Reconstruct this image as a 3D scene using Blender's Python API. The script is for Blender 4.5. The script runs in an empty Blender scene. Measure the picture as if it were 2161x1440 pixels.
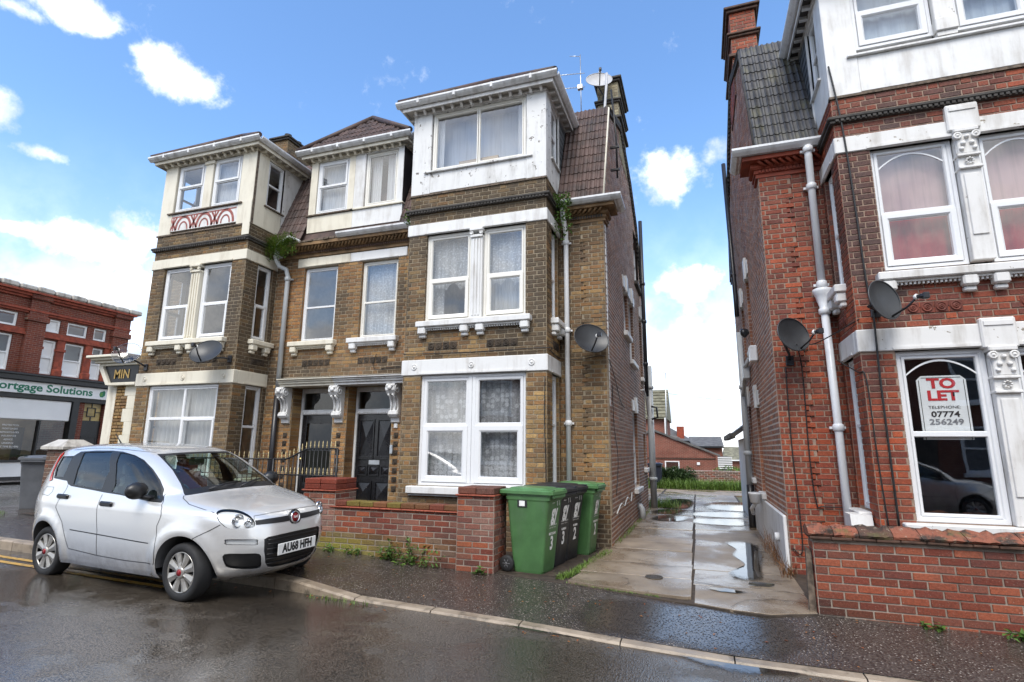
import bpy, bmesh, math, random
from mathutils import Vector, Matrix, Euler
from mathutils.geometry import delaunay_2d_cdt
R = math.radians
rng = random.Random(7)
scene = bpy.context.scene
COL = scene.collection

# ------------------------------------------------------------------ camera
CAM_F, CAM_YAW, CAM_PITCH, CAM_ROLL = 1151.3, R(-18.884), R(11.2515), R(0.4873)
CAM_POS = Vector((0.0, 0.0, 1.55))
def cam_axes():
    cy, sy, cp, sp = math.cos(CAM_YAW), math.sin(CAM_YAW), math.cos(CAM_PITCH), math.sin(CAM_PITCH)
    f = Vector((sy*cp, cy*cp, sp)); r = Vector((cy, -sy, 0)); u = r.cross(f)
    cr, sr = math.cos(CAM_ROLL), math.sin(CAM_ROLL)
    return cr*r + sr*u, -sr*r + cr*u, f
AX_R, AX_U, AX_F = cam_axes()
cam = bpy.data.cameras.new('camera'); cam_ob = bpy.data.objects.new('camera', cam); COL.objects.link(cam_ob)
cam.sensor_width = 36.0; cam.lens = CAM_F/2161.0*36.0; cam.clip_end = 2000; cam.clip_start = 0.05
mw = Matrix((AX_R, AX_U, -AX_F)).transposed().to_4x4(); mw.translation = CAM_POS
cam_ob.matrix_world = mw
scene.camera = cam_ob
def project(p):
    d = Vector(p) - CAM_POS; z = d.dot(AX_F)
    if z <= 0.05: return None
    return 1080.5 + CAM_F*d.dot(AX_R)/z, 720 - CAM_F*d.dot(AX_U)/z, z

# ------------------------------------------------------------------ sky, sun, exposure
SUN_EL, SUN_AZ = R(54), R(178)      # azimuth from +Y (north) clockwise
world = bpy.data.worlds.new('World'); scene.world = world; world.use_nodes = True
def build_world():
    nt = world.node_tree; nt.nodes.clear(); N = nt.nodes.new; L = nt.links.new
    out = N('ShaderNodeOutputWorld'); bg = N('ShaderNodeBackground'); L(bg.outputs[0], out.inputs[0])
    sky = N('ShaderNodeTexSky'); sky.sky_type = 'NISHITA'; sky.sun_disc = False
    sky.sun_elevation = SUN_EL; sky.sun_rotation = SUN_AZ
    sky.air_density = 1.0; sky.dust_density = 0.6; sky.ozone_density = 2.5
    bg.inputs[1].default_value = 0.12
    tc = N('ShaderNodeTexCoord'); sep = N('ShaderNodeSeparateXYZ'); L(tc.outputs['Generated'], sep.inputs[0])
    def math_(op, a, b=None, c=None):
        n = N('ShaderNodeMath'); n.operation = op
        for i, v in enumerate((a, b, c)):
            if v is None: continue
            if isinstance(v, (int, float)): n.inputs[i].default_value = v
            else: L(v, n.inputs[i])
        return n.outputs[0]
    def smooth(v, a, b):
        n = N('ShaderNodeMapRange'); n.interpolation_type = 'SMOOTHSTEP'
        L(v, n.inputs[0]); n.inputs[1].default_value = a; n.inputs[2].default_value = b
        return n.outputs[0]
    z = sep.outputs[2]
    # saturate the clear sky a little
    hs = N('ShaderNodeHueSaturation'); hs.inputs['Saturation'].default_value = SKY_SAT; hs.inputs['Value'].default_value = SKY_VAL
    L(sky.outputs[0], hs.inputs['Color'])
    # clouds: flat-bottomed cumulus, noise on a dome projection
    zz = math_('MAXIMUM', z, 0.0); den = math_('ADD', zz, 0.22)
    mp = N('ShaderNodeCombineXYZ')
    L(math_('DIVIDE', sep.outputs[0], den), mp.inputs[0]); L(math_('DIVIDE', sep.outputs[1], den), mp.inputs[1])
    n1 = N('ShaderNodeTexNoise'); n1.inputs['Scale'].default_value = 1.55; n1.inputs['Detail'].default_value = 9; n1.inputs['Roughness'].default_value = 0.52
    L(mp.outputs[0], n1.inputs['Vector'])
    nd = N('ShaderNodeTexNoise'); nd.inputs['Scale'].default_value = 9.0; nd.inputs['Detail'].default_value = 8; nd.inputs['Roughness'].default_value = 0.6
    L(tc.outputs['Generated'], nd.inputs['Vector'])
    # the separate cumulus heads seen between and beside the houses: (photo px, py, half width, half height in radians)
    total = None
    vl = N('ShaderNodeVectorMath'); vl.operation = 'NORMALIZE'; L(tc.outputs['Generated'], vl.inputs[0])
    nwarp = N('ShaderNodeTexNoise'); nwarp.inputs['Scale'].default_value = 11.0; nwarp.inputs['Detail'].default_value = 7; nwarp.inputs['Roughness'].default_value = 0.62
    L(tc.outputs['Generated'], nwarp.inputs['Vector'])
    for px, py, hw, hh, gain in CLOUDS:
        d = (AX_F + AX_R*((px-1080.5)/CAM_F) - AX_U*((py-720)/CAM_F)).normalized()
        e = Vector((0, 0, 1)).cross(d).normalized(); u = d.cross(e)
        def dot(v):
            n = N('ShaderNodeVectorMath'); n.operation = 'DOT_PRODUCT'; L(vl.outputs[0], n.inputs[0]); n.inputs[1].default_value = v; return n.outputs['Value']
        a = math_('DIVIDE', dot(e), hw); b = math_('DIVIDE', dot(u), hh)
        r2 = math_('ADD', math_('MULTIPLY', a, a), math_('MULTIPLY', b, b))
        f = math_('MULTIPLY', math_('SUBTRACT', 1.0, math_('SQRT', r2)), gain)
        f = math_('MULTIPLY', math_('MAXIMUM', f, -2.0), math_('GREATER_THAN', dot(d), 0.0))
        f = math_('ADD', f, math_('MULTIPLY', math_('SUBTRACT', math_('GREATER_THAN', dot(d), 0.0), 1.0), 2.0))
        total = f if total is None else math_('MAXIMUM', total, f)
    m_spec = math_('ADD', total, math_('MULTIPLY', math_('SUBTRACT', nwarp.outputs[0], 0.5), 9.5))
    m_spec = smooth(m_spec, -0.7, 1.7)
    # general broken cloud that carries on round the rest of the sky; the patch the houses stand against is the blue break in it
    brk = (AX_F + AX_U*0.25 - AX_R*0.25).normalized()
    nb = N('ShaderNodeVectorMath'); nb.operation = 'DOT_PRODUCT'; L(vl.outputs[0], nb.inputs[0]); nb.inputs[1].default_value = brk
    thr = math_('MULTIPLY_ADD', smooth(nb.outputs['Value'], 0.15, 0.62), 0.44, 0.34)
    m_gen = smooth(math_('SUBTRACT', n1.outputs[0], thr), -.03, 0.22)
    mask = math_('MAXIMUM', m_spec, m_gen)
    # low haze: whitening towards the horizon
    hz = math_('SUBTRACT', 1.0, smooth(z, 0.02, 0.50)); hz = math_('POWER', hz, 1.6)
    mask = math_('MAXIMUM', mask, math_('MULTIPLY', hz, 0.97))
    # cloud brightness: white heads, greyer bases
    cb = N('ShaderNodeMix'); cb.data_type = 'RGBA'
    cb.inputs['A'].default_value = (*[c*CLOUD_V for c in (0.50, 0.56, 0.66)], 1); cb.inputs['B'].default_value = (*[c*CLOUD_V for c in (1.0, 1.0, 1.0)], 1)
    L(smooth(nd.outputs[0], 0.38, 0.6), cb.inputs['Factor'])
    mx = N('ShaderNodeMix'); mx.data_type = 'RGBA'
    L(mask, mx.inputs['Factor']); L(hs.outputs[0], mx.inputs['A']); L(cb.outputs['Result'], mx.inputs['B'])
    L(mx.outputs['Result'], bg.inputs[0])
SKY_SAT, SKY_VAL, CLOUD_V = 1.12, 1.22, 6.9
CLOUDS = [(365,160,.058,.030,2.6),(150,22,.048,.022,2.6),(25,12,.03,.012,2.0),(0,225,.022,.03,2.0),(45,487,.05,.014,2.2),(220,525,.085,.036,2.4),(310,500,.05,.035,2.0),
          (1415,372,.062,.042,2.6),(1500,330,.02,.02,1.5),(1455,600,.06,.028,2.4),(1470,690,.075,.032,2.2),(330,610,.08,.05,1.6),(85,322,.02,.006,1.0)]
build_world()
sun = bpy.data.lights.new('sun', 'SUN'); sun.energy = 1.45; sun.angle = R(28); sun.color = (1.0, 0.96, 0.9)
sun_ob = bpy.data.objects.new('sun', sun); COL.objects.link(sun_ob)
sd = Vector((math.sin(SUN_AZ)*math.cos(SUN_EL), math.cos(SUN_AZ)*math.cos(SUN_EL), math.sin(SUN_EL)))
sun_ob.rotation_euler = sd.to_track_quat('Z', 'Y').to_euler(); sun_ob.location = (0, -5, 30)
vs = scene.view_settings
vs.view_transform = 'Standard'; vs.look = 'None'; vs.gamma = 1.0; vs.exposure = 1.2; vs.use_curve_mapping = False
scene.render.engine = 'CYCLES'
cyc = scene.cycles
cyc.use_denoising = True; cyc.use_adaptive_sampling = True; cyc.adaptive_threshold = 0.012
cyc.max_bounces = 7; cyc.diffuse_bounces = 3; cyc.glossy_bounces = 3; cyc.transmission_bounces = 5; cyc.transparent_max_bounces = 12
cyc.caustics_reflective = False; cyc.caustics_refractive = False
cyc.sample_clamp_indirect = 6.0

# ------------------------------------------------------------------ materials
MATS = {}
def new_mat(name):
    m = bpy.data.materials.new(name); m.use_nodes = True; nt = m.node_tree; nt.nodes.clear()
    out = nt.nodes.new('ShaderNodeOutputMaterial'); MATS[name] = m
    return m, nt, out
class NB:
    "node helper"
    def __init__(s, nt): s.nt = nt; s.pos = None
    def N(s, t, **k):
        n = s.nt.nodes.new(t)
        for a, b in k.items(): setattr(n, a, b)
        return n
    def L(s, a, b): s.nt.links.new(a, b)
    def setv(s, sock, v):
        if isinstance(v, (int, float)): sock.default_value = v
        elif isinstance(v, (tuple, list)): sock.default_value = (*v, 1) if len(v) == 3 and sock.type == 'RGBA' else v
        else: s.L(v, sock)
    def position(s, scale=(1, 1, 1)):
        if s.pos is None: s.pos = s.N('ShaderNodeNewGeometry').outputs['Position']
        if scale == (1, 1, 1): return s.pos
        n = s.N('ShaderNodeVectorMath', operation='MULTIPLY'); s.L(s.pos, n.inputs[0]); n.inputs[1].default_value = scale
        return n.outputs[0]
    def noise(s, scale, detail=4, rough=.55, vscale=(1, 1, 1), vec=None):
        n = s.N('ShaderNodeTexNoise'); n.inputs['Scale'].default_value = scale; n.inputs['Detail'].default_value = detail; n.inputs['Roughness'].default_value = rough
        s.L(vec or s.position(vscale), n.inputs['Vector']); return n.outputs[0]
    def voronoi(s, scale, feature='F1', vscale=(1, 1, 1)):
        n = s.N('ShaderNodeTexVoronoi', feature=feature); n.inputs['Scale'].default_value = scale
        s.L(s.position(vscale), n.inputs['Vector']); return n
    def math(s, op, a, b=None, c=None, clamp=False):
        n = s.N('ShaderNodeMath', operation=op); n.use_clamp = clamp
        for i, v in enumerate((a, b, c)):
            if v is not None: s.setv(n.inputs[i], v)
        return n.outputs[0]
    def ramp(s, v, a, b, lo=0., hi=1., smooth=True):
        n = s.N('ShaderNodeMapRange'); n.interpolation_type = 'SMOOTHSTEP' if smooth else 'LINEAR'
        s.L(v, n.inputs[0]); n.inputs[1].default_value = a; n.inputs[2].default_value = b; n.inputs[3].default_value = lo; n.inputs[4].default_value = hi
        return n.outputs[0]
    def mix(s, f, a, b, mode='MIX'):
        n = s.N('ShaderNodeMix', data_type='RGBA', blend_type=mode)
        s.setv(n.inputs['Factor'], f); s.setv(n.inputs['A'], a); s.setv(n.inputs['B'], b); return n.outputs['Result']
    def bump(s, h, strength=.3, dist=.01, normal=None):
        n = s.N('ShaderNodeBump'); n.inputs['Strength'].default_value = strength; n.inputs['Distance'].default_value = dist
        s.L(h, n.inputs['Height'])
        if normal: s.L(normal, n.inputs['Normal'])
        return n.outputs[0]
    def pbsdf(s, out, color, rough=.6, metal=0., spec=.5, normal=None, coat=0., **k):
        b = s.N('ShaderNodeBsdfPrincipled')
        s.setv(b.inputs['Base Color'], color); s.setv(b.inputs['Roughness'], rough); s.setv(b.inputs['Metallic'], metal)
        s.setv(b.inputs['Specular IOR Level'], spec)
        if coat: s.setv(b.inputs['Coat Weight'], coat); b.inputs['Coat Roughness'].default_value = .04
        if normal: s.L(normal, b.inputs['Normal'])
        for a, v in k.items(): s.setv(b.inputs[a.replace('_', ' ')], v)
        s.L(b.outputs[0], out.inputs[0]); return b
def simple(name, color, rough=.5, metal=0., var=.12, vscale=6, bump=0., bscale=60, spec=.5, coat=0., dirt=None, dirt_amt=0.):
    m, nt, out = new_mat(name); b = NB(nt)
    n = b.noise(vscale, 5)
    c = b.mix(b.ramp(n, .3, .7), tuple(x*(1-var) for x in color), tuple(min(1, x*(1+var)) for x in color))
    if dirt:
        dn = b.noise(5.0, 7, .65, (1, 1, .35)); c = b.mix(b.math('MULTIPLY', b.ramp(dn, .48, .72), dirt_amt), c, dirt)
    nm = b.bump(b.noise(bscale, 4), bump, .006) if bump else None
    r = b.math('ADD', b.math('MULTIPLY', b.noise(vscale*2.3, 3), .16), rough-.08)
    b.pbsdf(out, c, r, metal, spec, nm, coat); return m
def brick_mat(name, rough=.8, soot=.35):
    m, nt, out = new_mat(name); b = NB(nt)
    oi = b.N('ShaderNodeObjectInfo'); at = b.N('ShaderNodeAttribute'); at.attribute_name = 'col'
    c = b.mix(1.0, oi.outputs['Color'], at.outputs['Color'], 'MULTIPLY')
    fine = b.noise(55, 5, .65); c = b.mix(b.ramp(fine, .3, .75), b.mix(1., c, (.66, .64, .62), 'MULTIPLY'), b.mix(1., c, (1.22, 1.2, 1.16), 'MULTIPLY'))
    st = b.noise(2.1, 6, .6, (1, 1, .5)); c = b.mix(b.math('MULTIPLY', b.ramp(st, .5, .75), soot), c, (.045, .04, .035))
    sp = b.noise(130, 2, .5); c = b.mix(b.ramp(sp, .66, .74, 0, .5), c, (.55, .5, .42))
    nm = b.bump(b.math('ADD', b.noise(38, 5, .6), b.math('MULTIPLY', b.noise(150, 3), .5)), .55, .006)
    b.pbsdf(out, c, b.ramp(b.noise(3, 3), .3, .7, rough-.12, rough+.1), 0, .35, nm); return m
def mortar_mat(name, color, soot=.5):
    m, nt, out = new_mat(name); b = NB(nt)
    c = b.mix(b.ramp(b.noise(14, 5), .3, .7), tuple(x*.72 for x in color), color)
    st = b.noise(1.7, 6, .6, (1, 1, .45)); c = b.mix(b.math('MULTIPLY', b.ramp(st, .45, .7), soot), c, tuple(x*.22 for x in color))
    b.pbsdf(out, c, .95, 0, .2, b.bump(b.noise(120, 3), .5, .004)); return m
def paint_mat(name, color, dirt=(.22, .18, .13), amt=.5, rough=.45, peel=0., peelcol=(.30, .26, .2)):
    "weathered masonry or timber paint: streaks run down, chips show what is under it"
    m, nt, out = new_mat(name); b = NB(nt)
    streak = b.noise(7.0, 6, .62, (1, 1, .16)); blot = b.noise(2.2, 5, .6)
    f = b.math('MULTIPLY', b.ramp(b.math('ADD', b.math('MULTIPLY', streak, .6), b.math('MULTIPLY', blot, .4)), .46, .68), amt)
    c = b.mix(f, color, dirt)
    h = b.noise(26, 4)
    if peel:
        pn = b.noise(9.0, 8, .68); pm = b.ramp(pn, .735-.1*peel, .75-.1*peel)
        c = b.mix(pm, c, peelcol); h = b.math('SUBTRACT', h, b.math('MULTIPLY', pm, 1.2))
    b.pbsdf(out, c, b.ramp(blot, .3, .7, rough-.1, rough+.15), 0, .4, b.bump(h, .25, .004)); return m
def glass_mat(name, tint=(.94, .96, .97), refl=1.0, ior=2.2):
    m, nt, out = new_mat(name); b = NB(nt)
    fr = b.N('ShaderNodeFresnel'); bf = b.N('ShaderNodeNewGeometry').outputs['Backfacing']; b.L(b.ramp(bf, 0, 1, ior, 1/ior, False), fr.inputs[0])
    tr = b.N('ShaderNodeBsdfTransparent'); tr.inputs[0].default_value = (*tint, 1)
    gl = b.N('ShaderNodeBsdfGlossy'); gl.inputs['Roughness'].default_value = .015; gl.inputs['Color'].default_value = (1, 1, 1, 1)
    b.L(b.bump(b.noise(1.3, 2), .10, .02), gl.inputs['Normal'])
    mx = b.N('ShaderNodeMixShader'); b.L(b.math('MULTIPLY', fr.outputs[0], refl, clamp=True), mx.inputs[0]); b.L(tr.outputs[0], mx.inputs[1]); b.L(gl.outputs[0], mx.inputs[2])
    b.L(mx.outputs[0], out.inputs[0]); return m
def lace_mat(name, color=(.85, .85, .84), base=.35, pattern='lace', cell=.13):
    "net curtain: threads cover, gaps let the room show; the motif is woven"
    m, nt, out = new_mat(name); b = NB(nt)
    uv = b.N('ShaderNodeUVMap').outputs[0]
    df = b.N('ShaderNodeBsdfDiffuse'); df.inputs[0].default_value = (*color, 1)
    tl = b.N('ShaderNodeBsdfTranslucent'); tl.inputs[0].default_value = (*color, 1)
    d2 = b.N('ShaderNodeMixShader'); d2.inputs[0].default_value = .4; b.L(df.outputs[0], d2.inputs[1]); b.L(tl.outputs[0], d2.inputs[2])
    tr = b.N('ShaderNodeBsdfTransparent')
    fold = b.noise(1.0, 3, .6, vec=_scaled(b, uv, (13, .6, 1)))
    cov = b.math('ADD', base, b.math('MULTIPLY', b.math('SUBTRACT', fold, .5), .9))
    if pattern == 'rose':
        # woven flowers, packed near the hem, sparse above
        v = b.N('ShaderNodeTexVoronoi', feature='F1'); v.voronoi_dimensions = '2D'; v.inputs['Scale'].default_value = 1/cell; v.inputs['Randomness'].default_value = .35; b.L(uv, v.inputs['Vector'])
        d = v.outputs['Distance']
        ring = b.math('ABSOLUTE', b.math('SINE', b.math('MULTIPLY', d, 17.0))); petal = b.ramp(ring, .15, .6)
        inside = b.ramp(d, .40, .48, 1, 0)
        sx = b.N('ShaderNodeSeparateXYZ'); b.L(uv, sx.inputs[0])
        low = b.ramp(sx.outputs[1], .30, .46, 1, 0)
        rnd = b.N('ShaderNodeSeparateColor'); b.L(v.outputs['Color'], rnd.inputs[0])
        some = b.math('GREATER_THAN', rnd.outputs[0], .60)
        keep = b.math('MAXIMUM', low, some)
        motif = b.math('MULTIPLY', b.math('MULTIPLY', petal, inside), keep)
        leaf = b.math('MULTIPLY', b.ramp(b.noise(1., 5, .75, vec=_scaled(b, uv, (30, 30, 1))), .50, .62), b.math('ADD', b.math('MULTIPLY', low, .5), .4))
        cov = b.math('ADD', cov, b.math('MULTIPLY', b.math('MAXIMUM', b.math('MULTIPLY', motif, b.ramp(b.noise(1., 3, .7, vec=_scaled(b, uv, (85, 85, 1))), .42, .58, .25, 1)), leaf), .62))
        cov = b.math('ADD', cov, b.math('MULTIPLY', low, .12))
    elif pattern == 'lace':
        n = b.noise(1., 5, .7, vec=_scaled(b, uv, (26, 26, 1))); cov = b.math('ADD', cov, b.math('MULTIPLY', b.ramp(n, .5, .62), .35))
    mx = b.N('ShaderNodeMixShader'); b.L(b.math('MINIMUM', cov, .98, clamp=True), mx.inputs[0]); b.L(tr.outputs[0], mx.inputs[1]); b.L(d2.outputs[0], mx.inputs[2])
    b.L(mx.outputs[0], out.inputs[0]); return m
def _scaled(b, vec, s):
    n = b.N('ShaderNodeVectorMath', operation='MULTIPLY'); b.L(vec, n.inputs[0]); n.inputs[1].default_value = s; return n.outputs[0]

# ------------------------------------------------------------------ mesh builder
def ident(x, y, z): return (x, y, z)
def make_T(cx=0., s=1, dy=0., dz=0.): 
    f = lambda x, y, z: (cx + s*x, y + dy, z + dz)
    f.flip = s < 0; return f
ident.flip = False
class MB:
    def __init__(s, T=ident): s.v = []; s.f = []; s.T = T; s.c = []; s.uv = {}; s.sm = set()
    def quad(s, *p, uv=None, smooth=False):
        i = len(s.v); s.v += [s.T(*q) for q in p]
        idx = list(range(i, i+len(p)))
        if s.T.flip: idx.reverse(); uv = uv[::-1] if uv else None
        if uv: s.uv[len(s.f)] = uv
        if smooth: s.sm.add(len(s.f))
        s.f.append(idx); return s
    def box(s, x0, x1, y0, y1, z0, z1, ch=0.):
        "axis box; ch bevels every edge"
        if x0 > x1: x0, x1 = x1, x0
        if y0 > y1: y0, y1 = y1, y0
        if z0 > z1: z0, z1 = z1, z0
        if ch <= 0:
            p = [(x, y, z) for z in (z0, z1) for y in (y0, y1) for x in (x0, x1)]
            for q in ((0,2,3,1),(4,5,7,6),(0,1,5,4),(2,6,7,3),(0,4,6,2),(1,3,7,5)): s.quad(*[p[k] for k in q])
            return s
        ch = min(ch, (x1-x0)*.45, (y1-y0)*.45, (z1-z0)*.45)
        bm = bmesh.new(); bmesh.ops.create_cube(bm, size=1)
        for v in bm.verts: v.co = Vector(((x0+x1)/2 + v.co.x*(x1-x0), (y0+y1)/2 + v.co.y*(y1-y0), (z0+z1)/2 + v.co.z*(z1-z0)))
        bmesh.ops.bevel(bm, geom=bm.edges[:], offset=ch, segments=1, affect='EDGES')
        s.add_bm(bm); return s
    def add_bm(s, bm, M=None, smooth=False):
        for f in bm.faces:
            s.quad(*[tuple((M @ l.vert.co) if M else l.vert.co) for l in f.loops], smooth=smooth)
        bm.free(); return s
    def prism(s, poly, a, b, axis='x', cap=True):
        "poly: list of 2D points; extruded from a to b along axis. axis x: (y,z); y: (x,z); z: (x,y)"
        def P(q, t): return {'x': (t, q[0], q[1]), 'y': (q[0], t, q[1]), 'z': (q[0], q[1], t)}[axis]
        ar = sum(poly[i][0]*poly[(i+1) % len(poly)][1] - poly[(i+1) % len(poly)][0]*poly[i][1] for i in range(len(poly)))
        if (ar < 0) != (axis == 'y'): poly = poly[::-1]
        if a > b: a, b = b, a
        n = len(poly)
        for i in range(n):
            p, q = poly[i], poly[(i+1) % n]; s.quad(P(p, a), P(q, a), P(q, b), P(p, b))
        if cap: s.quad(*[P(p, b) for p in poly]); s.quad(*[P(p, a) for p in poly[::-1]])
        return s
    def tube(s, pts, r, n=8, cap=True, smooth=True):
        "swept tube; r number or list"
        pts = [Vector(p) for p in pts]; m = len(pts)
        rr = r if isinstance(r, (list, tuple)) else [r]*m
        rings = []; prev = None
        for i, p in enumerate(pts):
            d = (pts[min(i+1, m-1)] - pts[max(i-1, 0)]).normalized()
            if prev is None: a = d.orthogonal().normalized()
            else: a = (prev - d*prev.dot(d)); a = a.normalized() if a.length > 1e-6 else d.orthogonal().normalized()
            prev = a; b = d.cross(a)
            rings.append([tuple(p + (a*math.cos(t) + b*math.sin(t))*rr[i]) for t in [2*math.pi*k/n for k in range(n)]])
        for i in range(m-1):
            for k in range(n):
                k2 = (k+1) % n; s.quad(rings[i][k], rings[i][k2], rings[i+1][k2], rings[i+1][k], smooth=smooth)
        if cap: s.quad(*rings[0][::-1]); s.quad(*rings[-1])
        return s
    def lathe(s, prof, origin, axis=(0, 0, 1), n=16, smooth=True, cap=True):
        "prof: (radius, distance along axis)"
        o = Vector(origin); d = Vector(axis).normalized(); a = d.orthogonal().normalized(); b = d.cross(a)
        rings = [[tuple(o + d*h + (a*math.cos(2*math.pi*k/n) + b*math.sin(2*math.pi*k/n))*r) for k in range(n)] for r, h in prof]
        for i in range(len(rings)-1):
            for k in range(n):
                k2 = (k+1) % n; s.quad(rings[i][k], rings[i][k2], rings[i+1][k2], rings[i+1][k], smooth=smooth)
        if cap:
            if prof[0][0] > 1e-4: s.quad(*rings[0][::-1])
            if prof[-1][0] > 1e-4: s.quad(*rings[-1])
        return s
    def mesh(s, name, mat=None):
        me = bpy.data.meshes.new(name)
        me.from_pydata(s.v, [], s.f)
        mats = mat if isinstance(mat, (list, tuple)) else [mat]
        for m in mats:
            if m: me.materials.append(MATS[m] if isinstance(m, str) else m)
        if s.uv:
            ul = me.uv_layers.new(name='UVMap')
            for fi, uvs in s.uv.items():
                for li, w in zip(me.polygons[fi].loop_indices, uvs): ul.data[li].uv = w
        if s.sm:
            fl = [i in s.sm for i in range(len(s.f))]; me.polygons.foreach_set('use_smooth', fl)
        return me
    def build(s, name, mat=None, parent=None, weld=False, **tags):
        me = s.mesh(name, mat)
        if weld or s.sm:
            bm = bmesh.new(); bm.from_mesh(me); bmesh.ops.remove_doubles(bm, verts=bm.verts, dist=1e-5); bm.to_mesh(me); bm.free()
        me.update(); o = bpy.data.objects.new(name, me); COL.objects.link(o)
        if parent: attach(o, parent)
        tag(o, **tags); return o
def world_mat(o):
    m = o.matrix_basis
    return world_mat(o.parent) @ o.matrix_parent_inverse @ m if o.parent else m.copy()
def attach(o, parent):
    o.parent = parent; o.matrix_parent_inverse = world_mat(parent).inverted()
    return o
def tag(o, label=None, cat=None, group=None, kind=None):
    if label: o['label'] = label
    if cat: o['category'] = cat
    if group: o['group'] = group
    if kind: o['kind'] = kind
    return o
def thing(name, loc, label, cat, group=None):
    o = bpy.data.objects.new(name, None); o.empty_display_size = .2; COL.objects.link(o); o.location = loc
    return tag(o, label, cat, group)
def set_col(me, cols_per_face):
    "per-face colour attribute 'col' (corner domain)"
    at = me.color_attributes.new('col', 'FLOAT_COLOR', 'CORNER')
    for p, c in zip(me.polygons, cols_per_face):
        for li in p.loop_indices: at.data[li].color = (*c, 1)
# lattice noise for per-brick colour
def hash2(i, j, k=0):
    n = (i*374761393 + j*668265263 + k*2147483647) & 0xffffffff; n = ((n ^ (n >> 13))*1274126177) & 0xffffffff
    return ((n ^ (n >> 16)) & 0xffff)/65535.
def vnoise(x, y, k=0):
    i, j = math.floor(x), math.floor(y); fx, fy = x-i, y-j; fx = fx*fx*(3-2*fx); fy = fy*fy*(3-2*fy)
    a = hash2(i, j, k)*(1-fx) + hash2(i+1, j, k)*fx; b = hash2(i, j+1, k)*(1-fx) + hash2(i+1, j+1, k)*fx
    return a*(1-fy) + b*fy
def lerp(a, b, t): return tuple(x + (y-x)*t for x, y in zip(a, b))
def clamp(v, a=0., b=1.): return max(a, min(b, v))
# ------------------------------------------------------------------ materials of the houses
brick_mat('brick_yellow', .8, .42); brick_mat('brick_red', .72, .3); brick_mat('brick_wall_red', .7, .38)
mortar_mat('mortar_buff', (.36, .30, .215), .5); mortar_mat('mortar_grey', (.36, .26, .20), .45); mortar_mat('mortar_lime', (.38, .32, .265), .5)
mortar_mat('mortar_gable', (.66, .57, .50), .15)
paint_mat('paint_white', (.73, .73, .72), (.28, .24, .19), .46)
paint_mat('paint_white_worn', (.71, .70, .68), (.26, .22, .17), .5, .5, .9, (.24, .2, .15))
paint_mat('paint_cream', (.72, .675, .56), (.30, .24, .16), .34)
paint_mat('paint_cream_worn', (.74, .69, .58), (.25, .2, .14), .5, .5, .6, (.28, .22, .16))
paint_mat('timber_white', (.70, .70, .69), (.20, .18, .15), .55, .42, 1.25, (.13, .11, .09))
paint_mat('upvc', (.75, .76, .77), (.45, .43, .4), .10, .22)
paint_mat('upvc_cream', (.80, .78, .72), (.45, .4, .33), .14, .25)
paint_mat('soffit_grey', (.50, .47, .42), (.12, .1, .08), .75)
paint_mat('gutter_white', (.74, .75, .76), (.22, .2, .17), .55, .3)
paint_mat('pipe_grey', (.46, .48, .49), (.2, .19, .18), .3, .35)
simple('pipe_black', (.02, .02, .024), .35, bump=.1)
simple('black_paint', (.012, .012, .014), .22, var=.3, bump=.05, bscale=18)
simple('stone_dark', (.05, .045, .04), .8, var=.35, bump=.4)
simple('terracotta_dark', (.07, .035, .022), .75, var=.35, vscale=14, bump=.3)
simple('terracotta_buff', (.20, .12, .055), .75, var=.4, vscale=5, bump=.3)
simple('terracotta_red', (.26, .05, .022), .7, var=.3, vscale=6, bump=.3)
simple('rose_buff', (.05, .036, .024), .8, var=.4, bump=.3); simple('rose_red', (.15, .035, .02), .7, var=.3, bump=.3)
simple('lead', (.13, .135, .14), .55, var=.25, bump=.2)
simple('timber_rotten', (.13, .10, .075), .9, var=.5, vscale=22, bump=.6, bscale=45)
simple('brass', (.75, .55, .2), .3, 1.0, var=.1)
simple('steel', (.55, .56, .57), .35, 1.0, var=.1)
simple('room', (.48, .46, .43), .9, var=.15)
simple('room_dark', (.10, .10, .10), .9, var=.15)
simple('cardboard', (.46, .34, .2), .85)
simple('dish_grey', (.032, .034, .037), .42, var=.15, bump=.05); simple('dish_pale', (.42, .42, .43), .5, var=.1)
simple('cable', (.012, .012, .012), .5); simple('cable_white', (.6, .6, .58), .5)
simple('tile_brown', (.072, .042, .034), .62, var=.45, vscale=3.2, bump=.35, bscale=80, dirt=(.03, .025, .022), dirt_amt=.6)
simple('tile_slate', (.055, .053, .054), .6, var=.4, vscale=3.5, bump=.35, bscale=80, dirt=(.16, .15, .06), dirt_amt=.42)
simple('slate_cladding', (.10, .11, .12), .5, var=.3, vscale=8, bump=.3)
glass_mat('glass'); glass_mat('glass_dull', (.6, .64, .66), 1.0, 1.7)
lace_mat('net_rose', (.90, .90, .91), .40, 'rose', .085); lace_mat('net_lace', (.84, .86, .88), .55, 'lace'); lace_mat('net_sheer', (.72, .76, .80), .62, 'plain')
lace_mat('drape_white', (.86, .86, .86), 1.0, 'plain'); lace_mat('drape_grey', (.68, .67, .64), .93, 'plain'); lace_mat('drape_red', (.50, .045, .05), .97, 'plain'); lace_mat('blind_pink', (.74, .50, .50), .97, 'plain')  # the pink is paled for sky reflected in the upper panes
lace_mat('blind_blue', (.66, .74, .78), .98, 'plain')  # sheer cloth with the sky's reflection put into its colour
lace_mat('blind_pale', (.74, .76, .79), .95, 'plain')  # stands in for sky reflection in dormer panes; also the shop blinds

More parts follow.
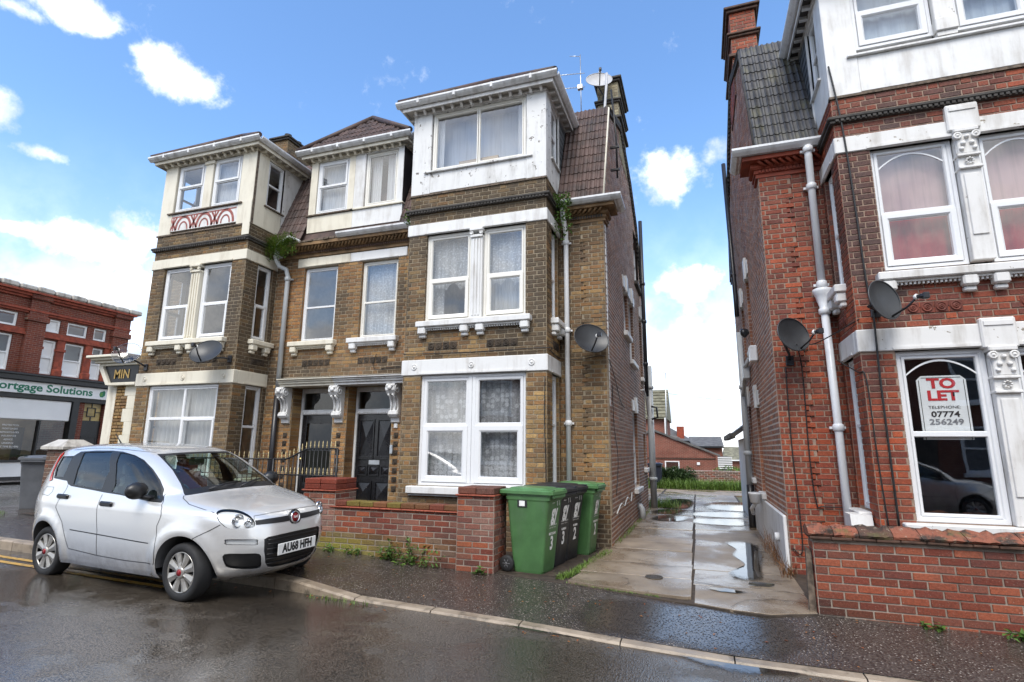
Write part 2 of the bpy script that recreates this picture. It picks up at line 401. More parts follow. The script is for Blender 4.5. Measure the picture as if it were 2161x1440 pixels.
# ------------------------------------------------------------------ bricks
CH = .075
SH = .01
class Wall:
    "one house's brickwork: mortar sheets with openings, and a list of bricks laid on them"
    def __init__(s, T): s.T = T; s.m = MB(T); s.bricks = []
class Pl:
    "a vertical plane; pt(u, v, d): u along, v up, d outwards (negative is into the wall)"
    def __init__(s, kind, base): s.k = kind; s.b = base
    def pt(s, u, v, d=0.):
        if s.k == 'F': return (u, s.b-d, v)
        if s.k == '+': return (s.b+d, u, v)
        if s.k == '-': return (s.b-d, u, v)
        if s.k == 'B': return (u, s.b+d, v)
    def q(s, mb, *p, **k):
        pts = [s.pt(*x) for x in p]
        if s.k in '-B': pts = pts[::-1]
        mb.quad(*pts, **k)
    def n(s): return {'F': (0, -1, 0), '+': (1, 0, 0), '-': (-1, 0, 0), 'B': (0, 1, 0)}[s.k]
    def box(s, mb, u0, u1, v0, v1, d0, d1, ch=0.):
        a, b = s.pt(u0, v0, d0), s.pt(u1, v1, d1); mb.box(a[0], b[0], a[1], b[1], a[2], b[2], ch)
def flemish(u0, u1, row, L=.225):
    "stretcher, header, stretcher, ... alternating, rows offset"
    per = L*1.5; x = u0 - per + (per*.5 if row % 2 else 0.); out = []
    while x < u1:
        out.append((x, x+L)); out.append((x+L, x+per)); x += per
    return out
def stretcher(u0, u1, row, L=.225):
    x = u0 - L + (L*.5 if row % 2 else 0.); out = []
    while x < u1: out.append((x, x+L)); x += L
    return out
def lay(W, pl, u0, u1, v0, v1, colfn, holes=(), proj=.007, bond=flemish, mortar=True, reveal=0., phase=0., projfn=None, L=.225, jt=.0055):
    us = sorted({u0, u1, *[h[i] for h in holes for i in (0, 1) if u0 < h[i] < u1]})
    vs_ = sorted({v0, v1, *[h[i] for h in holes for i in (2, 3) if v0 < h[i] < v1]})
    if mortar:
        for i in range(len(us)-1):
            for j in range(len(vs_)-1):
                a, b, c, d = us[i], us[i+1], vs_[j], vs_[j+1]; mu, mv = (a+b)/2, (c+d)/2
                if any(h[0] < mu < h[1] and h[2] < mv < h[3] for h in holes): continue
                pl.q(W.m, (a, c), (b, c), (b, d), (a, d))
    if reveal:
        for h in holes:
            a, b, c, d = h[:4]; r = reveal
            pl.q(W.m, (a, c), (a, d), (a, d, -r), (a, c, -r)); pl.q(W.m, (b, d), (b, c), (b, c, -r), (b, d, -r))
            pl.q(W.m, (a, d), (b, d), (b, d, -r), (a, d, -r)); pl.q(W.m, (b, c), (a, c), (a, c, -r), (b, c, -r))
            # brick returns on the jambs
            for side, uu in ((1, a), (-1, b)):
                k0 = math.floor(c/CH)
                for k in range(k0, math.ceil(d/CH)+1):
                    z0, z1 = max(k*CH, c)+.005, min(k*CH+CH, d)-.005
                    if z1-z0 < .02: continue
                    col = colfn(uu, (z0+z1)/2)
                    W.bricks.append(('jamb', pl, uu, side, z0, z1, r, col))
    k0 = math.floor(v0/CH + 1e-6)
    for k in range(k0, math.ceil(v1/CH)+1):
        c, d = max(k*CH, v0), min(k*CH+CH, v1)
        if d-c < .03: continue
        for a, b in bond(u0+phase, u1, k, L):
            a, b = max(a, u0), min(b, u1)
            if b-a < .03: continue
            cuts = [a] + sorted(x for h in holes for x in (h[0], h[1]) if a+.012 < x < b-.012 and h[2] < d and h[3] > c) + [b]
            for i in range(len(cuts)-1):
                p, q = cuts[i], cuts[i+1]; cc, dd = c, d; mu = (p+q)/2; dead = False
                for h in holes:
                    if h[0] < mu < h[1] and h[2] < dd and h[3] > cc:
                        if h[2] <= cc+.012 and h[3] >= dd-.012: dead = True; break
                        if h[2] > cc: dd = min(dd, h[2])
                        else: cc = max(cc, h[3])
                if dead or q-p < .03 or dd-cc < .025: continue
                pr = proj + (rng.random()-.5)*.004 + (projfn(mu, (cc+dd)/2) if projfn else 0.)
                W.bricks.append(('face', pl, p+jt, q-jt, cc+jt, dd-jt, pr, colfn(mu, (cc+dd)/2)))
def finish_wall(W, house, wall_name, mortar, brickmat, limit=300, zmin=1.15, prefer=None):
    wall = W.m.build(wall_name, mortar, house)
    T = W.T; cand = []
    for i, b in enumerate(W.bricks):
        if b[0] != 'face': continue
        _, pl, a, c, z0, z1, pr, col = b
        if z1-z0 < CH-.021 or c-a < .09: continue
        P = Vector(T(*pl.pt((a+c)/2, (z0+z1)/2, 0)))
        if P.z < zmin: continue
        n = Vector(pl.n()); n.x *= -1 if T.flip else 1
        pj = project(P)
        if not pj or not (10 < pj[0] < 2150 and 10 < pj[1] < 1430): continue
        cs = n.dot((CAM_POS-P).normalized())
        if cs < .15: continue
        if prefer and not prefer(P): continue
        cand.append(((c-a)*cs/(pj[2]**2)*(z1-z0), i))
    cand.sort(reverse=True); single = {i for _, i in cand[:limit]}
    mb = MB(T); cols = []; cache = {}
    for i, b in enumerate(W.bricks):
        if b[0] == 'jamb':
            _, pl, uu, side, z0, z1, r, col = b; e = .004*side
            pl.q(mb, *([(uu+e, z0, -.004), (uu+e, z1, -.004), (uu+e, z1, -r+.004), (uu+e, z0, -r+.004)][::side])); cols.append(col); continue
        _, pl, a, c, z0, z1, pr, col = b
        ch = .004; s0 = -.003
        if i in single:
            w, h, p = round(c-a, 3), round(z1-z0, 3), round(pr, 3)
            if (w, h, p) not in cache:
                m2 = MB()
                o = [(-w/2, -s0, -h/2), (w/2, -s0, -h/2), (w/2, -s0, h/2), (-w/2, -s0, h/2)]
                f = [(-w/2+ch, -p, -h/2+ch), (w/2-ch, -p, -h/2+ch), (w/2-ch, -p, h/2-ch), (-w/2+ch, -p, h/2-ch)]
                m2.quad(*f)
                for k in range(4): m2.quad(o[k], o[(k+1) % 4], f[(k+1) % 4], f[k])
                me = m2.mesh('brick', brickmat); set_col(me, [(1, 1, 1)]*5); cache[(w, h, p)] = me
            ob = bpy.data.objects.new('brick', cache[(w, h, p)]); COL.objects.link(ob)
            n = Vector(pl.n()); n.x *= -1 if T.flip else 1
            Y = -n; Z = Vector((0, 0, 1)); X = Y.cross(Z)
            M = Matrix((X, Y, Z)).transposed().to_4x4(); M.translation = Vector(T(*pl.pt((a+c)/2, (z0+z1)/2, 0)))
            ob.matrix_basis = M; ob.color = (*col, 1); attach(ob, wall); continue
        j = lambda: (rng.random()-.5)*.003
        o = [(a, z0, s0), (c, z0, s0), (c, z1, s0), (a, z1, s0)]
        f = [(a+ch+j(), z0+ch+j(), pr), (c-ch+j(), z0+ch+j(), pr), (c-ch+j(), z1-ch+j(), pr), (a+ch+j(), z1-ch+j(), pr)]
        pl.q(mb, *f)
        for k in range(4): pl.q(mb, o[k], o[(k+1) % 4], f[(k+1) % 4], f[k])
        cols += [col]*5
    me_ob = mb.build('brickwork', brickmat, wall, kind='stuff'); set_col(me_ob.data, cols)
    return wall

# ------------------------------------------------------------------ windows
def ring(mb, pl, c, bw, d0, d1):
    "a glazing frame: cell rectangle c = (u0,u1,v0,v1), border bw, faces from d1 (back) to d0 (front), bead sloping to the glass"
    u0, u1, v0, v1 = c
    o = [(u0, v0), (u1, v0), (u1, v1), (u0, v1)]; i1 = [(u0+bw*.72, v0+bw*.72), (u1-bw*.72, v0+bw*.72), (u1-bw*.72, v1-bw*.72), (u0+bw*.72, v1-bw*.72)]
    i2 = [(u0+bw, v0+bw), (u1-bw, v0+bw), (u1-bw, v1-bw), (u0+bw, v1-bw)]
    for k in range(4):
        l = (k+1) % 4
        pl.q(mb, (*o[k], d0), (*o[l], d0), (*i1[l], d0), (*i1[k], d0))
        pl.q(mb, (*i1[k], d0), (*i1[l], d0), (*i2[l], d0-.018), (*i2[k], d0-.018))
        pl.q(mb, (*i2[k], d0-.018), (*i2[l], d0-.018), (*i2[l], d1), (*i2[k], d1))
        pl.q(mb, (*o[l], d0), (*o[k], d0), (*o[k], d1), (*o[l], d1))
def window(house, T, pl, u0, u1, v0, v1, cells, mat='upvc', depth=-.09, border=.05, sash=.05, glass='glass', label=None, arch=False):
    """outer frame u0..v1; cells: list of (fu0,fu1,fv0,fv1,opens) as fractions of the inside of the outer frame"""
    mb = MB(T); ring(mb, pl, (u0, u1, v0, v1), border, depth, depth-.07)
    iu0, iu1, iv0, iv1 = u0+border, u1-border, v0+border, v1-border
    panes = []
    for cu0, cu1, cv0, cv1, op in cells:
        c = (iu0+(iu1-iu0)*cu0, iu0+(iu1-iu0)*cu1, iv0+(iv1-iv0)*cv0, iv0+(iv1-iv0)*cv1)
        sw = sash if op else sash*.55
        dd = depth+.012 if op else depth-.004
        ring(mb, pl, c, sw, dd, depth-.05)
        panes.append((c[0]+sw, c[1]-sw, c[2]+sw, c[3]-sw, dd-.022))
        if arch and cv1 > .95:
            # curved glazing bar near the head
            w = c[1]-c[0]-2*sw; cx_ = (c[0]+c[1])/2; top = c[3]-sw-.02; rise = .16; n = 14
            for k in range(n):
                t0, t1 = -1+2*k/n, -1+2*(k+1)/n; z0, z1 = top-rise*t0*t0, top-rise*t1*t1
                for dz in (0, ):
                    pl.q(mb, (cx_+w/2*t0, z0-.011, dd-.015), (cx_+w/2*t1, z1-.011, dd-.015), (cx_+w/2*t1, z1+.011, dd-.015), (cx_+w/2*t0, z0+.011, dd-.015))
                    pl.q(mb, (cx_+w/2*t0, z0-.011, dd-.022), (cx_+w/2*t1, z1-.011, dd-.022), (cx_+w/2*t1, z1-.011, dd-.015), (cx_+w/2*t0, z0-.011, dd-.015))
    w = mb.build('window', mat, house)
    if label: w['label'] = label
    for a, b, c, d, dep in panes:
        g = MB(T); pl.q(g, (a-.004, c-.004, dep), (b+.004, c-.004, dep), (b+.004, d+.004, dep), (a-.004, d+.004, dep)); g.build('pane', glass, w)
    return w
def curtain(T, pl, u0, u1, v0, v1, d, mat, label, group=None, amp=.018, waves=11, hem=None, name='net_curtain', n=44):
    "hanging cloth with folds; hem: function of 0..1 giving a lower edge offset"
    mb = MB(T); nv = 6; W_ = u1-u0
    ph = rng.random()*6
    def P(i, j):
        t = i/n; b0 = v0 + (hem(t) if hem else 0.); z = b0 + (v1-b0)*j/nv; gather = .55+.45*(1-j/nv)
        return pl.pt(u0+W_*t, z, d + amp*gather*(math.sin(t*waves*6.283+ph) + .4*math.sin(t*waves*2.3*6.283+1.7*ph)))
    for i in range(n):
        for j in range(nv):
            b0, b1 = v0+(hem(i/n) if hem else 0.), v0+(hem((i+1)/n) if hem else 0.)
            za = [b0+(v1-b0)*j/nv-v0, b1+(v1-b1)*j/nv-v0, b1+(v1-b1)*(j+1)/nv-v0, b0+(v1-b0)*(j+1)/nv-v0]
            mb.quad(P(i, j), P(i+1, j), P(i+1, j+1), P(i, j+1), smooth=True, uv=[(W_*i/n, za[0]), (W_*(i+1)/n, za[1]), (W_*(i+1)/n, za[2]), (W_*i/n, za[3])])
    return mb.build(name, mat, label=label, cat='curtain', group=group)
def roses(house, T, pl, pts, mat, r=.055):
    for u, v in pts:
        mb = MB(T); pl.box(mb, u-r-.010, u+r+.010, v-r-.010, v+r+.010, -.01, .013, .003)
        o = pl.pt(u, v, .012); ax = pl.n()
        mb.lathe([(r, .002), (r, .012), (r*.8, .012), (r*.72, .004), (r*.55, .004), (r*.45, .016), (r*.3, .016), (r*.24, .004), (r*.14, .02), (0.001, .022)], o, ax, 14, cap=False)
        mb.build('rose_tile', mat, house)
# ------------------------------------------------------------------ ground levels (the street falls gently to the right, the crossing is a dropped kerb)
def pl_interp(tab, x):
    if x <= tab[0][0]: return tab[0][1]
    for (a, za), (b, zb) in zip(tab, tab[1:]):
        if x <= b:
            t = (x-a)/(b-a); return za+(zb-za)*t
    return tab[-1][1]
KZ = [(-60, .34), (-24, .30), (-14, .31), (-9.2, .26), (-4.3, .175), (-3.4, .05), (-1.7, 0.), (-.75, -.045), (.15, -.077), (1.05, -.08), (3, -.10), (40, -.3)]
UP = [(-60, .12), (-4.3, .125), (-3.4, .022), (2.4, .022), (4.5, .10), (40, .10)]
WZ = [(-60, .36), (-14, .34), (-9, .26), (-5.3, .14), (-4.4, .09), (-3.2, .0), (1, 0.), (2.6, -.03), (6, -.06), (40, -.22)]
def kerb_y(x): return 5.0 + .0265*(1-x)
def kerb_z(x): return pl_interp(KZ, x)
def gutter_z(x): return kerb_z(x) - pl_interp(UP, x)
def wall_y(x): return 6.95 if x < -2.55 else (6.95 + (6.40-6.95)*clamp((x+2.55)/3.5))
def pave_z(x, y):
    t = clamp((y-kerb_y(x))/(wall_y(x)-kerb_y(x))); return kerb_z(x)*(1-t) + pl_interp(WZ, x)*t
def road_z(x, y):
    d = kerb_y(x)-y; return gutter_z(x) + (.012 if x < -3.5 else .03)*min(d, 2.0)*(1 if d > 0 else 0) - .004*max(0., min(d, 2.5)-2.0)
def sheet(name, mat, xs, y_of, zf, kind='structure', inset=0., label=None):
    "grid sheet: y_of(x) -> list of y"
    mb = MB(); cols = [[(x, y, zf(x, y)) for y in y_of(x)] for x in xs]
    for a, b in zip(cols, cols[1:]):
        for j in range(len(a)-1): mb.quad(a[j], b[j], b[j+1], a[j+1], smooth=True)
    return mb.build(name, mat, kind=kind, label=label)
def frange(a, b, s):
    n = max(1, round((b-a)/s)); return [a+(b-a)*i/n for i in range(n+1)]
def ground_mats():
    # wet road asphalt
    m, nt, out = new_mat('asphalt'); b = NB(nt)
    agg = b.voronoi(78); big = b.noise(.5, 6, .6); patch = b.noise(.23, 3, .5)
    c = b.mix(b.ramp(agg.outputs['Distance'], .2, .75), (.165, .148, .128), (.040, .036, .032))
    c = b.mix(b.ramp(patch, .42, .62), b.mix(1., c, (.62, .60, .58), 'MULTIPLY'), b.mix(1., c, (1.25, 1.18, 1.08), 'MULTIPLY'))
    c = b.mix(b.ramp(b.noise(9, 5, .7), .62, .72, 0, .4), c, (.10, .055, .032))
    speck = b.voronoi(46); c = b.mix(b.math('MULTIPLY', b.ramp(speck.outputs['Distance'], .05, .12, 1, 0), b.ramp(b.noise(11, 2), .62, .7)), c, (.5, .47, .42))
    dry = b.ramp(b.math('ADD', b.math('MULTIPLY', big, .75), b.math('MULTIPLY', b.noise(3.2, 5), .25)), .47, .64)      # film of water where low, damp stone where high
    film = b.ramp(b.noise(.42, 5, .55, (1, 2.2, 1)), .53, .63)
    sx_ = b.N('ShaderNodeSeparateXYZ'); b.L(b.position(), sx_.inputs[0]); film = b.math('MULTIPLY', film, b.ramp(sx_.outputs[0], -4.5, -1.0, 1, .35)); dry = b.math('ADD', dry, b.ramp(sx_.outputs[0], -4.5, -.5, 0, .45), clamp=True)
    dry = b.math('MULTIPLY', dry, b.ramp(film, 0, 1, 1, .2, False))
    c = b.mix(b.math('SUBTRACT', 1., dry), c, b.mix(1., c, (.6, .58, .56), 'MULTIPLY'))
    h = b.math('ADD', agg.outputs['Distance'], b.math('MULTIPLY', b.noise(60, 4), .4))
    bm = b.N('ShaderNodeBump'); bm.inputs['Distance'].default_value = .006; b.L(h, bm.inputs['Height']); b.L(b.ramp(dry, 0, 1, .12, .65), bm.inputs['Strength'])
    b.pbsdf(out, c, b.ramp(dry, 0, 1, .065, .36), 0, .85, bm.outputs[0])
    # tarmac pavement with pale chippings
    m, nt, out = new_mat('pavement_tarmac'); b = NB(nt)
    v = b.voronoi(52); v2 = b.voronoi(95)
    c = b.mix(b.ramp(v.outputs['Distance'], .15, .8), (.10, .082, .070), (.030, .025, .023))
    sepc = b.N('ShaderNodeSeparateColor'); b.L(v.outputs['Color'], sepc.inputs[0])
    chip = b.math('MULTIPLY', b.math('GREATER_THAN', sepc.outputs[0], .80), b.ramp(v.outputs['Distance'], .22, .36, 1, 0))
    c = b.mix(chip, c, (.42, .37, .32)); c = b.mix(b.ramp(b.noise(1.1, 5), .5, .7, 0, .5), c, (.055, .036, .026))
    wet = b.ramp(b.noise(.8, 5, .6), .38, .6)
    h = b.math('ADD', b.math('MULTIPLY', v.outputs['Distance'], -1.), b.math('MULTIPLY', v2.outputs['Distance'], -.5))
    bm = b.N('ShaderNodeBump'); bm.inputs['Distance'].default_value = .007; bm.inputs['Strength'].default_value = .6; b.L(h, bm.inputs['Height'])
    b.pbsdf(out, c, b.ramp(wet, 0, 1, .09, .28), 0, .6, bm.outputs[0])
    # concrete slabs, damp
    m, nt, out = new_mat('concrete_wet'); b = NB(nt); oi = b.N('ShaderNodeObjectInfo')
    v = b.voronoi(80); n = b.noise(1.6, 6, .62)
    c = b.mix(b.ramp(n, .3, .7), (.155, .118, .082), (.29, .235, .175)); c = b.mix(1., c, oi.outputs['Color'], 'MULTIPLY')
    c = b.mix(b.ramp(v.outputs['Distance'], .1, .7, .35, 0), c, (.34, .29, .23)); c = b.mix(b.ramp(b.noise(6, 6, .7), .6, .75, 0, .6), c, (.06, .045, .03))
    wet = b.ramp(b.math('ADD', b.math('MULTIPLY', b.noise(.7, 4), .7), b.math('MULTIPLY', n, .3)), .40, .60)
    bm = b.N('ShaderNodeBump'); bm.inputs['Distance'].default_value = .005; b.L(b.math('ADD', v.outputs['Distance'], b.noise(45, 4)), bm.inputs['Height']); b.L(b.ramp(wet, 0, 1, .18, .6), bm.inputs['Strength'])
    b.pbsdf(out, c, b.ramp(wet, 0, 1, .12, .5), 0, .6, bm.outputs[0])
    # standing water
    m, nt, out = new_mat('water'); b = NB(nt)
    w = b.pbsdf(out, (.028, .024, .02), .03, 0, .9, b.bump(b.noise(5, 2), .035, .02), IOR=1.5)
    at = b.N('ShaderNodeAttribute'); at.attribute_name = 'col'; f = b.math('ADD', at.outputs['Fac'], b.math('MULTIPLY', b.math('SUBTRACT', b.noise(22, 5, .7), .5), .9))
    tr = b.N('ShaderNodeBsdfTransparent'); mx = b.N('ShaderNodeMixShader'); b.L(b.ramp(f, .12, .72), mx.inputs[0]); b.L(tr.outputs[0], mx.inputs[1]); b.L(w.outputs[0], mx.inputs[2]); b.L(mx.outputs[0], out.inputs[0])
    # film of water lying between the chippings of the pavement
    m, nt, out = new_mat('water_film'); b = NB(nt)
    w = b.pbsdf(out, (.05, .044, .038), .16, 0, .9, b.bump(b.noise(40, 3), .15, .01), IOR=1.45)
    at = b.N('ShaderNodeAttribute'); at.attribute_name = 'col'; v = b.voronoi(46); st = b.ramp(v.outputs['Distance'], .26, .44)
    f = b.math('MULTIPLY', st, b.math('ADD', at.outputs['Fac'], b.math('MULTIPLY', b.math('SUBTRACT', b.noise(4, 4), .5), .9)))
    tr = b.N('ShaderNodeBsdfTransparent'); mx = b.N('ShaderNodeMixShader'); b.L(b.ramp(f, .35, .85), mx.inputs[0]); b.L(tr.outputs[0], mx.inputs[1]); b.L(w.outputs[0], mx.inputs[2]); b.L(mx.outputs[0], out.inputs[0])
    m, nt, out = new_mat('kerb_stone'); b = NB(nt); n = b.noise(3.5, 6, .6); v = b.voronoi(140)
    c = b.mix(b.ramp(n, .3, .7), (.20, .155, .11), (.36, .29, .215)); c = b.mix(b.ramp(v.outputs['Distance'], .1, .6, .3, 0), c, (.46, .39, .3)); c = b.mix(b.ramp(b.noise(5, 6, .7), .50, .68, 0, .85), c, (.07, .058, .04))
    b.pbsdf(out, c, b.ramp(n, .3, .7, .3, .55), 0, .5, b.bump(b.noise(70, 4), .4, .004))
    m, nt, out = new_mat('yellow_line'); b = NB(nt); n = b.noise(14, 7, .7)
    c = b.mix(b.ramp(n, .52, .66), (.62, .36, .06), (.09, .07, .05)); b.pbsdf(out, c, .3, 0, .5, b.bump(b.voronoi(110).outputs['Distance'], .4, .004))
    simple('soil', (.045, .032, .022), .8, var=.4, vscale=9, bump=.6, bscale=40)
    simple('earth_brown', (.16, .095, .045), .45, var=.4, vscale=7, bump=.5, bscale=60)
    simple('field', (.09, .09, .05), .9, var=.4, vscale=.6)
ground_mats()
def wet_street():
    mb = MB(); s = 400; z = -1.3
    mb.quad((-s, -s, z), (s, -s, z), (s, s, z), (-s, s, z)); mb.build('ground', 'field', kind='structure')
    xs = frange(-13.6, 14, .4)
    # main road, and the side street that leaves it on the left
    sheet('road', 'asphalt', [-70, -50, -36]+frange(-26, 14, .4)+[25, 45], lambda x: [-12., -8.] + [-4.+(kerb_y(x)+4.02)*i/20 for i in range(21)], lambda x, y: road_z(x, y))
    sheet('side_road', 'asphalt', frange(-22.6, -13.7, .6), lambda x: [kerb_y(x)-.1, 7.5, 10, 14, 20, 30, 45, 70], lambda x, y: gutter_z(x)+.045+.03*math.sin(math.pi*(x+22.6)/8.9)+.004)
    pv = lambda x: [kerb_y(x)+.125] + [kerb_y(x)+.3+(wall_y(x)-kerb_y(x)-.3)*i/6 for i in range(7)] + [7.6, 8.6, 9.5]
    sheet('pavement', 'pavement_tarmac', xs, pv, pave_z)
    sheet('side_pavement', 'pavement_tarmac', [-24.4, -23.5, -22.7], lambda x: [2, 6, 12, 20, 40, 70], lambda x, y: .30)
    sheet('corner_pavement', 'pavement_tarmac', [-13.55, -13.0, -12.1], lambda x: [9.45, 12, 20, 40, 60], lambda x, y: .34)
    # opposite pavement
    sheet('far_pavement', 'pavement_tarmac', [-40, -20, -10, 0, 10, 30], lambda x: [-6., -4.05, -3.0], lambda x, y: .12+road_z(x, -3))
    sheet('front_yard', 'soil', frange(-12, 6, .5), lambda x: [7.0 if x < 0.9 else 6.5, 8, 9.4], lambda x, y: .01 + pave_z(x, 7.5))
    # kerb stones, one object each
    kp = MB(); kp.v = []
    kerb = sheet('kerb', 'soil', frange(-13.6, 14, .5), lambda x: [kerb_y(x)+.01, kerb_y(x)+.12], lambda x, y: kerb_z(x)-.03)
    joints = [-13.6+.915*i for i in range(11)] + [-3.42, -2.55, -1.65, -.74, .16, 1.06, 1.97, 2.88, 3.8, 4.7, 5.6, 6.5]
    for a, b in zip(joints, joints[1:]):
        n = 4; mb = MB(); off = (rng.random()-.5)*.01; g = .006
        st = [a+g+(b-a-2*g)*i/n for i in range(n+1)]
        prof = lambda x: [(kerb_y(x)+off, gutter_z(x)-.08), (kerb_y(x)+off, kerb_z(x)-.018), (kerb_y(x)+off+.018, kerb_z(x)), (kerb_y(x)+.125, kerb_z(x)+.002), (kerb_y(x)+.125, kerb_z(x)-.08)]
        for p, q in zip(st, st[1:]):
            A, B = prof(p), prof(q)
            for i in range(4): mb.quad((p, *A[i]), (q, *B[i]), (q, *B[i+1]), (p, *A[i+1]))
        mb.quad(*[(st[0], *p) for p in prof(st[0])][::-1]); mb.quad(*[(st[-1], *p) for p in prof(st[-1])])
        mb.build('kerb_stone', 'kerb_stone', kerb)
    # double yellow lines
    for d in (.26, .44):
        mb = MB(); xs2 = frange(-13.4, -5.5, .5)
        for a, b in zip(xs2, xs2[1:]):
            mb.quad(*[(x, kerb_y(x)-dd, road_z(x, kerb_y(x)-dd)+.006) for x, dd in ((a, d+.075), (b, d+.075), (b, d), (a, d))])
        mb.build('yellow_line', 'yellow_line', kind='structure')
wet_street()
# ---- concrete drive between the houses
def poly_slab(name, mat, pts, zf, th=.05, parent=None, kind=None, color=None, ch=.003):
    mb = MB(); c = Vector((sum(p[0] for p in pts)/len(pts), sum(p[1] for p in pts)/len(pts)))
    inn = [(p[0]+(c.x-p[0])*ch/max(.1, (Vector(p)-c).length), p[1]+(c.y-p[1])*ch/max(.1, (Vector(p)-c).length)) for p in pts]
    mb.quad(*[(x, y, zf(x, y)) for x, y in inn])
    n = len(pts)
    for i in range(n):
        j = (i+1) % n; mb.quad((*pts[i], zf(*pts[i])-.003), (*pts[j], zf(*pts[j])-.003), (*inn[j], zf(*inn[j])), (*inn[i], zf(*inn[i])))
        mb.quad((*pts[i], zf(*pts[i])-th), (*pts[j], zf(*pts[j])-th), (*pts[j], zf(*pts[j])-.003), (*pts[i], zf(*pts[i])-.003))
    o = mb.build(name, mat, parent, kind=kind)
    if color: o.color = (*color, 1)
    return o
def wob(pts, a=.012): return [(x+(rng.random()-.5)*a, y+(rng.random()-.5)*a) for x, y in pts]
def dens2(pts):
    out = []
    for (a, b), (c, d) in zip(pts, pts[1:]):
        for k in range(6): t = k/6; out.append((a+(c-a)*t+rng.random()*.02-.01, b+(d-b)*t+rng.random()*.03-.015))
    return out+[pts[-1]]
def drive():
    base = poly_slab('driveway', 'soil', [(-2.6, 6.95), (-1.6, 6.72), (-.9, 6.50), (-.1, 6.30), (.5, 6.15), (1.0, 6.36), (1.06, 8), (1.06, 40), (-14, 40), (-14, 16.1), (-1.46, 16.1), (-1.46, 9.2), (-2.6, 9.25)], lambda x, y: .006, .05, kind='structure')
    L = [6.62, 7.32, 8.24, 9.22, 10.56, 11.7, 12.9, 14.2, 15.6, 17.2, 19.0, 21.0]
    for i, (a, b) in enumerate(zip(L, L[1:])):
        g = .013; xl = -1.56 if a < 8.3 else -1.45; x1 = -.19-.012*i
        pts = [(xl, a+g), (x1, a+g), (x1, b-g), (xl, b-g)]
        if i == 0: pts = [(-1.58, 6.74), (-1.3, 6.66), (-.9, 6.575), (-.5, 6.50), (-.24, 6.47), (-.19, 6.50), (-.19, 7.31), (-1.52, 7.31)]
        t = .03+.008*rng.random(); k = .8+.35*rng.random(); sx, sy = (rng.random()-.5)*.006, (rng.random()-.5)*.006
        poly_slab('concrete_slab', 'concrete_wet', wob(pts), lambda x, y, t=t, sx=sx, sy=sy, a=a: t+sx*(x+.8)+sy*(y-a), parent=base, color=(k, k*.97, k*.92))
    Rr = [6.42, 7.18, 8.05, 10.75, 12.0, 12.75, 14.2, 15.8, 17.6, 19.5, 21.5]
    for i, (a, b) in enumerate(zip(Rr, Rr[1:])):
        x0 = -.17-.012*i; x1 = 1.0 if a > 7 else 1.02
        pts = [(x0+.012, a+.01), (x1, a+.01), (x1, b-.01), (x0+.012, b-.01)]
        if i == 0: pts = [(-.15, 6.34), (.2, 6.22), (.55, 6.18), (.8, 6.30), (.98, 6.38), (.98, 7.17), (-.15, 7.17)]
        if i == 2: pts = [(x0+.012, a+.01), (x1, a+.01), (x1, 9.9), (x1, b-.01), (x0+.012, b-.01)]
        t = .012+.006*rng.random(); k = .75+.3*rng.random()
        poly_slab('concrete_slab', 'concrete_wet', wob(pts), lambda x, y, t=t: t, parent=base, color=(k, k*.96, k*.9))
    for (x0, x1, y0, y1) in ((-9, -1.5, 16.3, 23.9), (-1.42, 2.2, 21.6, 24.0), (2.3, 9, 14.7, 24.0)):
        k = 1.0; poly_slab('concrete_slab', 'concrete_wet', [(x0, y0), (x1, y0), (x1, y1), (x0, y1)], lambda x, y: .012, parent=base, color=(1.25, 1.15, 1.0))
    # puddles
    def pud(pts, z, n=6):
        out = []
        for i in range(len(pts)):
            p0, p1, p2, p3 = [Vector(pts[(i+k-1) % len(pts)]) for k in range(4)]
            for j in range(n):
                t = j/n; q = .5*((2*p1)+(-p0+p2)*t+(2*p0-5*p1+4*p2-p3)*t*t+(-p0+3*p1-3*p2+p3)*t**3); out.append((q.x+(rng.random()-.5)*.012, q.y+(rng.random()-.5)*.03))
        mb = MB(); c = (sum(p[0] for p in out)/len(out), sum(p[1] for p in out)/len(out), z)
        ci = Vector(c[:2]); inn = [(p[0]+(ci.x-p[0])*.5, p[1]+(ci.y-p[1])*.3) for p in out]; n_ = len(out)
        ex = [(p[0]-(ci.x-p[0])*.10, p[1]-(ci.y-p[1])*.05) for p in out]
        mb.quad(*[(x, y, z) for x, y in inn])
        for i in range(n_): j = (i+1) % n_; mb.quad((*ex[i], z), (*ex[j], z), (*inn[j], z), (*inn[i], z))
        o = mb.build('puddle', 'water', kind='structure'); at = o.data.color_attributes.new('col', 'FLOAT_COLOR', 'CORNER')
        for p in o.data.polygons:
            for q, li in enumerate(p.loop_indices): v = 1. if p.index == 0 or q >= 2 else 0.; at.data[li].color = (v, v, v, 1)
    pud([(.30, 10.6), (.72, 10.68), (.84, 10.0), (.80, 9.2), (.70, 8.4), (.62, 7.62), (.30, 7.54), (.24, 7.95), (.48, 8.5), (.34, 9.3), (.42, 9.9)], .024)
    pud([(-.02, 7.08), (.2, 7.05), (.42, 6.95), (.2, 6.88), (.0, 6.95)], .0245)
    pud([(-.28, 12.95), (.80, 12.85), (.86, 14.0), (.5, 14.1), (.1, 13.9), (-.3, 13.8)], .0225); pud([(-.3, 14.4), (.85, 14.35), (.9, 15.6), (.2, 15.5), (-.3, 15.2)], .0225)
    pud([(-1.2, 13.1), (-.5, 13.0), (-.35, 14.0), (-1.0, 14.1)], .043); pud([(-1.2, 14.4), (-.4, 14.3), (-.4, 15.5), (-1.2, 15.4)], .043); pud([(-1.2, 16.0), (-.4, 15.8), (-.3, 18.6), (-1.0, 18.8)], .046); pud([(0, 16.2), (1.4, 16.0), (1.8, 18.6), (.2, 18.4)], .0235)
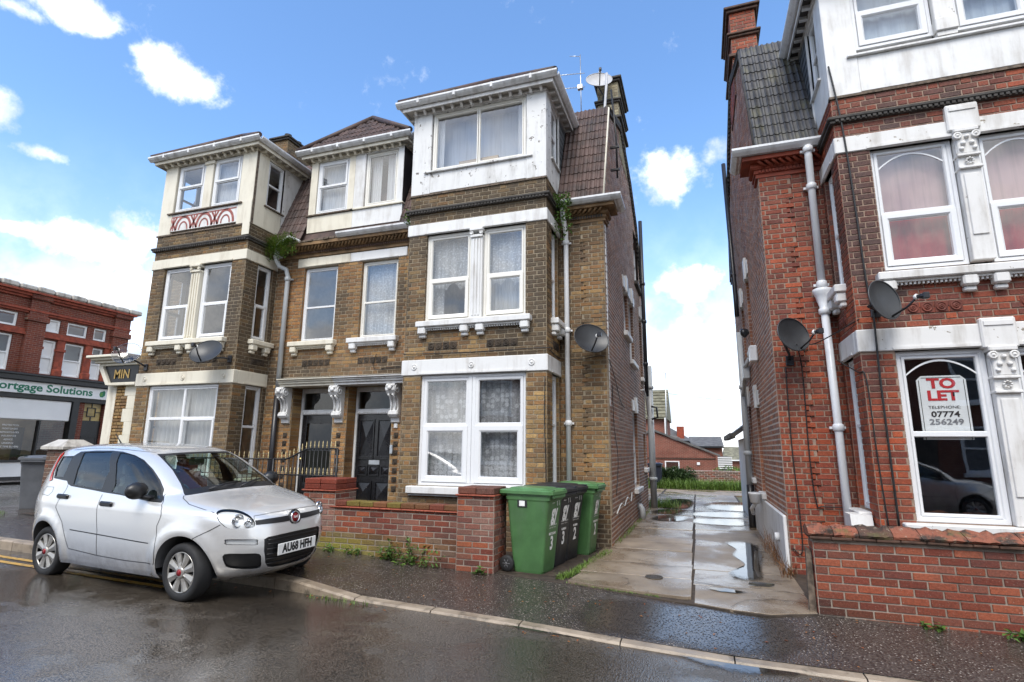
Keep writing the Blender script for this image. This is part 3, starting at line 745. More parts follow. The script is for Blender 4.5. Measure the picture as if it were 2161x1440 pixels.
    # gutter puddles by the dropped kerb
    def strip_pud(x0, x1, w0, w1, off=.01):
        xs = frange(x0, x1, .12); mb = MB()
        edge = [(x, kerb_y(x)-off-.0) for x in xs]; far = [(x, kerb_y(x)-off-(w0+(w1-w0)*math.sin(math.pi*i/(len(xs)-1))*(.8+.4*rng.random()))) for i, x in enumerate(xs)]
        for i in range(len(xs)-1):
            q = [edge[i], edge[i+1], far[i+1], far[i]]
            zz = max(road_z(*p) for p in q)
            mb.quad(*[(x, y, road_z(x, kerb_y(x)-.02)+.012) for x, y in q])
        o = mb.build('puddle', 'water', kind='structure'); at = o.data.color_attributes.new('col', 'FLOAT_COLOR', 'CORNER'); np_ = len(o.data.polygons)
        for p in o.data.polygons:
            for q, li in enumerate(p.loop_indices): v = (1. if q < 2 else 0.)*clamp(min(p.index+(q in (1, 2)), np_-p.index-(q in (1, 2)))/2.); at.data[li].color = (v, v, v, 1)
    strip_pud(-.35, .75, .03, .22); strip_pud(-1.9, -.9, .02, .06)
    mb = MB(); xs = frange(-1.5, 1.0, .25); vals = []
    for i in range(len(xs)-1):
        for j in range(6):
            q = [(xs[i+a], kerb_y(xs[i+a])+.14+(6.38-kerb_y(xs[i+a])-.14)*(j+c)/6) for a, c in ((0, 0), (1, 0), (1, 1), (0, 1))]
            mb.quad(*[(x, y, pave_z(x, y)+.006) for x, y in q]); vals.append([clamp(min((x+1.5)/.5, (1.0-x)/.5))*clamp(1.4-abs((y-5.75)/.65)) for x, y in q])
    o = mb.build('wet_film', 'water_film', kind='structure'); at = o.data.color_attributes.new('col', 'FLOAT_COLOR', 'CORNER')
    for p, v4 in zip(o.data.polygons, vals):
        for li, v in zip(p.loop_indices, v4): at.data[li].color = (v, v, v, 1)
    # cracks in the old concrete
    for pts in ([(-.95, 6.62), (-.88, 6.85), (-.92, 7.05), (-1.0, 7.12)], [(-.19, 7.3), (.0, 7.22), (.25, 7.1), (.5, 7.18), (.95, 7.12)], [(-1.4, 8.0), (-1.0, 8.06), (-.6, 7.98), (-.2, 8.05)], [(.2, 6.3), (.35, 6.6), (.62, 6.75), (.95, 6.72)], [(-1.3, 9.9), (-.9, 9.82), (-.5, 9.95), (-.25, 9.9)], [(.55, 7.2), (.6, 7.5), (.75, 7.7), (.95, 7.75)]):
        mb = MB(); P = dens2(pts); z_ = .043 if pts[0][0] < -.18 and pts[-1][0] < 0 else .0232
        for (a, b), (c, d) in zip(P, P[1:]):
            w = .004+.006*rng.random(); mb.quad((a, b-w, z_), (c, d-w, z_), (c, d+w, z_), (a, b+w, z_))
        mb.build('concrete_crack', 'soil', kind='structure')
    # drain cover
    mb = MB(); mb.lathe([(.105, 0), (.105, .006), (.085, .006), (.085, .0), (.001, .0)], (-.63, 7.27, .04), (0, 0, 1), 24, cap=False)
    for k in range(5): mb.box(-.70+k*.03, -.685+k*.03, 7.20, 7.34, .041, .045)
    mb.build('drain_cover', 'stone_dark', label='small round iron drain cover set in the front drive slab', cat='drain cover')
    mb = MB(); mb.prism([(.44, 7.36), (.52, 7.42), (.72, 7.40), (.66, 7.35), (.52, 7.33)], .024, .045, 'z'); mb.build('broken_tile', 'tile_slate', label='broken grey tile lying by the edge of the puddle', cat='tile')
drive()
# ------------------------------------------------------------------ the Victorian bay-fronted half house (used by both buildings)
YB, YM = 8.4, 9.29            # bay front, main front wall
BX, GX = 1.305, 2.14          # bay half width, gable plane (local x from the bay centre)
def slope_y(z): return 9.17 + .38*(z-6.0)
TILE_W, TILE_G = .17, .235
def tile_mesh(mat, var):
    "one interlocking roll tile: two rolls, a thick lower lip"
    key = 'roof_tile_%s%d' % (mat, var)
    if key in TILES: return TILES[key]
    mb = MB(); n = 9; w = TILE_W; L = TILE_G+.05; th = .016
    def h(t): return .022*max(0., math.sin(t*2*math.pi*2 - .6))**.8 if True else 0
    for i in range(n):
        t0, t1 = i/n, (i+1)/n; x0, x1 = -w/2+w*t0, -w/2+w*t1; a, b = h(t0), h(t1)
        mb.quad((x0, 0, a+th), (x1, 0, b+th), (x1, L, b+.002), (x0, L, a+.002))
        mb.quad((x0, 0, a-.004), (x1, 0, b-.004), (x1, 0, b+th), (x0, 0, a+th))
    me = mb.mesh('roof_tile', mat); TILES[key] = me; return me
TILES = {}
def lay_tiles(roof, T, mat, x0, x1, p0, p1, clip=None, rows=None, wobble=.006):
    "p0 = (y,z) at the eave, p1 = (y,z) at the top; local x from x0 to x1"
    dy, dz = p1[0]-p0[0], p1[1]-p0[1]; Ls = math.hypot(dy, dz); sy, sz = dy/Ls, dz/Ls
    nr = rows or int(Ls/TILE_G); nc = max(1, round((x1-x0)/TILE_W)); sxs = (x1-x0)/(nc*TILE_W)
    for r in range(nr):
        for c in range(nc):
            x = x0 + (c+.5)*(x1-x0)/nc; s0 = r*TILE_G*(Ls/(nr*TILE_G))
            y, z = p0[0]+sy*s0, p0[1]+sz*s0
            if clip and not clip(x, y, z, s0/Ls): continue
            ob = bpy.data.objects.new('roof_tile', tile_mesh(mat, 0)); COL.objects.link(ob)
            P = Vector(T(x, y, z))
            Y = Vector((0, sy, sz)); X = Vector((1, 0, 0)); Z = X.cross(Y)
            M = Matrix((X*sxs, Y, Z)).transposed().to_4x4(); M.translation = P + Z*.012
            ob.matrix_basis = M @ Euler(((rng.random()-.5)*wobble*4, (rng.random()-.5)*wobble*2, (rng.random()-.5)*wobble)).to_matrix().to_4x4()
            attach(ob, roof)
def gutter_run(mb, a, b, axis, pos, out, z, w=.11, h=.085):
    "ogee gutter along x (axis 'x', pos = wall side y, out=-1 towards -y) or along y"
    pr = [(0, .0), (out*w*.35, -.012), (out*w*.75, h*.25), (out*w, h*.62), (out*w, h), (out*(w-.012), h), (out*(w-.014), h*.66), (out*w*.7, h*.36), (0, h*.2)]
    poly = [(pos+p, z+q) for p, q in pr]
    if axis == 'x': mb.prism(poly, a, b, 'x')
    else: mb.prism(poly, a, b, 'y')
def hip_roof(house, T, x0, x1, y0, yback, z0, ax, ay, az, mat, tiles, name='dormer_roof'):
    "hipped roof: eave rectangle x0..x1, front y0; ridge from (ax,ay,az) back to yback"
    mb = MB(T)
    A, B, C, D = (x0, y0, z0), (x1, y0, z0), (x1, yback, z0), (x0, yback, z0); P, Q = (ax, ay, az), (ax, yback, az)
    mb.quad(A, B, P); mb.quad(B, C, Q, P); mb.quad(D, A, P, Q); mb.quad(C, D, Q)
    r = mb.build(name, mat, house)
    if tiles:
        lay_tiles(r, T, mat, x0, x1, (y0, z0), (ay, az), clip=lambda x, y, z, t: x0+(ax-x0)*min(1, t+.16)+.05 < x < x1-(x1-ax)*min(1, t+.16)-.05)
    cap = MB(T); up = .03
    for q in (A, B): cap.tube([tuple(Vector(q)+Vector((0, 0, up))), tuple(Vector(P)+Vector((0, 0, up+.02)))], .06, 8)
    cap.tube([tuple(Vector(P)+Vector((0, 0, up+.02))), tuple(Vector(Q)+Vector((0, 0, up+.02)))], .065, 8)
    cap.build('hip_tile', mat, r); return r
def eaves(house, T, x0, x1, y0, yback, z, nblk, m_paint, m_soffit, m_gutter, over=.17, inner=True):
    "bracketed dormer eaves: bed mould, modillion blocks, soffit, fascia, gutter"
    X0, X1, Y0 = x0-over, x1+over, y0-over
    mb = MB(T); mb.box(X0, X1, Y0, yback, z-.015, z+.03); mb.build('soffit', m_soffit, house)
    mb = MB(T)
    mb.box(x0-.03, x1+.03, y0-.04, y0+.01, z-.07, z-.017, .008)
    mb.box(x0-.04, x0+.0, y0+.012, yback, z-.07, z-.017); mb.box(x1, x1+.04, y0+.012, yback, z-.07, z-.017)
    mb.build('bed_mould', m_paint, house)
    for k in range(nblk):
        x = x0+.06 + (x1-x0-.12)*k/(nblk-1); mb = MB(T)
        mb.prism([(y0-.04, z-.10), (y0-.04, z-.016), (y0-.145, z-.016), (y0-.145, z-.05), (y0-.11, z-.065), (y0-.08, z-.10)], x-.024, x+.024, 'x')
        mb.build('bracket', m_paint, house)
    nb = int((yback-y0)/.22)
    for sx, xx in ((-1, x0), (1, x1)):
        for k in range(nb):
            y = y0+.1+k*.22; mb = MB(T); mb.box(xx+sx*.042, xx+sx*.145, y-.024, y+.024, z-.075, z-.016); mb.build('bracket', m_paint, house)
    mb = MB(T)
    mb.box(X0-.012, X1+.012, Y0-.012, Y0+.012, z-.05, z+.075, .004); mb.box(X0-.012, X0+.012, Y0+.014, yback, z-.05, z+.075); mb.box(X1-.012, X1+.012, Y0+.014, yback, z-.05, z+.075)
    mb.build('fascia', m_paint, house)
    mb = MB(T)
    gutter_run(mb, X0-.11, X1+.11, 'x', Y0-.014, -1, z+.03); gutter_run(mb, Y0-.014, yback, 'y', X0-.014, -1, z+.03); gutter_run(mb, Y0-.014, yback, 'y', X1+.014, 1, z+.03)
    for k in range(4):
        x = X0+(X1-X0)*(k+.5)/4; mb.box(x-.025, x+.025, Y0-.13, Y0-.012, z+.022, z+.122, .006)
    mb.build('gutter', m_gutter, house)
def cornice(house, T, x0, x1, y, m_t, m_dark, ret=None, z=5.62, name='cornice'):
    "moulded brick eaves cornice: fillet, dentils, rope, corona; ret: local x of a gable to return round"
    st = [(0, .06, .035), (.06, .12, .055), (.12, .135, .085), (.135, .205, .10), (.205, .27, .22)]
    mb = MB(T)
    for a, b, d in st:
        xe = x1 + (d if ret else 0.)
        mb.box(x0, xe, y-d, y+.02, z+a, z+b-.001)
        if ret: mb.box(x1-.01, x1+d-.001, y+.021, y+.30, z+a, z+b-.001)
    c = mb.build(name, m_t, house)
    dm = MB(T); n = int((x1-x0)/.045)
    for k in range(n):
        x = x0+(k+.5)*(x1-x0)/n; dm.box(x-.012, x+.012, y-.075, y-.05, z+.066, z+.112)
    dm.build('dentil_course', m_dark, c, kind='stuff')
    rp = MB(T); n = int((x1-x0)/.085)
    for k in range(n):
        x = x0+(k+.5)*(x1-x0)/n
        rp.tube([(x-.05, y-.10, z+.142), (x, y-.145, z+.17), (x+.05, y-.18, z+.203)], .022, 6)
    rp.build('rope_moulding', m_t, c, kind='stuff')
    return c
def sill(house, T, pl, u0, u1, v, mat, corbels=(), h=.10, d=.14, dentil=True):
    mb = MB(T)
    pl.box(mb, u0, u1, v-h, v, -.12, d, .012); pl.box(mb, u0+.03, u1-.03, v-h-.03, v-h-.001, -.001, d-.05)
    if dentil:
        n = int((u1-u0)/.045)
        for k in range(n):
            u = u0+.05+(u1-u0-.1)*(k+.5)/n; pl.box(mb, u-.011, u+.011, v-h-.06, v-h-.031, .0, d-.07)
    s = mb.build('sill', mat, house)
    for u in corbels:
        mb = MB(T); pl.box(mb, u-.075, u+.075, v-h-.13, v-h-.002, -.001, d-.015, .02); pl.box(mb, u-.06, u+.06, v-h-.19, v-h-.131, -.001, d-.06, .015)
        mb.build('corbel', mat, s)
    return s
def lintel(house, T, mat, z0, z1, rounds=False, x0=-BX, x1=BX, d=.028, sides=True):
    F = Pl('F', YB); mb = MB(T)
    F.box(mb, x0-d, x1+d, z0, z1, -.1, d, .01)
    F.box(mb, -.98, .98, z0+.012, z0+.045, d-.001, d+.012)
    l = mb.build('lintel', mat, house)
    if sides:
        for k, X in (('+', x1), ('-', x0)):
            p = Pl(k, X); mb = MB(T); p.box(mb, YB+.102, YM-.005, z0, z1, -.1, d, .006); p.box(mb, YB+.25, YM-.1, z0+.012, z0+.04, d-.001, d+.01); mb.build('lintel', mat, house)
    if rounds:
        for x in (-1.08, 0., 1.06):
            mb = MB(T); o = F.pt(x, (z0+z1)/2+.01, d)
            mb.lathe([(.052, .0), (.052, .012), (.042, .012), (.036, .002), (.030, .002), (.02, .016), (.001, .02)], o, (0, -1, 0), 18, cap=False); mb.build('roundel', mat, l)
    return l
def pilaster(house, T, mat, x, w, z0, z1, d=.05, fancy=False, y=YB):
    F = Pl('F', y); mb = MB(T)
    F.box(mb, x-w/2, x+w/2, z0, z1-.12, -.1, d-.02, .006)
    if not fancy:
        for k in (-1, 0, 1): F.box(mb, x+k*w*.27-.018, x+k*w*.27+.018, z0+.06, z1-.2, d-.021, d, .005)
    else: F.box(mb, x-w*.36, x+w*.36, z0+.3, z1-.58, d-.021, d-.004, .006)
    F.box(mb, x-w*.58, x+w*.58, z1-.055, z1, -.1, d+.035, .01)
    if fancy:
        F.box(mb, x-w*.55, x+w*.55, z1-.36, z1-.33, -.1, d+.02, .006); F.box(mb, x-w*.55, x+w*.55, z1-.52, z1-.49, -.1, d+.02, .006)
        F.box(mb, x-w*.46, x+w*.46, z1-.329, z1-.056, -.1, d+.005, .01)
        for sx in (-1, 1):
            mb.lathe([(.045, -.02), (.045, .03), (.03, .035), (.026, .02), (.012, .04), (.001, .045)], F.pt(x+sx*w*.42, z1-.10, d), (0, -1, 0), 14)
            mb.lathe([(.03, 0), (.022, .03), (.001, .035)], F.pt(x+sx*w*.2, z1-.2, d), (0, -1, 0), 10)
            mb.lathe([(.026, 0), (.02, .03), (.001, .035)], F.pt(x+sx*w*.3, z1-.27, d), (0, -1, 0), 10)
        mb.lathe([(.028, 0), (.02, .04), (.001, .045)], F.pt(x, z1-.12, d), (0, -1, 0), 10)
        for k in range(8):
            t = k*math.pi/4; mb.lathe([(.014, 0), (.01, .018), (.001, .02)], F.pt(x+.035*math.cos(t), z1-.425+.035*math.sin(t), d-.005), (0, -1, 0), 8)
    else:
        F.box(mb, x-w*.54, x+w*.54, z1-.17, z1-.121, -.1, d+.012, .006)
        for sx in (-1, 1): mb.lathe([(.034, -.02), (.034, .02), (.022, .024), (.018, .012), (.001, .026)], F.pt(x+sx*w*.42, z1-.09, d), (0, -1, 0), 12)
    return mb.build('pilaster', mat, house)
def downpipe(house, T, mat, pts, r=.042, joints=(), name='downpipe', ears=True):
    mb = MB(T); mb.tube(pts, r, 10)
    for (x, y, z) in joints:
        mb.lathe([(r*1.02, -.05), (r*1.35, -.04), (r*1.35, .03), (r*1.02, .045)], (x, y, z), (0, 0, 1), 12)
        if ears: mb.box(x-r*1.9, x+r*1.9, y+r*.7, y+r*1.5, z-.02, z+.012)
    return mb.build(name, mat, house)

SASH = [(0, 1, .47, 1, 0), (0, 1, 0, .47, 1)]            # fixed light over an opening one
def bay(house, W, T, c):
    """bay with two brick storeys, lintels, windows, and the timber dormer box on top"""
    col = c['col']; P = c['paint']; F = Pl('F', YB)
    g0 = c.get('gf0', .95); gf, ff = (-.955, .955, g0, 2.80), (-.945, .945, 3.74, 5.38)
    lay(W, F, -BX, BX, c.get('z0', .0), 6.19, col, [gf, (-BX, BX, 2.80, 3.07), ff, (-BX, BX, 5.38, 5.60)], reveal=.10, phase=.03)
    for k, X in (('+', BX), ('-', -BX)):
        s = Pl(k, X)
        lay(W, s, YB, YM, c.get('z0', .0), 6.19, col, [(8.74, 9.2, .95, 2.8), (YB, YM, 2.80, 3.07), (8.74, 9.17, 3.74, 5.38), (YB, YM, 5.38, 5.60)], reveal=.10)
        window(house, T, s, 8.745, 9.195, .955, 2.795, [(0, 1, .55, 1, 0), (0, 1, 0, .55, 0)], c['win'], -.05)
        window(house, T, s, 8.745, 9.165, 3.745, 5.375, SASH, c['win'], -.05)
        sill(house, T, s, 8.66, 9.27, 3.735, c['sill'], (8.76, 9.12), dentil=False)
        sill(house, T, s, 8.68, 9.27, .945, c['sill'], (), dentil=False)
        roses(house, T, s, [(8.86+.12*i, 3.30) for i in range(3)], c['rose'])
    lintel(house, T, c['lintel'], 2.80, 3.07, c.get('rounds', True)); lintel(house, T, c['lintel'], 5.38, 5.60)
    # string course, dark moulded brick
    mb = MB(T); mb.box(-BX-.05, BX+.05, YB-.05, YB+.02, 5.80, 5.835); mb.box(-BX-.075, BX+.075, YB-.075, YB+.02, 5.836, 5.885, .012)
    for sx in (-1, 1): mb.box(sx*(BX-.02), sx*(BX+.05), YB+.021, YM, 5.80, 5.835); mb.box(sx*(BX-.02), sx*(BX+.075), YB+.021, YM, 5.836, 5.885, .012)
    sc = mb.build('string_course', 'stone_dark', house)
    mb = MB(T)
    for k in range(44):
        x = -BX+(k+.5)*2*BX/44; mb.box(x-.018, x+.018, YB-.073, YB-.049, 5.805, 5.834)
    mb.build('dentil_course', 'stone_dark', sc, kind='stuff')
    # roses under the first floor window
    roses(house, T, F, [(x+.14*i, 3.30) for x in c.get('roses', (-.77, .33)) for i in range(4)], c['rose'])
    # sills
    sill(house, T, F, -1.04, 1.06, 3.735, c['sill'], (-.93, -.13, .16, .95)); sill(house, T, F, -1.1, 1.1, g0-.005, c['sill'], (), .12, .12, dentil=False)
    c['front_windows'](house, T, F, gf, ff)
    dormer_box(house, T, c)
def dormer_box(house, T, c):
    F = Pl('F', YB); m = c['dormer']; z0, z1 = 6.19, 7.88
    w0, w1, s0, h1 = -.93, .95, c.get('dorm_sill', 6.63), 7.83
    # posts, apron and head as separate boards
    for a, b in ((-BX-.01, w0), (w1, BX+.01)):
        mb = MB(T); F.box(mb, a, b, z0, z1, -.06, .012, .006); mb.build('corner_board', m, house)
    mb = MB(T); F.box(mb, w0+.002, w1-.002, h1, z1, -.06, .008); mb.build('head_board', m, house)
    mb = MB(T); F.box(mb, w0+.002, w1-.002, z0+c.get('apron_lift', .02), s0-.03, -.06, .005, .004); mb.build('apron_panel', c.get('apron', m), house, label=c.get('apron_label'))
    mb = MB(T); F.box(mb, w0-.12, w1+.12, s0-.028, s0+.006, -.06, .05, .006); mb.build('dormer_sill', c.get('dsill', m), house)
    mb = MB(T); F.box(mb, -BX-.02, BX+.02, z0-.035, z0-.002, -.05, .028); mb.build('base_rail', 'timber_rotten', house)
    if c.get('apron_art'): c['apron_art'](house, T, F)
    for k, X in (('+', BX), ('-', -BX)):
        s = Pl(k, X); mb = MB(T); yb0, yb1 = slope_y(z0), slope_y(z1)
        y0, y1, v0, v1 = 8.76, 9.24, 6.72, 7.80
        def sq(a, b, c_, d, dd=.01): s.box(mb, a, b, c_, d, -.05, dd, .003)
        sq(YB+.064, y0-.002, z0, z1); sq(y0, y1, v1, z1); sq(y0, y1, z0, v0-.03)
        mb.build('side_board', m, house)
        mb = MB(T)
        s.q(mb, (y1+.002, z0, .012), (yb0+.02, z0, .012), (yb1+.03, z1, .012), (y1+.002, z1, .012)); ch_ = mb.build('cheek', c.get('cheek', m), house)
        if c.get('cheek') == 'slate_cladding':
            for i in range(12):
                zz = z0+.02+i*.14
                if zz+.13 > z1: break
                mb = MB(T); ya = y1+.03; ybq = slope_y(zz)+.03
                pts = [(ya, zz, .026), (ybq, zz, .026), (slope_y(zz+.15)+.03, zz+.15, .016), (ya, zz+.15, .016)]
                s.q(mb, *pts); s.q(mb, (ya, zz, .014), (ybq, zz, .014), (ybq, zz, .026), (ya, zz, .026)); mb.build('slate', 'slate_cladding', ch_)
            mb = MB(T); s.box(mb, y1+.002, y1+.03, z0, z1, .0, .03); mb.build('corner_board', m, house)
        mb = MB(T); p, q = s.pt(yb0+.01, z0, .03), s.pt(yb1+.02, z1, .03)
        mb.tube([p, q], .035, 6); mb.build('flashing', c.get('flash', 'lead'), house)
        window(house, T, s, y0+.01, y1-.01, v0, v1-.005, [(0, 1, .5, 1, 0), (0, 1, 0, .5, 0)], c['win'], -.02, .04, .045)
        mb = MB(T); s.box(mb, y0-.05, y1+.05, v0-.03, v0-.002, -.05, .05); mb.build('dormer_sill', c.get('dsill', m), house)
    c['dormer_windows'](house, T, F, (w0, w1, s0, h1))
    eaves(house, T, -BX, BX, YB, 10.35, z1+.035, 14, c['eave_paint'], c['soffit'], c['gutter'], .17)
    hip_roof(house, T, -BX-.24, BX+.24, YB-.24, 11.8, z1+.13, 0, 9.2, 8.86, c['tile'], True)
def outer_strip(house, W, T, c, roof):
    "narrow front wall between bay and gable with brick quoins, its eaves and mansard tiles"
    F = Pl('F', YM); col = c['col']
    def quoin(u, v):
        k = int(v/.375) % 2; edge = GX-.34 if k else GX-.42
        return .02 if u > edge else 0.
    for k in range(15):
        edge = GX-.34 if k % 2 else GX-.42; F.box(W.m, edge-.002, GX, k*.375, k*.375+.372, .0, .02)
    lay(W, F, BX, GX, 0, 5.62, col, reveal=0, projfn=quoin, phase=.05)
    cornice(house, T, BX, GX, YM, c['terra'], c['terra_dark'], ret=True)
    mb = MB(T); gutter_run(mb, BX+.02, GX+.36, 'x', YM-.24, -1, 5.90); gutter_run(mb, YM-.24, YM+.34, 'y', GX+.245, 1, 5.90)
    mb.box(BX+.02, GX+.24, YM-.238, YM, 5.892, 5.905); mb.box(GX+.02, GX+.243, YM+.001, YM+.30, 5.892, 5.905); mb.build('gutter', c['gutter'], house)
    lay_tiles(roof, T, c['tile'], BX+.03, GX+.03, (slope_y(5.98)-.10, 5.98), (slope_y(8.4), 8.4), clip=None)
    mb = MB(T); mb.box(GX+.002, GX+.05, 9.15, 9.2, 5.98, 6.02)
    mb.tube([(GX+.03, slope_y(5.98)-.08, 5.99), (GX+.03, slope_y(8.4)+.02, 8.42)], .028, 6); mb.build('verge', c['verge'], roof)
PROFILE = [(9.29, 6.0), (10.10, 8.40), (11.95, 9.14), (13.75, 8.55), (15.0, 7.75), (16.0, 6.0)]
def prof_z(y):
    for (a, za), (b, zb) in zip(PROFILE, PROFILE[1:]):
        if a <= y <= b: return za + (zb-za)*(y-a)/(b-a)
    return 6.0
def gable(house, W, T, c, holes, top_hole=None, yend=16.0):
    s = Pl('+', GX); col = c['gcol']
    lay(W, s, YM, yend, 0, 6.0, col, holes, proj=.003, jt=.010, reveal=.09, bond=c.get('gbond', flemish))
    ys = sorted({p[0] for p in PROFILE} | ({top_hole[0], top_hole[1]} if top_hole else set()))
    for a, b in zip(ys, ys[1:]):
        if b > yend + 1e-6: break
        zb = 6.0
        if top_hole and top_hole[0]-1e-6 <= a and b <= top_hole[1]+1e-6: zb = top_hole[3]
        s.q(W.m, (a, zb), (b, zb), (b, prof_z(b)), (a, prof_z(a)))
    n0 = len(W.bricks)
    lay(W, s, YM, yend, 6.0, 9.15, col, [top_hole] if top_hole else (), proj=.003, jt=.010, mortar=False)
    W.bricks[n0:] = [b for b in W.bricks[n0:] if b[0] == 'face' and b[5]+.02 < min(prof_z(b[2]), prof_z(b[3]))]
    # dentilled brick verge
    vg = MB(T)
    for (a, za), (b, zb) in zip(PROFILE[1:], PROFILE[2:]):
        n = max(2, int(math.hypot(b-a, zb-za)/.12))
        d = Vector((0, b-a, zb-za)).normalized()
        vg.tube([(GX+.03, a, za+.03), (GX+.03, b, zb+.03)], .04, 6)
        for k in range(n):
            t = (k+.5)/n; y, z = a+(b-a)*t, za+(zb-za)*t-.06; vg.box(GX, GX+.05, y-.035, y+.035, z-.04, z+.03)
    vg.build('verge_course', 'stone_dark', house)
    # upper roof planes and rear
    r = MB(T)
    for (a, za), (b, zb) in zip(PROFILE[1:], PROFILE[2:]):
        r.quad((GX+.03, a, za+.05), (GX+.03, b, zb+.05), (c['roof_to'], b, zb+.05), (c['roof_to'], a, za+.05))
    r.build('upper_roof', c['tile'], house)
def interior(house, T, x0, x1, yend, mat='room'):
    mb = MB(T)
    for z in (.42, 3.2, 6.05):
        mb.quad((-BX+.11, YB+.12, z), (BX-.11, YB+.12, z), (BX-.11, YM+.35, z), (-BX+.11, YM+.35, z)); mb.quad((x0, YM+.351, z), (x1, YM+.351, z), (x1, yend, z), (x0, yend, z))
    mb.quad((x0, 12.0, .4), (x1, 12.0, .4), (x1, 12.0, 8.2), (x0, 12.0, 8.2))
    mb.quad((-BX+.02, YB+.12, 7.86), (BX-.02, YB+.12, 7.86), (BX-.02, 10.2, 7.86), (-BX+.02, 10.2, 7.86)); mb.quad((x0, 9.95, 7.88), (x1, 9.95, 7.88), (x1, yend, 7.88), (x0, yend, 7.88))
    for x in ((-BX-.6), 1.7): mb.quad((x, YM+.4, .4), (x, 12, .4), (x, 12, 6), (x, YM+.4, 6)); mb.quad((x, 10.2, 6), (x, 12, 6), (x, 12, 7.8), (x, 10.2, 7.8))
    mb.build('interior', mat, house)
# ------------------------------------------------------------------ left building: a pair of yellow brick houses
def pick(cols): return cols[int(rng.random()*len(cols)) % len(cols)]
def yellow(soot_fn, seed, warm=0.):
    base = [(.33, .21, .09), (.28, .175, .075), (.40, .26, .11), (.22, .13, .06), (.32, .17, .065), (.26, .175, .095)]
    dark = (.082, .062, .042)
    def f(u, v):
        c = pick(base); k = .8+.4*rng.random(); c = tuple(x*k for x in c)
        if warm: c = lerp(c, (.42, .17, .055), warm*vnoise(u*1.3, v*.8, seed+5))
        s = soot_fn(u, v) + .9*(vnoise(u*1.6, v*.9, seed)-.5) + .5*(rng.random()-.5) + 1.3*max(0., vnoise(u*5.5, v*.45, seed+7)-.58)
        return lerp(c, dark, clamp(s, 0, .93))
    return f
def bay_soot(u, v):
    s = .42 if v < 2.8 else .52 if v < 3.7 else .72 if v < 5.5 else .82
    return s
def bay_soot_dark(u, v): return (.34 if v < 2.8 else .55 if v < 3.7 else .74 if v < 5.5 else .74)
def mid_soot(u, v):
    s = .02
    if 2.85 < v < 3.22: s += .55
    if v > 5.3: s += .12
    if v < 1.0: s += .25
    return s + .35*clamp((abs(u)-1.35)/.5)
def strip_soot(u, v): return .42 + .25*vnoise(u*2, v*.6, 77) + (.3 if v < .9 else 0) 
def gable_col(u, v):
    c = pick([(.30, .145, .085), (.25, .125, .08), (.35, .165, .085), (.21, .12, .085), (.31, .14, .075), (.26, .145, .095)])
    k = .8+.4*rng.random(); c = tuple(x*k for x in c)
    if v > 4.6: c = lerp(c, (.24, .16, .125), .45*vnoise(u*.8, v*.5, 31))
    return lerp(c, (.10, .07, .06), clamp(.5*(vnoise(u*1.1, v*1.1, 9)-.45)*2))

LH = thing('semi_detached_house', (-6.8, 9.3, 0), 'pair of yellow brick three storey bay houses with white and cream trim', 'house', 'tall Victorian bay fronted houses')
TR, TL, TC = make_T(-3.585, 1), make_T(-10.02, -1), make_T(-6.8, 1)
WY = Wall(ident); WY_T = {}
walls = []
roofL = MB(); roofL.quad((-12.2, slope_y(5.98)+.02, 5.98), (-1.42, slope_y(5.98)+.02, 5.98), (-1.42, slope_y(8.4)+.02, 8.4), (-12.2, slope_y(8.4)+.02, 8.4))
ROOF_L = roofL.build('roof', 'tile_brown', LH)

def nets(T, F, rect, halves, mat, lab, group, d=-.2, **k):
    u0, u1, v0, v1 = rect
    for a, b in halves: curtain(T, F, a, b, v0+.03, v1-.02, d, mat, lab, group, **k)
# ---- right hand house of the pair
def r_front(house, T, F, gf, ff):
    window(house, T, F, -.955, .955, .955, 2.795, [(0, .462, .53, 1, 0), (.538, 1, .53, 1, 0), (.0, .462, 0, .53, 1), (.538, 1, 0, .53, 1)], 'upvc', -.04, .06, .10)
    mb = MB(T); F.box(mb, -.068, -.002, 1.0, 2.75, -.11, -.034, .005); F.box(mb, .002, .068, 1.0, 2.75, -.11, -.034, .005); mb.build('window_mullion', 'upvc', house)
    curtain(T, F, -.90, .90, .98, 2.77, -.2, 'net_rose', 'white net curtain woven with roses in the wide ground floor bay window', amp=.01, waves=7)
    window(house, T, F, -.945, -.06, 3.745, 5.375, SASH, 'upvc_cream', -.05, .06, .07); window(house, T, F, .165, .945, 3.745, 5.375, SASH, 'upvc_cream', -.05, .06, .07)
    pilaster(house, T, 'paint_white', .052, .215, 3.737, 5.378)
    for a, b, w in ((-.9, -.1, 'beside the chimney reflection'), (.2, .9, 'beside the corner pier')):
        curtain(T, F, a, b, 4.30, 5.35, -.2, 'net_lace', 'lace net curtain high in the first floor bay light ' + w, hem=lambda t: .10*abs(math.sin(t*9))-.28*(abs(t-.5))+.1, amp=.012)
    curtain(T, F, .2, .9, 3.77, 4.6, -.26, 'net_sheer', 'sheer white drape hanging below the scalloped lace by the fluted pilaster')
    curtain(T, F, -.92, -.68, 3.77, 4.7, -.26, 'net_lace', 'gathered lace drape at the edge of the first floor bay window')
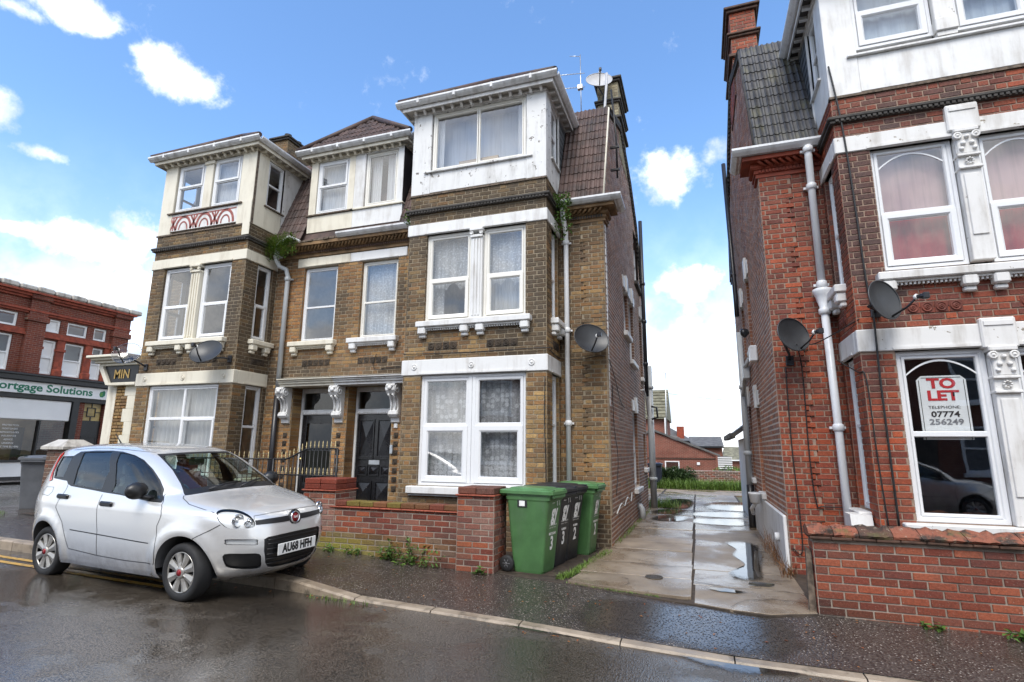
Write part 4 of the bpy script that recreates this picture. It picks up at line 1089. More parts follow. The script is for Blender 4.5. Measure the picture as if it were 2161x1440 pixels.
def r_dorm(house, T, F, r):
    u0, u1, v0, v1 = r
    window(house, T, F, u0+.02, u1-.02, v0+.01, v1-.005, [(0, .495, 0, 1, 0), (.505, 1, 0, 1, 0)], 'upvc_cream', -.03, .05, .05)
    curtain(T, F, u0+.08, u1-.08, v0+.05, v1-.05, -.34, 'blind_pale', 'pale grey cloth hanging at the back of the wide dormer window', amp=.012, waves=5)  # added pale backing, imitates bright sky reflected in the panes
    curtain(T, F, u0+.06, u0+.2, v0+.03, v1-.05, -.16, 'drape_white', 'narrow white drape gathered at the party wall end of the wide dormer', amp=.014, waves=3)
    curtain(T, F, u1-.2, u1-.06, v0+.03, v1-.05, -.16, 'drape_white', 'narrow white drape gathered at the gable end of the wide dormer', amp=.014, waves=3)
    b = MB(T); F.box(b, -.42, .36, v0+.02, v0+.20, -.3, -.15, .004); F.box(b, -.42, -.03, v0+.201, v0+.21, -.3, -.15); F.box(b, -.02, .36, v0+.201, v0+.212, -.3, -.15)
    b.build('cardboard_box', 'cardboard', label='brown cardboard box standing inside the wide dormer window', cat='box')
W1 = Wall(TR)
cfgR = dict(col=yellow(bay_soot, 11), paint='paint_white', win='upvc', sill='paint_white', lintel='paint_white', rose='rose_buff', dormer='timber_white', cheek='slate_cladding', flash='lead',
            eave_paint='paint_white_worn', soffit='soffit_grey', gutter='gutter_white', tile='tile_brown', terra='terracotta_buff', terra_dark='stone_dark', verge='paint_cream', front_windows=r_front, dormer_windows=r_dorm,
            gcol=gable_col, roof_to=-3.3)
bay(LH, W1, TR, cfgR)
cfgS = dict(cfgR); cfgS['col'] = yellow(strip_soot, 21, .35)
outer_strip(LH, W1, TR, cfgS, ROOF_L)
WALL_R = finish_wall(W1, LH, 'wall', 'mortar_buff', 'brick_yellow', 220)
WG = Wall(TR)
gable(LH, WG, TR, cfgR, [(11.75, 12.55, 4.1, 5.1), (12.7, 13.65, 3.62, 5.1), (15.05, 15.7, 3.5, 5.2), (12.75, 13.75, .72, 2.45), (15.1, 15.7, 1.1, 2.0)], (14.3, 15.4, 6.0, 7.5))
finish_wall(WG, LH, 'gable_wall', 'mortar_gable', 'brick_red', 80, prefer=lambda P: P.z < 4)
SG = Pl('+', GX)
for a, b, c_, d in [(11.75, 12.55, 4.1, 5.1), (12.7, 13.65, 3.62, 5.1), (15.05, 15.7, 3.5, 5.2), (12.75, 13.75, .72, 2.45), (15.1, 15.7, 1.1, 2.0), (14.3, 15.4, 6.0, 7.5)]:
    window(LH, TR, SG, a+.01, b-.01, c_+.005, d-.005, SASH, 'upvc', -.07, .05, .05)
    mb = MB(TR); SG.box(mb, a-.08, b+.08, c_-.11, c_-.002, -.08, .09, .012); mb.build('sill', 'paint_white' if c_ < 5.9 else 'stone_dark', LH)
for a, b, z in ((11.7, 12.6, 5.1), (12.62, 13.72, 5.1), (15.0, 15.75, 5.2), (12.7, 13.8, 2.45)):
    mb = MB(TR); m_ = (a+b)/2
    mb.prism([(a, z+.002), (b, z+.002), (b+.08, z+.24), (a-.08, z+.24)], GX-.05, GX+.03, 'x'); mb.prism([(m_-.1, z-.03), (m_+.1, z-.03), (m_+.15, z+.33), (m_-.15, z+.33)], GX-.05, GX+.06, 'x')
    mb.build('keystone_lintel', 'paint_white', LH)
# cement fillet and pale render streak where the yellow front returns on the gable
mb = MB(TR)
for k in range(40):
    z = .5+k*.075; w = .03+.05*rng.random()
    mb.box(GX-.004, GX+.012, YM+.03, YM+.05+w, z, z+.074)
mb.build('render_fillet', 'mortar_buff', LH)
mb = MB(TR)
for k in range(22): z = 2.3+k*.15; mb.box(GX-.004, GX+.014, YM+.07+.02*rng.random(), YM+.15+.06*rng.random(), z, z+.13)
mb.build('paint_streak', 'paint_white_worn', LH)

# ---- left hand house of the pair
def l_front(house, T, F, gf, ff):
    window(house, T, F, -.955, .955, .955, 2.795, [(0, .48, .64, 1, 0), (.48, 1, .64, 1, 0), (.48, 1, 0, .64, 0), (0, .48, 0, .64, 1)], 'upvc', -.04, .06, .06)
    curtain(T, F, -.90, -.02, .98, 2.77, -.24, 'drape_grey', 'grey drape on the door side of the bay window beyond the car', 'grey ground floor drapes', amp=.03, waves=7)
    curtain(T, F, .02, .90, .98, 2.77, -.24, 'drape_grey', 'grey drape on the shopfront side of the bay window beyond the car', 'grey ground floor drapes', amp=.03, waves=7)
    window(house, T, F, -.945, -.14, 3.745, 5.375, SASH, 'upvc', -.05, .06, .06); window(house, T, F, .13, .945, 3.745, 5.375, SASH, 'upvc', -.05, .06, .06)
    pilaster(house, T, 'paint_cream', -.0, .25, 3.737, 5.378)
    mb = MB(T); mb.lathe([(.01, -.14), (.08, -.12), (.13, -.06), (.14, 0), (.13, .06), (.08, .12), (.01, .14)], (-.55, YB+.9, 4.75), (0, 0, 1), 16); mb.build('paper_lampshade', 'drape_white', label='round white paper lampshade hanging inside a first floor bay window', cat='lampshade')
def l_dorm(house, T, F, r):
    u0, u1, v0, v1 = r
    for a, b in ((u0, -.10), (.10, u1)):
        window(house, T, F, a+.05, b-.03, v0+.03, v1-.01, [(0, 1, .52, 1, 1), (0, 1, 0, .52, 0)], 'upvc', -.03, .05, .055)
    mb = MB(T); F.box(mb, -.11, .11, v0, v1, -.05, .004); F.box(mb, -.14, .14, v1-.1, v1-.02, -.05, .03, .006); mb.build('mullion_board', 'paint_cream', house)
    curtain(T, F, u0+.1, -.16, v0+.08, v1-.1, -.16, 'blind_pale', 'pale blind hanging in the cream dormer by the painted panel')  # added pale sheet in place of the sky's reflection
def l_art(house, T, F):
    # red interlaced arches and crosses on the apron
    z0, z1 = 6.25, 6.60; mb = MB(T)
    def strip(pts, w=.03):
        for (x0, y0), (x1, y1) in zip(pts, pts[1:]):
            dx, dy = x1-x0, y1-y0; l = math.hypot(dx, dy) or 1; nx, ny = -dy/l*w, dx/l*w
            F.q(mb, (x0-nx, y0-ny, .009), (x1-nx, y1-ny, .009), (x1+nx, y1+ny, .009), (x0+nx, y0+ny, .009))
    for cxx in (-.62, -.02, .58):
        strip([(cxx+.22*math.cos(t*math.pi/10), z0+.02+.30*math.sin(t*math.pi/10)) for t in range(11)]); strip([(cxx+.12*math.cos(t*math.pi/8), z0+.02+.18*math.sin(t*math.pi/8)) for t in range(9)], .018)
        strip([(cxx+.21, z0+.02), (cxx+.39, z1-.03)], .022); strip([(cxx+.39, z0+.02), (cxx+.21, z1-.03)], .022)
        strip([(cxx+.3, z0+.02), (cxx+.3, z1-.03)], .016)
    strip([(-.9, z1-.02), (.93, z1-.02)], .014)
    mb.build('painted_arches', 'red_fresco', house)
simple('red_fresco', (.30, .10, .085), .8, var=.35, vscale=12)
W2 = Wall(TL)
cfgL = dict(cfgR); cfgL.update(col=yellow(bay_soot_dark, 31), paint='paint_cream', sill='paint_cream', lintel='paint_cream', dormer='paint_cream', cheek='paint_white_worn', flash='timber_rotten', eave_paint='paint_cream',
                               front_windows=l_front, dormer_windows=l_dorm, apron_art=l_art, apron='paint_white_worn', dsill='timber_rotten', apron_lift=.06, roof_to=-3.3, soffit='soffit_grey', dorm_sill=6.68)
bay(LH, W2, TL, cfgL)
# its outer strip and gable lie behind the bay; plain brick
FL = Pl('F', YM); lay(W2, FL, BX, GX, 0, 5.9, cfgL['col'])
lay(W2, Pl('+', GX), YM, 16, 0, 6.0, gable_col); Pl('+', GX).q(W2.m, *[(p[0], p[1]) for p in PROFILE])
finish_wall(W2, LH, 'wall', 'mortar_buff', 'brick_yellow', 80)
# rotten corner post and hanging board on the left dormer
mb = MB(TL); mb.box(-BX-.016, -BX-.002, YB+.0, YB+.06, 6.2, 7.85); mb.build('rotten_post', 'timber_rotten', LH)
mb = MB(TL); mb.box(-BX-.018, -1.13, YB-.03, YB-.013, 5.92, 6.70, .003); mb.build('loose_board', 'paint_cream', LH)

# ---- the middle: two doors under one canopy, paired windows, middle dormer
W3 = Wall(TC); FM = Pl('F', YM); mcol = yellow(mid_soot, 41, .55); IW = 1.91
dor = [(.17, 1.18, .45, 2.77), (-1.18, -.17, .45, 2.77)]; fw = [(.30, 1.16, 3.74, 5.38), (-1.16, -.30, 3.74, 5.38)]
lay(W3, FM, -IW, IW, 0, 5.62, mcol, dor+fw+[(-1.34, 1.36, 5.40, 5.60)], reveal=.0, phase=.02)
for h in fw: lay(W3, FM, 0, 0, 0, 0, mcol, [h], reveal=.11)
for h in dor: lay(W3, FM, 0, 0, 0, 0, mcol, [h], reveal=.30)
finish_wall(W3, LH, 'wall', 'mortar_buff', 'brick_yellow', 160)
for sx, h in ((1, fw[0]), (-1, fw[1])):
    window(LH, TC, FM, h[0]+.005, h[1]-.005, 3.745, 5.375, [(0, 1, .46, 1, 0), (0, 1, 0, .46, 0)], 'upvc_cream' if sx > 0 else 'upvc', -.06, .05, .045)
    sill(LH, TC, FM, h[0]-.19, h[1]+.10, 3.735, 'paint_white' if sx > 0 else 'paint_cream', (h[0]-.06, h[1]-.02))
    mb = MB(TC); x0, x1 = (.0, 1.36) if sx > 0 else (-1.34, -.002); FM.box(mb, x0, x1, 5.40, 5.60, -.1, .022, .01); FM.box(mb, x0+.25 if sx > 0 else x0+.2, x1-.2 if sx > 0 else x1-.05, 5.41, 5.435, .021, .03); mb.build('lintel', 'paint_white' if sx > 0 else 'paint_cream', LH)
curtain(TC, FM, .36, 1.10, 3.78, 5.34, -.2, 'net_lace', 'white net curtain in the first floor window over the panelled black door')
roses(LH, TC, FM, [(s*(.40)+.14*i*s, 3.28) for s in (1, -1) for i in range(5)], 'rose_buff')
for u in (0., 1.30, -1.30): roses(LH, TC, FM, [(u, 1.80-.165*i) for i in range(7)], 'rose_buff', .042)
# canopy
mb = MB(TC)
for a, b, d in ((2.77, 2.82, .26), (2.821, 2.86, .30), (2.861, 2.895, .33), (2.896, 2.925, .37)): FM.box(mb, -1.33, 0, a, b, -.02, d, .006)
mb.quad((-1.34, YM-.38, 2.928), (0, YM-.38, 2.928), (0, YM, 2.99), (-1.34, YM, 2.99)); mb.build('door_canopy', 'paint_cream', LH)
mb = MB(TC)
for a, b, d in ((2.77, 2.82, .26), (2.821, 2.86, .30), (2.861, 2.895, .33), (2.896, 2.925, .37)): FM.box(mb, .002, 1.88, a, b, -.02, d, .006)
mb.quad((0.002, YM-.38, 2.928), (1.88, YM-.38, 2.928), (1.88, YM, 2.99), (.002, YM, 2.99)); mb.build('door_canopy', 'paint_white_worn', LH)
# scroll consoles
def console(x):
    mb = MB(TC); y = YM; w = .09
    prof = [(0, 2.765), (-.27, 2.765), (-.30, 2.72), (-.30, 2.64), (-.25, 2.575), (-.17, 2.53), (-.12, 2.44), (-.10, 2.33), (-.11, 2.27), (-.15, 2.25), (-.16, 2.19), (-.12, 2.14), (-.06, 2.13), (-.05, 2.05), (0, 2.03)]
    mb.prism([(y+a, b) for a, b in prof], x-w, x+w, 'x')
    for sx in (-1, 1):
        for (dy, z, r) in ((-.2, 2.665, .085), (-.105, 2.20, .048)):
            mb.lathe([(r, 0), (r, .016), (r*.78, .018), (r*.72, .006), (r*.4, .006), (r*.34, .02), (.001, .024)], (x+sx*w, y+dy, z), (sx, 0, 0), 16)
    for k in (-1, 1):
        mb.tube([(x+k*.045, y-.265, 2.56), (x+k*.045, y-.17, 2.5), (x+k*.045, y-.115, 2.36), (x+k*.045, y-.12, 2.28)], .018, 6)
    mb.lathe([(.05, 0), (.04, .03), (.001, .04)], (x, y-.30, 2.68), (0, -1, 0), 10); mb.lathe([(.03, 0), (.02, .02), (.001, .03)], (x-.05, y-.30, 2.72), (0, -1, 0), 8); mb.lathe([(.03, 0), (.02, .02), (.001, .03)], (x+.05, y-.30, 2.72), (0, -1, 0), 8)
    mb.build('console_bracket', 'paint_white', LH)
for x in (-1.30, 0., 1.29): console(x)
# doors
FD = Pl('F', YM+.30)
def door(x0, x1, glazed, label):
    z0, z1 = .46, 2.22
    fr = MB(TC); lo, hi = x0-.055, x1+.055
    FD.box(fr, lo, x0-.002, .45, 2.77, -.06, .05, .008); FD.box(fr, x1+.002, hi, .45, 2.77, -.06, .05, .008); FD.box(fr, x0, x1, 2.68, 2.77, -.06, .05, .008); FD.box(fr, x0, x1, z1+.005, 2.33, -.06, .06, .01)
    for k in range(17): xx = x0+(k+.5)*(x1-x0)/17; FD.box(fr, xx-.013, xx+.013, z1+.02, z1+.055, .06, .075, .004)
    frame = fr.build('door_frame', 'paint_white', LH)
    g = MB(TC); FD.q(g, (x0, 2.33, 0), (x1, 2.33, 0), (x1, 2.68, 0), (x0, 2.68, 0)); g.build('transom_light', 'glass_obscure', frame)
    d = MB(TC)
    if glazed:
        FD.box(d, x0, x0+.11, z0, z1, -.02, .03, .004); FD.box(d, x1-.11, x1, z0, z1, -.02, .03, .004); FD.box(d, x0+.111, x1-.111, z1-.17, z1, -.02, .03, .004); FD.box(d, x0+.111, x1-.111, z0, .85, -.02, .03, .004)
    else: FD.box(d, x0, x1, z0, z1, -.02, .02, .003)
    D = d.build('door', 'black_paint', LH, label=label)
    if glazed:
        g = MB(TC); FD.q(g, (x0+.1, .84, .012), (x1-.1, .84, .012), (x1-.1, z1-.16, .012), (x0+.1, z1-.16, .012)); g.build('door_glass', 'glass_obscure', D)
    else:
        w = x1-x0
        def panel(a, b, c_, e, diamond=False):
            p = MB(TC); ring(p, FD, (x0+w*a, x0+w*b, c_, e), .03, .04, .018)
            cx_, cz = x0+w*(a+b)/2, (c_+e)/2
            A, B, C, E_ = (x0+w*a+.035, c_+.035), (x0+w*b-.035, c_+.035), (x0+w*b-.035, e-.035), (x0+w*a+.035, e-.035)
            for q, r_ in ((A, B), (B, C), (C, E_), (E_, A)): FD.q(p, (*q, .021), (*r_, .021), (cx_, cz, .05))
            p.build('door_panel', 'black_paint', D)
        panel(.07, .46, 1.38, 2.12); panel(.54, .93, 1.38, 2.12)
        for i in range(3): panel(.07+.3*i, .33+.3*i, 1.02, 1.22)
        panel(.07, .46, .52, .92); panel(.54, .93, .52, .92)
        for a in (.03, .5): 
            p = MB(TC); FD.box(p, x0+w*(a+.03), x0+w*(a+.44), 1.335, 1.37, .02, .045, .004); p.build('door_moulding', 'black_paint', D)
        p = MB(TC); FD.box(p, x0+w*.36, x0+w*.64, 1.235, 1.325, .021, .035, .004); FD.box(p, x0+w*.42, x0+w*.58, 1.27, 1.295, .035, .042); p.build('letter_box', 'steel', D)
    k = MB(TC); k.lathe([(.012, 0), (.012, .03), (.028, .04), (.03, .06), (.02, .075), (.001, .08)], FD.pt(x0+.06 if glazed else x1-.06, 1.32 if glazed else 1.45, .02), (0, -1, 0), 12); k.build('door_knob', 'brass' if glazed else 'black_paint', D)
glass_mat('glass_obscure', (.30, .30, .29), 1.0, 1.6)
door(.235, 1.115, False, 'black panelled front door with steel letter box'); door(-1.115, -.235, True, 'black front door with tall grey glass')
mb = MB(TC); FM.box(mb, 1.25, 1.33, 1.93, 2.02, .0, .03, .012); mb.build('alarm_box', 'paint_white', LH)
mb = MB(TC); p_ = Pl('F', YM+.02); FM.box(mb, 1.195, 1.265, 1.45, 1.62, .0, .05, .008); FM.box(mb, 1.21, 1.25, 1.55, 1.60, .05, .054); mb.build('entry_phone', 'steel', LH)
# threshold steps (mostly hidden by the front wall)
mb = MB(TC)
for s in (1, -1): mb.box(s*.15, s*1.25, YM-.35, YM+.3, .28, .44, .01); mb.box(s*.1, s*1.3, YM-.65, YM-.352, .15, .28, .01)
mb.build('door_step', 'stone_dark', LH)
# middle eaves cornice with half its gutter gone
cornice(LH, TC, -IW+.02, IW-.02, YM, 'terracotta_buff', 'terracotta_dark')
mb = MB(TC); gutter_run(mb, -.2, IW-.1, 'x', YM-.2, -1, 5.90, .12, .09); mb.build('gutter', 'gutter_white', LH)
mb = MB(TC)
for k in range(26):
    x = -IW+.1+k*.14; mb.box(x, x+.12+.02*rng.random(), YM-.22-.03*rng.random(), YM+.05, 5.892+.01*rng.random(), 5.93+.02*rng.random())
mb.build('eaves_board', 'timber_rotten', LH)
mb = MB(TC); mb.tube([(-1.75, YM-.30, 5.86), (-1.35, YM-.34, 6.02), (-1.12, YM-.28, 5.90)], .03, 8); mb.build('broken_gutter', 'gutter_white', LH)
# middle dormer
FMd = Pl('F', 9.24); dz0, dz1 = 6.16, 7.90
for (a, b, m) in ((-1.15, -.98, 'paint_cream'), (-.15, .0, 'paint_cream'), (.002, .26, 'paint_white'), (1.07, 1.2, 'paint_white')):
    mb = MB(TC); FMd.box(mb, a, b, dz0+.42, dz1, -.06, .01, .005); mb.build('corner_board', m, LH)
for (a, b, m) in ((-1.16, -.002, 'paint_cream'), (.0, 1.21, 'paint_white')):
    mb = MB(TC); FMd.box(mb, a, b, dz0, dz0+.38, -.06, .012, .005); mb.build('apron_panel', m, LH)
    mb = MB(TC); FMd.box(mb, a-.04, b+.03, dz0+.385, dz0+.418, -.06, .05, .004); mb.build('dormer_sill', 'timber_rotten' if a < -.5 else 'paint_cream', LH)
mb = MB(TC); FMd.box(mb, -.978, -.152, 7.83, dz1, -.06, .006); mb.build('head_board', 'paint_cream', LH)
mb = MB(TC); FMd.box(mb, .262, 1.068, 7.83, dz1, -.06, .006); mb.build('head_board', 'paint_white', LH)
window(LH, TC, FMd, -.97, -.16, 6.60, 7.825, [(0, 1, .50, 1, 1), (0, 1, 0, .50, 0)], 'upvc', -.02, .05, .055)
window(LH, TC, FMd, .27, 1.06, 6.60, 7.825, [(0, 1, 0, 1, 0)], 'upvc_cream', -.03, .06, .05)
curtain(TC, FMd, .34, .58, 6.66, 7.78, -.16, 'drape_white', 'white drape tied back nearer the party line in the single pane dormer', waves=4); curtain(TC, FMd, .72, 1.02, 6.66, 7.78, -.16, 'drape_white', 'white drape hanging straight nearer the big bay in the single pane dormer', waves=4)
curtain(TC, FMd, -.92, -.2, 6.66, 7.78, -.16, 'blind_pale', 'pale blind behind the small two light dormer window')  # pale sheet added so the panes look sky-reflecting
for s in (1, -1):
    mb = MB(TC); x = 1.2 if s > 0 else -1.15
    P_ = [(9.24, dz0), (slope_y(dz0)+.02, dz0), (slope_y(dz1)+.1, dz1), (9.24, dz1)]; mb.prism(P_, x-.01, x+.004, 'x'); mb.build('cheek', 'pipe_black' if s > 0 else 'paint_cream', LH)
eaves(LH, TC, -1.15, 1.2, 9.24, 10.3, dz1+.03, 13, 'paint_cream', 'soffit_grey', 'gutter_white', .16)
hip_roof(LH, TC, -1.40, 1.45, 9.0, 11.8, dz1+.12, 0.02, 9.75, 9.02, 'tile_brown', True)
for s in (1, -1): lay_tiles(ROOF_L, TC, 'tile_brown', 1.22 if s > 0 else -1.90, 1.90 if s > 0 else -1.17, (slope_y(5.98)-.06, 5.98), (slope_y(8.4), 8.4))
interior(LH, TR, -6.5, 2.1, 12.2); interior(LH, TL, -3.2, 2.1, 12.2)
# downpipes
downpipe(LH, TR, 'upvc', [(1.44, YM-.26, 5.86), (1.44, YM-.24, 5.72), (1.46, YM-.09, 5.45), (1.46, YM-.09, 5.2), (1.47, YM-.09, .3)], .045, [(1.46, YM-.09, 5.25), (1.465, YM-.09, 3.62), (1.47, YM-.09, 2.0)])
downpipe(LH, TC, 'pipe_grey', [(-1.72, YM-.26, 5.82), (-1.72, YM-.26, 5.55), (-1.68, YM-.2, 5.42), (-1.56, YM-.12, 5.36), (-1.52, YM-.09, 5.2), (-1.52, YM-.09, 2.6)], .05, [(-1.72, YM-.26, 5.62), (-1.52, YM-.09, 5.15)])
downpipe(LH, TC, 'pipe_black', [(-1.52, YM-.09, 2.62), (-1.52, YM-.09, .2)], .055)
# side pipes on the gable
downpipe(LH, TR, 'pipe_black', [(GX+.12, 15.3, 8.1), (GX+.12, 15.3, 3.0)], .055, [(GX+.12, 15.3, 6.2), (GX+.12, 15.3, 5.1), (GX+.12, 15.3, 3.9)], ears=False)
downpipe(LH, TR, 'pipe_grey', [(GX+.16, 15.75, 3.9), (GX+.16, 15.75, 0)], .085, [(GX+.16, 15.75, 3.3), (GX+.16, 15.75, .8)], ears=False)
downpipe(LH, TR, 'cable_white', [(GX+.02, 14.6, 3.1), (GX+.1, 14.7, 3.12), (GX+.12, 15.0, 2.95), (GX+.12, 15.4, 2.5)], .02, (), 'waste_pipe')
mb = MB(TR); mb.tube([(GX+.2, 15.6, 2.75), (GX+.34, 15.6, 2.72), (GX+.36, 15.6, 2.45), (GX+.2, 15.6, 2.4)], .03, 8); mb.build('pipe_bend', 'pipe_black', LH)
mb = MB(TR); mb.tube([(GX+.1, 13.2, 0), (GX+.1, 13.2, .22), (GX+.06, 13.2, .3), (GX-.02, 13.2, .32)], .07, 8); mb.build('drain_pipe', 'pipe_grey', LH)
# chimneys
def chimney(house, T, x0, x1, y0, y1, z0, z1, col, mortar, brick, cap='stone_dark', name='chimney'):
    Wc = Wall(T)
    for k, b, u0, u1 in (('F', y0, x0, x1), ('+', x1, y0, y1), ('-', x0, y0, y1), ('B', y1, x0, x1)): lay(Wc, Pl(k, b), u0, u1, z0, z1, col, proj=.006)
    Wc.m.quad((x0, y0, z1), (x1, y0, z1), (x1, y1, z1), (x0, y1, z1))
    ch = finish_wall(Wc, house, name, mortar, brick, 0)
    mb = MB(T)
    for z, d, h in ((z1-1.05, .07, .07), (z1-.62, .05, .05), (z1-.57, .08, .05), (z1-.06, .06, .06), (z1, .10, .06)): mb.box(x0-d, x1+d, y0-d, y1+d, z, z+h, .012)
    mb.build('chimney_band', cap, ch)
    for k in range(2):
        mb = MB(T); yy = y0+(y1-y0)*(.28+.44*k); mb.lathe([(.13, 0), (.14, .05), (.10, .1), (.09, .22), (.11, .25), (.09, .26)], ((x0+x1)/2, yy, z1+.06), (0, 0, 1), 12); mb.build('chimney_pot', 'terracotta_dark' if brick == 'brick_red' else 'stone_dark', ch)
    return ch
def pale_col(u, v):
    c = pick([(.36, .33, .22), (.30, .28, .19), (.40, .36, .24), (.25, .22, .15)]); k = .8+.3*rng.random(); return tuple(x*k for x in c)
chimney(LH, TR, 1.66, 2.15, 11.95, 13.25, 8.4, 10.4, pale_col, 'mortar_buff', 'brick_yellow')
chimney(LH, TL, 1.3, 1.85, 12.0, 13.0, 8.4, 10.75, yellow(lambda u, v: .6, 3), 'mortar_buff', 'brick_yellow')
# ------------------------------------------------------------------ right building: the same design in red brick, a metre nearer the road
RH = thing('red_brick_house', (3.2, 8.3, 0), 'red brick three storey bay house with white stone lintels and grey tiled roof', 'house', 'tall Victorian bay fronted houses')
TRH = make_T(3.165, -1, -1.0, -.08)
def red(dark_fn, seed):
    base = [(.30, .064, .029), (.245, .053, .028), (.37, .084, .035), (.27, .07, .036), (.20, .048, .03), (.33, .07, .029)]
    dark = (.075, .048, .044)
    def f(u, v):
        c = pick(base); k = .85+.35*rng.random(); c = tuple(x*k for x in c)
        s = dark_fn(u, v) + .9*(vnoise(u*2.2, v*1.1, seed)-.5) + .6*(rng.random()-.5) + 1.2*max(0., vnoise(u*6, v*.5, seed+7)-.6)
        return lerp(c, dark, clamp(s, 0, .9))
    return f
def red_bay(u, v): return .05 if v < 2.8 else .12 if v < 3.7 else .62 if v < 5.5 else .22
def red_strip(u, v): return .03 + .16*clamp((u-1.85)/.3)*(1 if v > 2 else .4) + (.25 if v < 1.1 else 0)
def red_gable(u, v):
    c = pick([(.34, .14, .08), (.28, .12, .075), (.39, .155, .075), (.23, .115, .085), (.32, .135, .075)]); k = .8+.4*rng.random(); c = tuple(x*k for x in c)
    if v > 4.4: c = lerp(c, (.30, .24, .21), .75*clamp(vnoise(u*3.5, v*.35, 5)*1.5-.55))
    return c
def rr_front(house, T, F, gf, ff):
    for a, b in ((.085, .945), (-.945, -.155)):
        window(house, T, F, a, b, .885, 2.795, [(0, 1, .50, 1, 0), (0, 1, 0, .50, 0)], 'upvc', -.05, .06, .06, arch=True)
        window(house, T, F, a, b, 3.80, 5.405, [(0, 1, .44, 1, 0), (0, 1, 0, .44, 1)], 'upvc', -.05, .05, .075, arch=True)
        lab = 'beside the dark brick corner pier' if a > 0 else 'beyond the carved pilaster'
        curtain(T, F, a+.04, b-.04, 4.55, 5.38, -.2, 'blind_pink', 'pale pink upper blind in the first floor bay light ' + lab, amp=.004, waves=4)  # paler than the lower cloth: reflected sky painted into it
        curtain(T, F, a+.04, b-.04, 3.84, 4.56, -.2, 'drape_red', 'deep red lower curtain in the first floor bay light ' + lab, amp=.012, waves=5)
    pilaster(house, T, 'paint_white_worn', -.035, .215, 3.817, 5.458, .06, True); pilaster(house, T, 'paint_white_worn', -.035, .225, .88, 2.798, .06, True)
    for z in (2.78, 5.44):
        mb = MB(T); F.box(mb, -.20, .13, z, z+.345, -.05, .07, .015)
        F.box(mb, -.17, .10, z+.25, z+.31, .07, .082, .008)
        mb.build('capital_block', 'paint_white_worn', house)
def rr_dorm(house, T, F, r):
    u0, u1, v0, v1 = r
    for a, b in ((.085, .945), (-.93, -.155)):
        window(house, T, F, a, b, v0+.10, v1-.01, [(0, 1, .56, 1, 0), (0, 1, 0, .56, 1)], 'upvc', -.03, .05, .075)
        curtain(T, F, a+.04, b-.04, v0+.14, v1-.05, -.16, 'blind_blue', 'pale blue blind in the white boarded dormer ' + ('nearer the tiled slope' if a > 0 else 'beyond the dormer pilaster'), amp=.01, waves=4)  # pale blue tone carries the reflected sky
    mb = MB(T); F.box(mb, -.145, .075, v0+.12, v1, -.05, .05, .008); F.box(mb, -.155, .085, v0+.08, v0+.26, -.05, .075, .01); F.box(mb, -.14, .07, v0+.02, v0+.078, -.05, .05); mb.build('mullion_board', 'paint_white_worn', house)
W4 = Wall(TRH)
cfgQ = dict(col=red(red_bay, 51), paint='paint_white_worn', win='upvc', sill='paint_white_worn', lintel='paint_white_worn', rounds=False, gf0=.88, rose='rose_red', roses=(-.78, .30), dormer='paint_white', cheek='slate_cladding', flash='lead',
            eave_paint='paint_white', soffit='stone_dark', gutter='gutter_white', tile='tile_slate', terra='terracotta_red', terra_dark='terracotta_red', verge='stone_dark', front_windows=rr_front, dormer_windows=rr_dorm,
            gcol=red_gable, roof_to=-3.3, dorm_sill=6.74)
roofR = MB(TRH); roofR.quad((-8, slope_y(5.98)+.02, 5.98), (GX+.03, slope_y(5.98)+.02, 5.98), (GX+.03, slope_y(8.4)+.02, 8.4), (-8, slope_y(8.4)+.02, 8.4)); ROOF_R = roofR.build('roof', 'tile_slate', RH)
bay(RH, W4, TRH, cfgQ)
cfgQs = dict(cfgQ); cfgQs['col'] = red(red_strip, 61)
outer_strip(RH, W4, TRH, cfgQs, ROOF_R)
lay(W4, Pl('F', YM), -8, -BX, 0, 5.62, cfgQ['col']); lay(W4, Pl('-', -8), YM, 16, 0, 5.9, cfgQ['col'])
finish_wall(W4, RH, 'wall', 'mortar_grey', 'brick_red', 260)
WG2 = Wall(TRH)
rgh = [(11.85, 12.45, 3.55, 4.95), (13.3, 13.9, 3.4, 4.75), (11.7, 12.3, .92, 2.45), (13.4, 13.9, 1.1, 2.6)]
gable(RH, WG2, TRH, cfgQ, rgh)
finish_wall(WG2, RH, 'gable_wall', 'mortar_gable', 'brick_red', 40, prefer=lambda P: P.z < 4)
for a, b, c_, d in rgh:
    window(RH, TRH, SG, a+.01, b-.01, c_+.005, d-.005, SASH, 'upvc', -.08, .05, .05)
    mb = MB(TRH); SG.box(mb, a-.06, b+.06, c_-.1, c_-.002, -.08, .07, .012); mb.build('sill', 'paint_white', RH)
    mb = MB(TRH); m_ = (a+b)/2; mb.prism([(a-.05, d+.002), (b+.05, d+.002), (b+.08, d+.26), (a-.08, d+.26)], GX-.05, GX+.02, 'x'); mb.prism([(m_-.1, d-.03), (m_+.1, d-.03), (m_+.14, d+.38), (m_-.14, d+.38)], GX-.05, GX+.05, 'x'); mb.build('keystone_lintel', 'paint_white', RH)
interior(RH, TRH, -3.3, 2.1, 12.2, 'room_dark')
chimney(RH, TRH, 1.70, 2.16, 11.3, 12.6, 8.4, 10.25, red(lambda u, v: .1, 71), 'mortar_grey', 'brick_red', 'terracotta_dark')
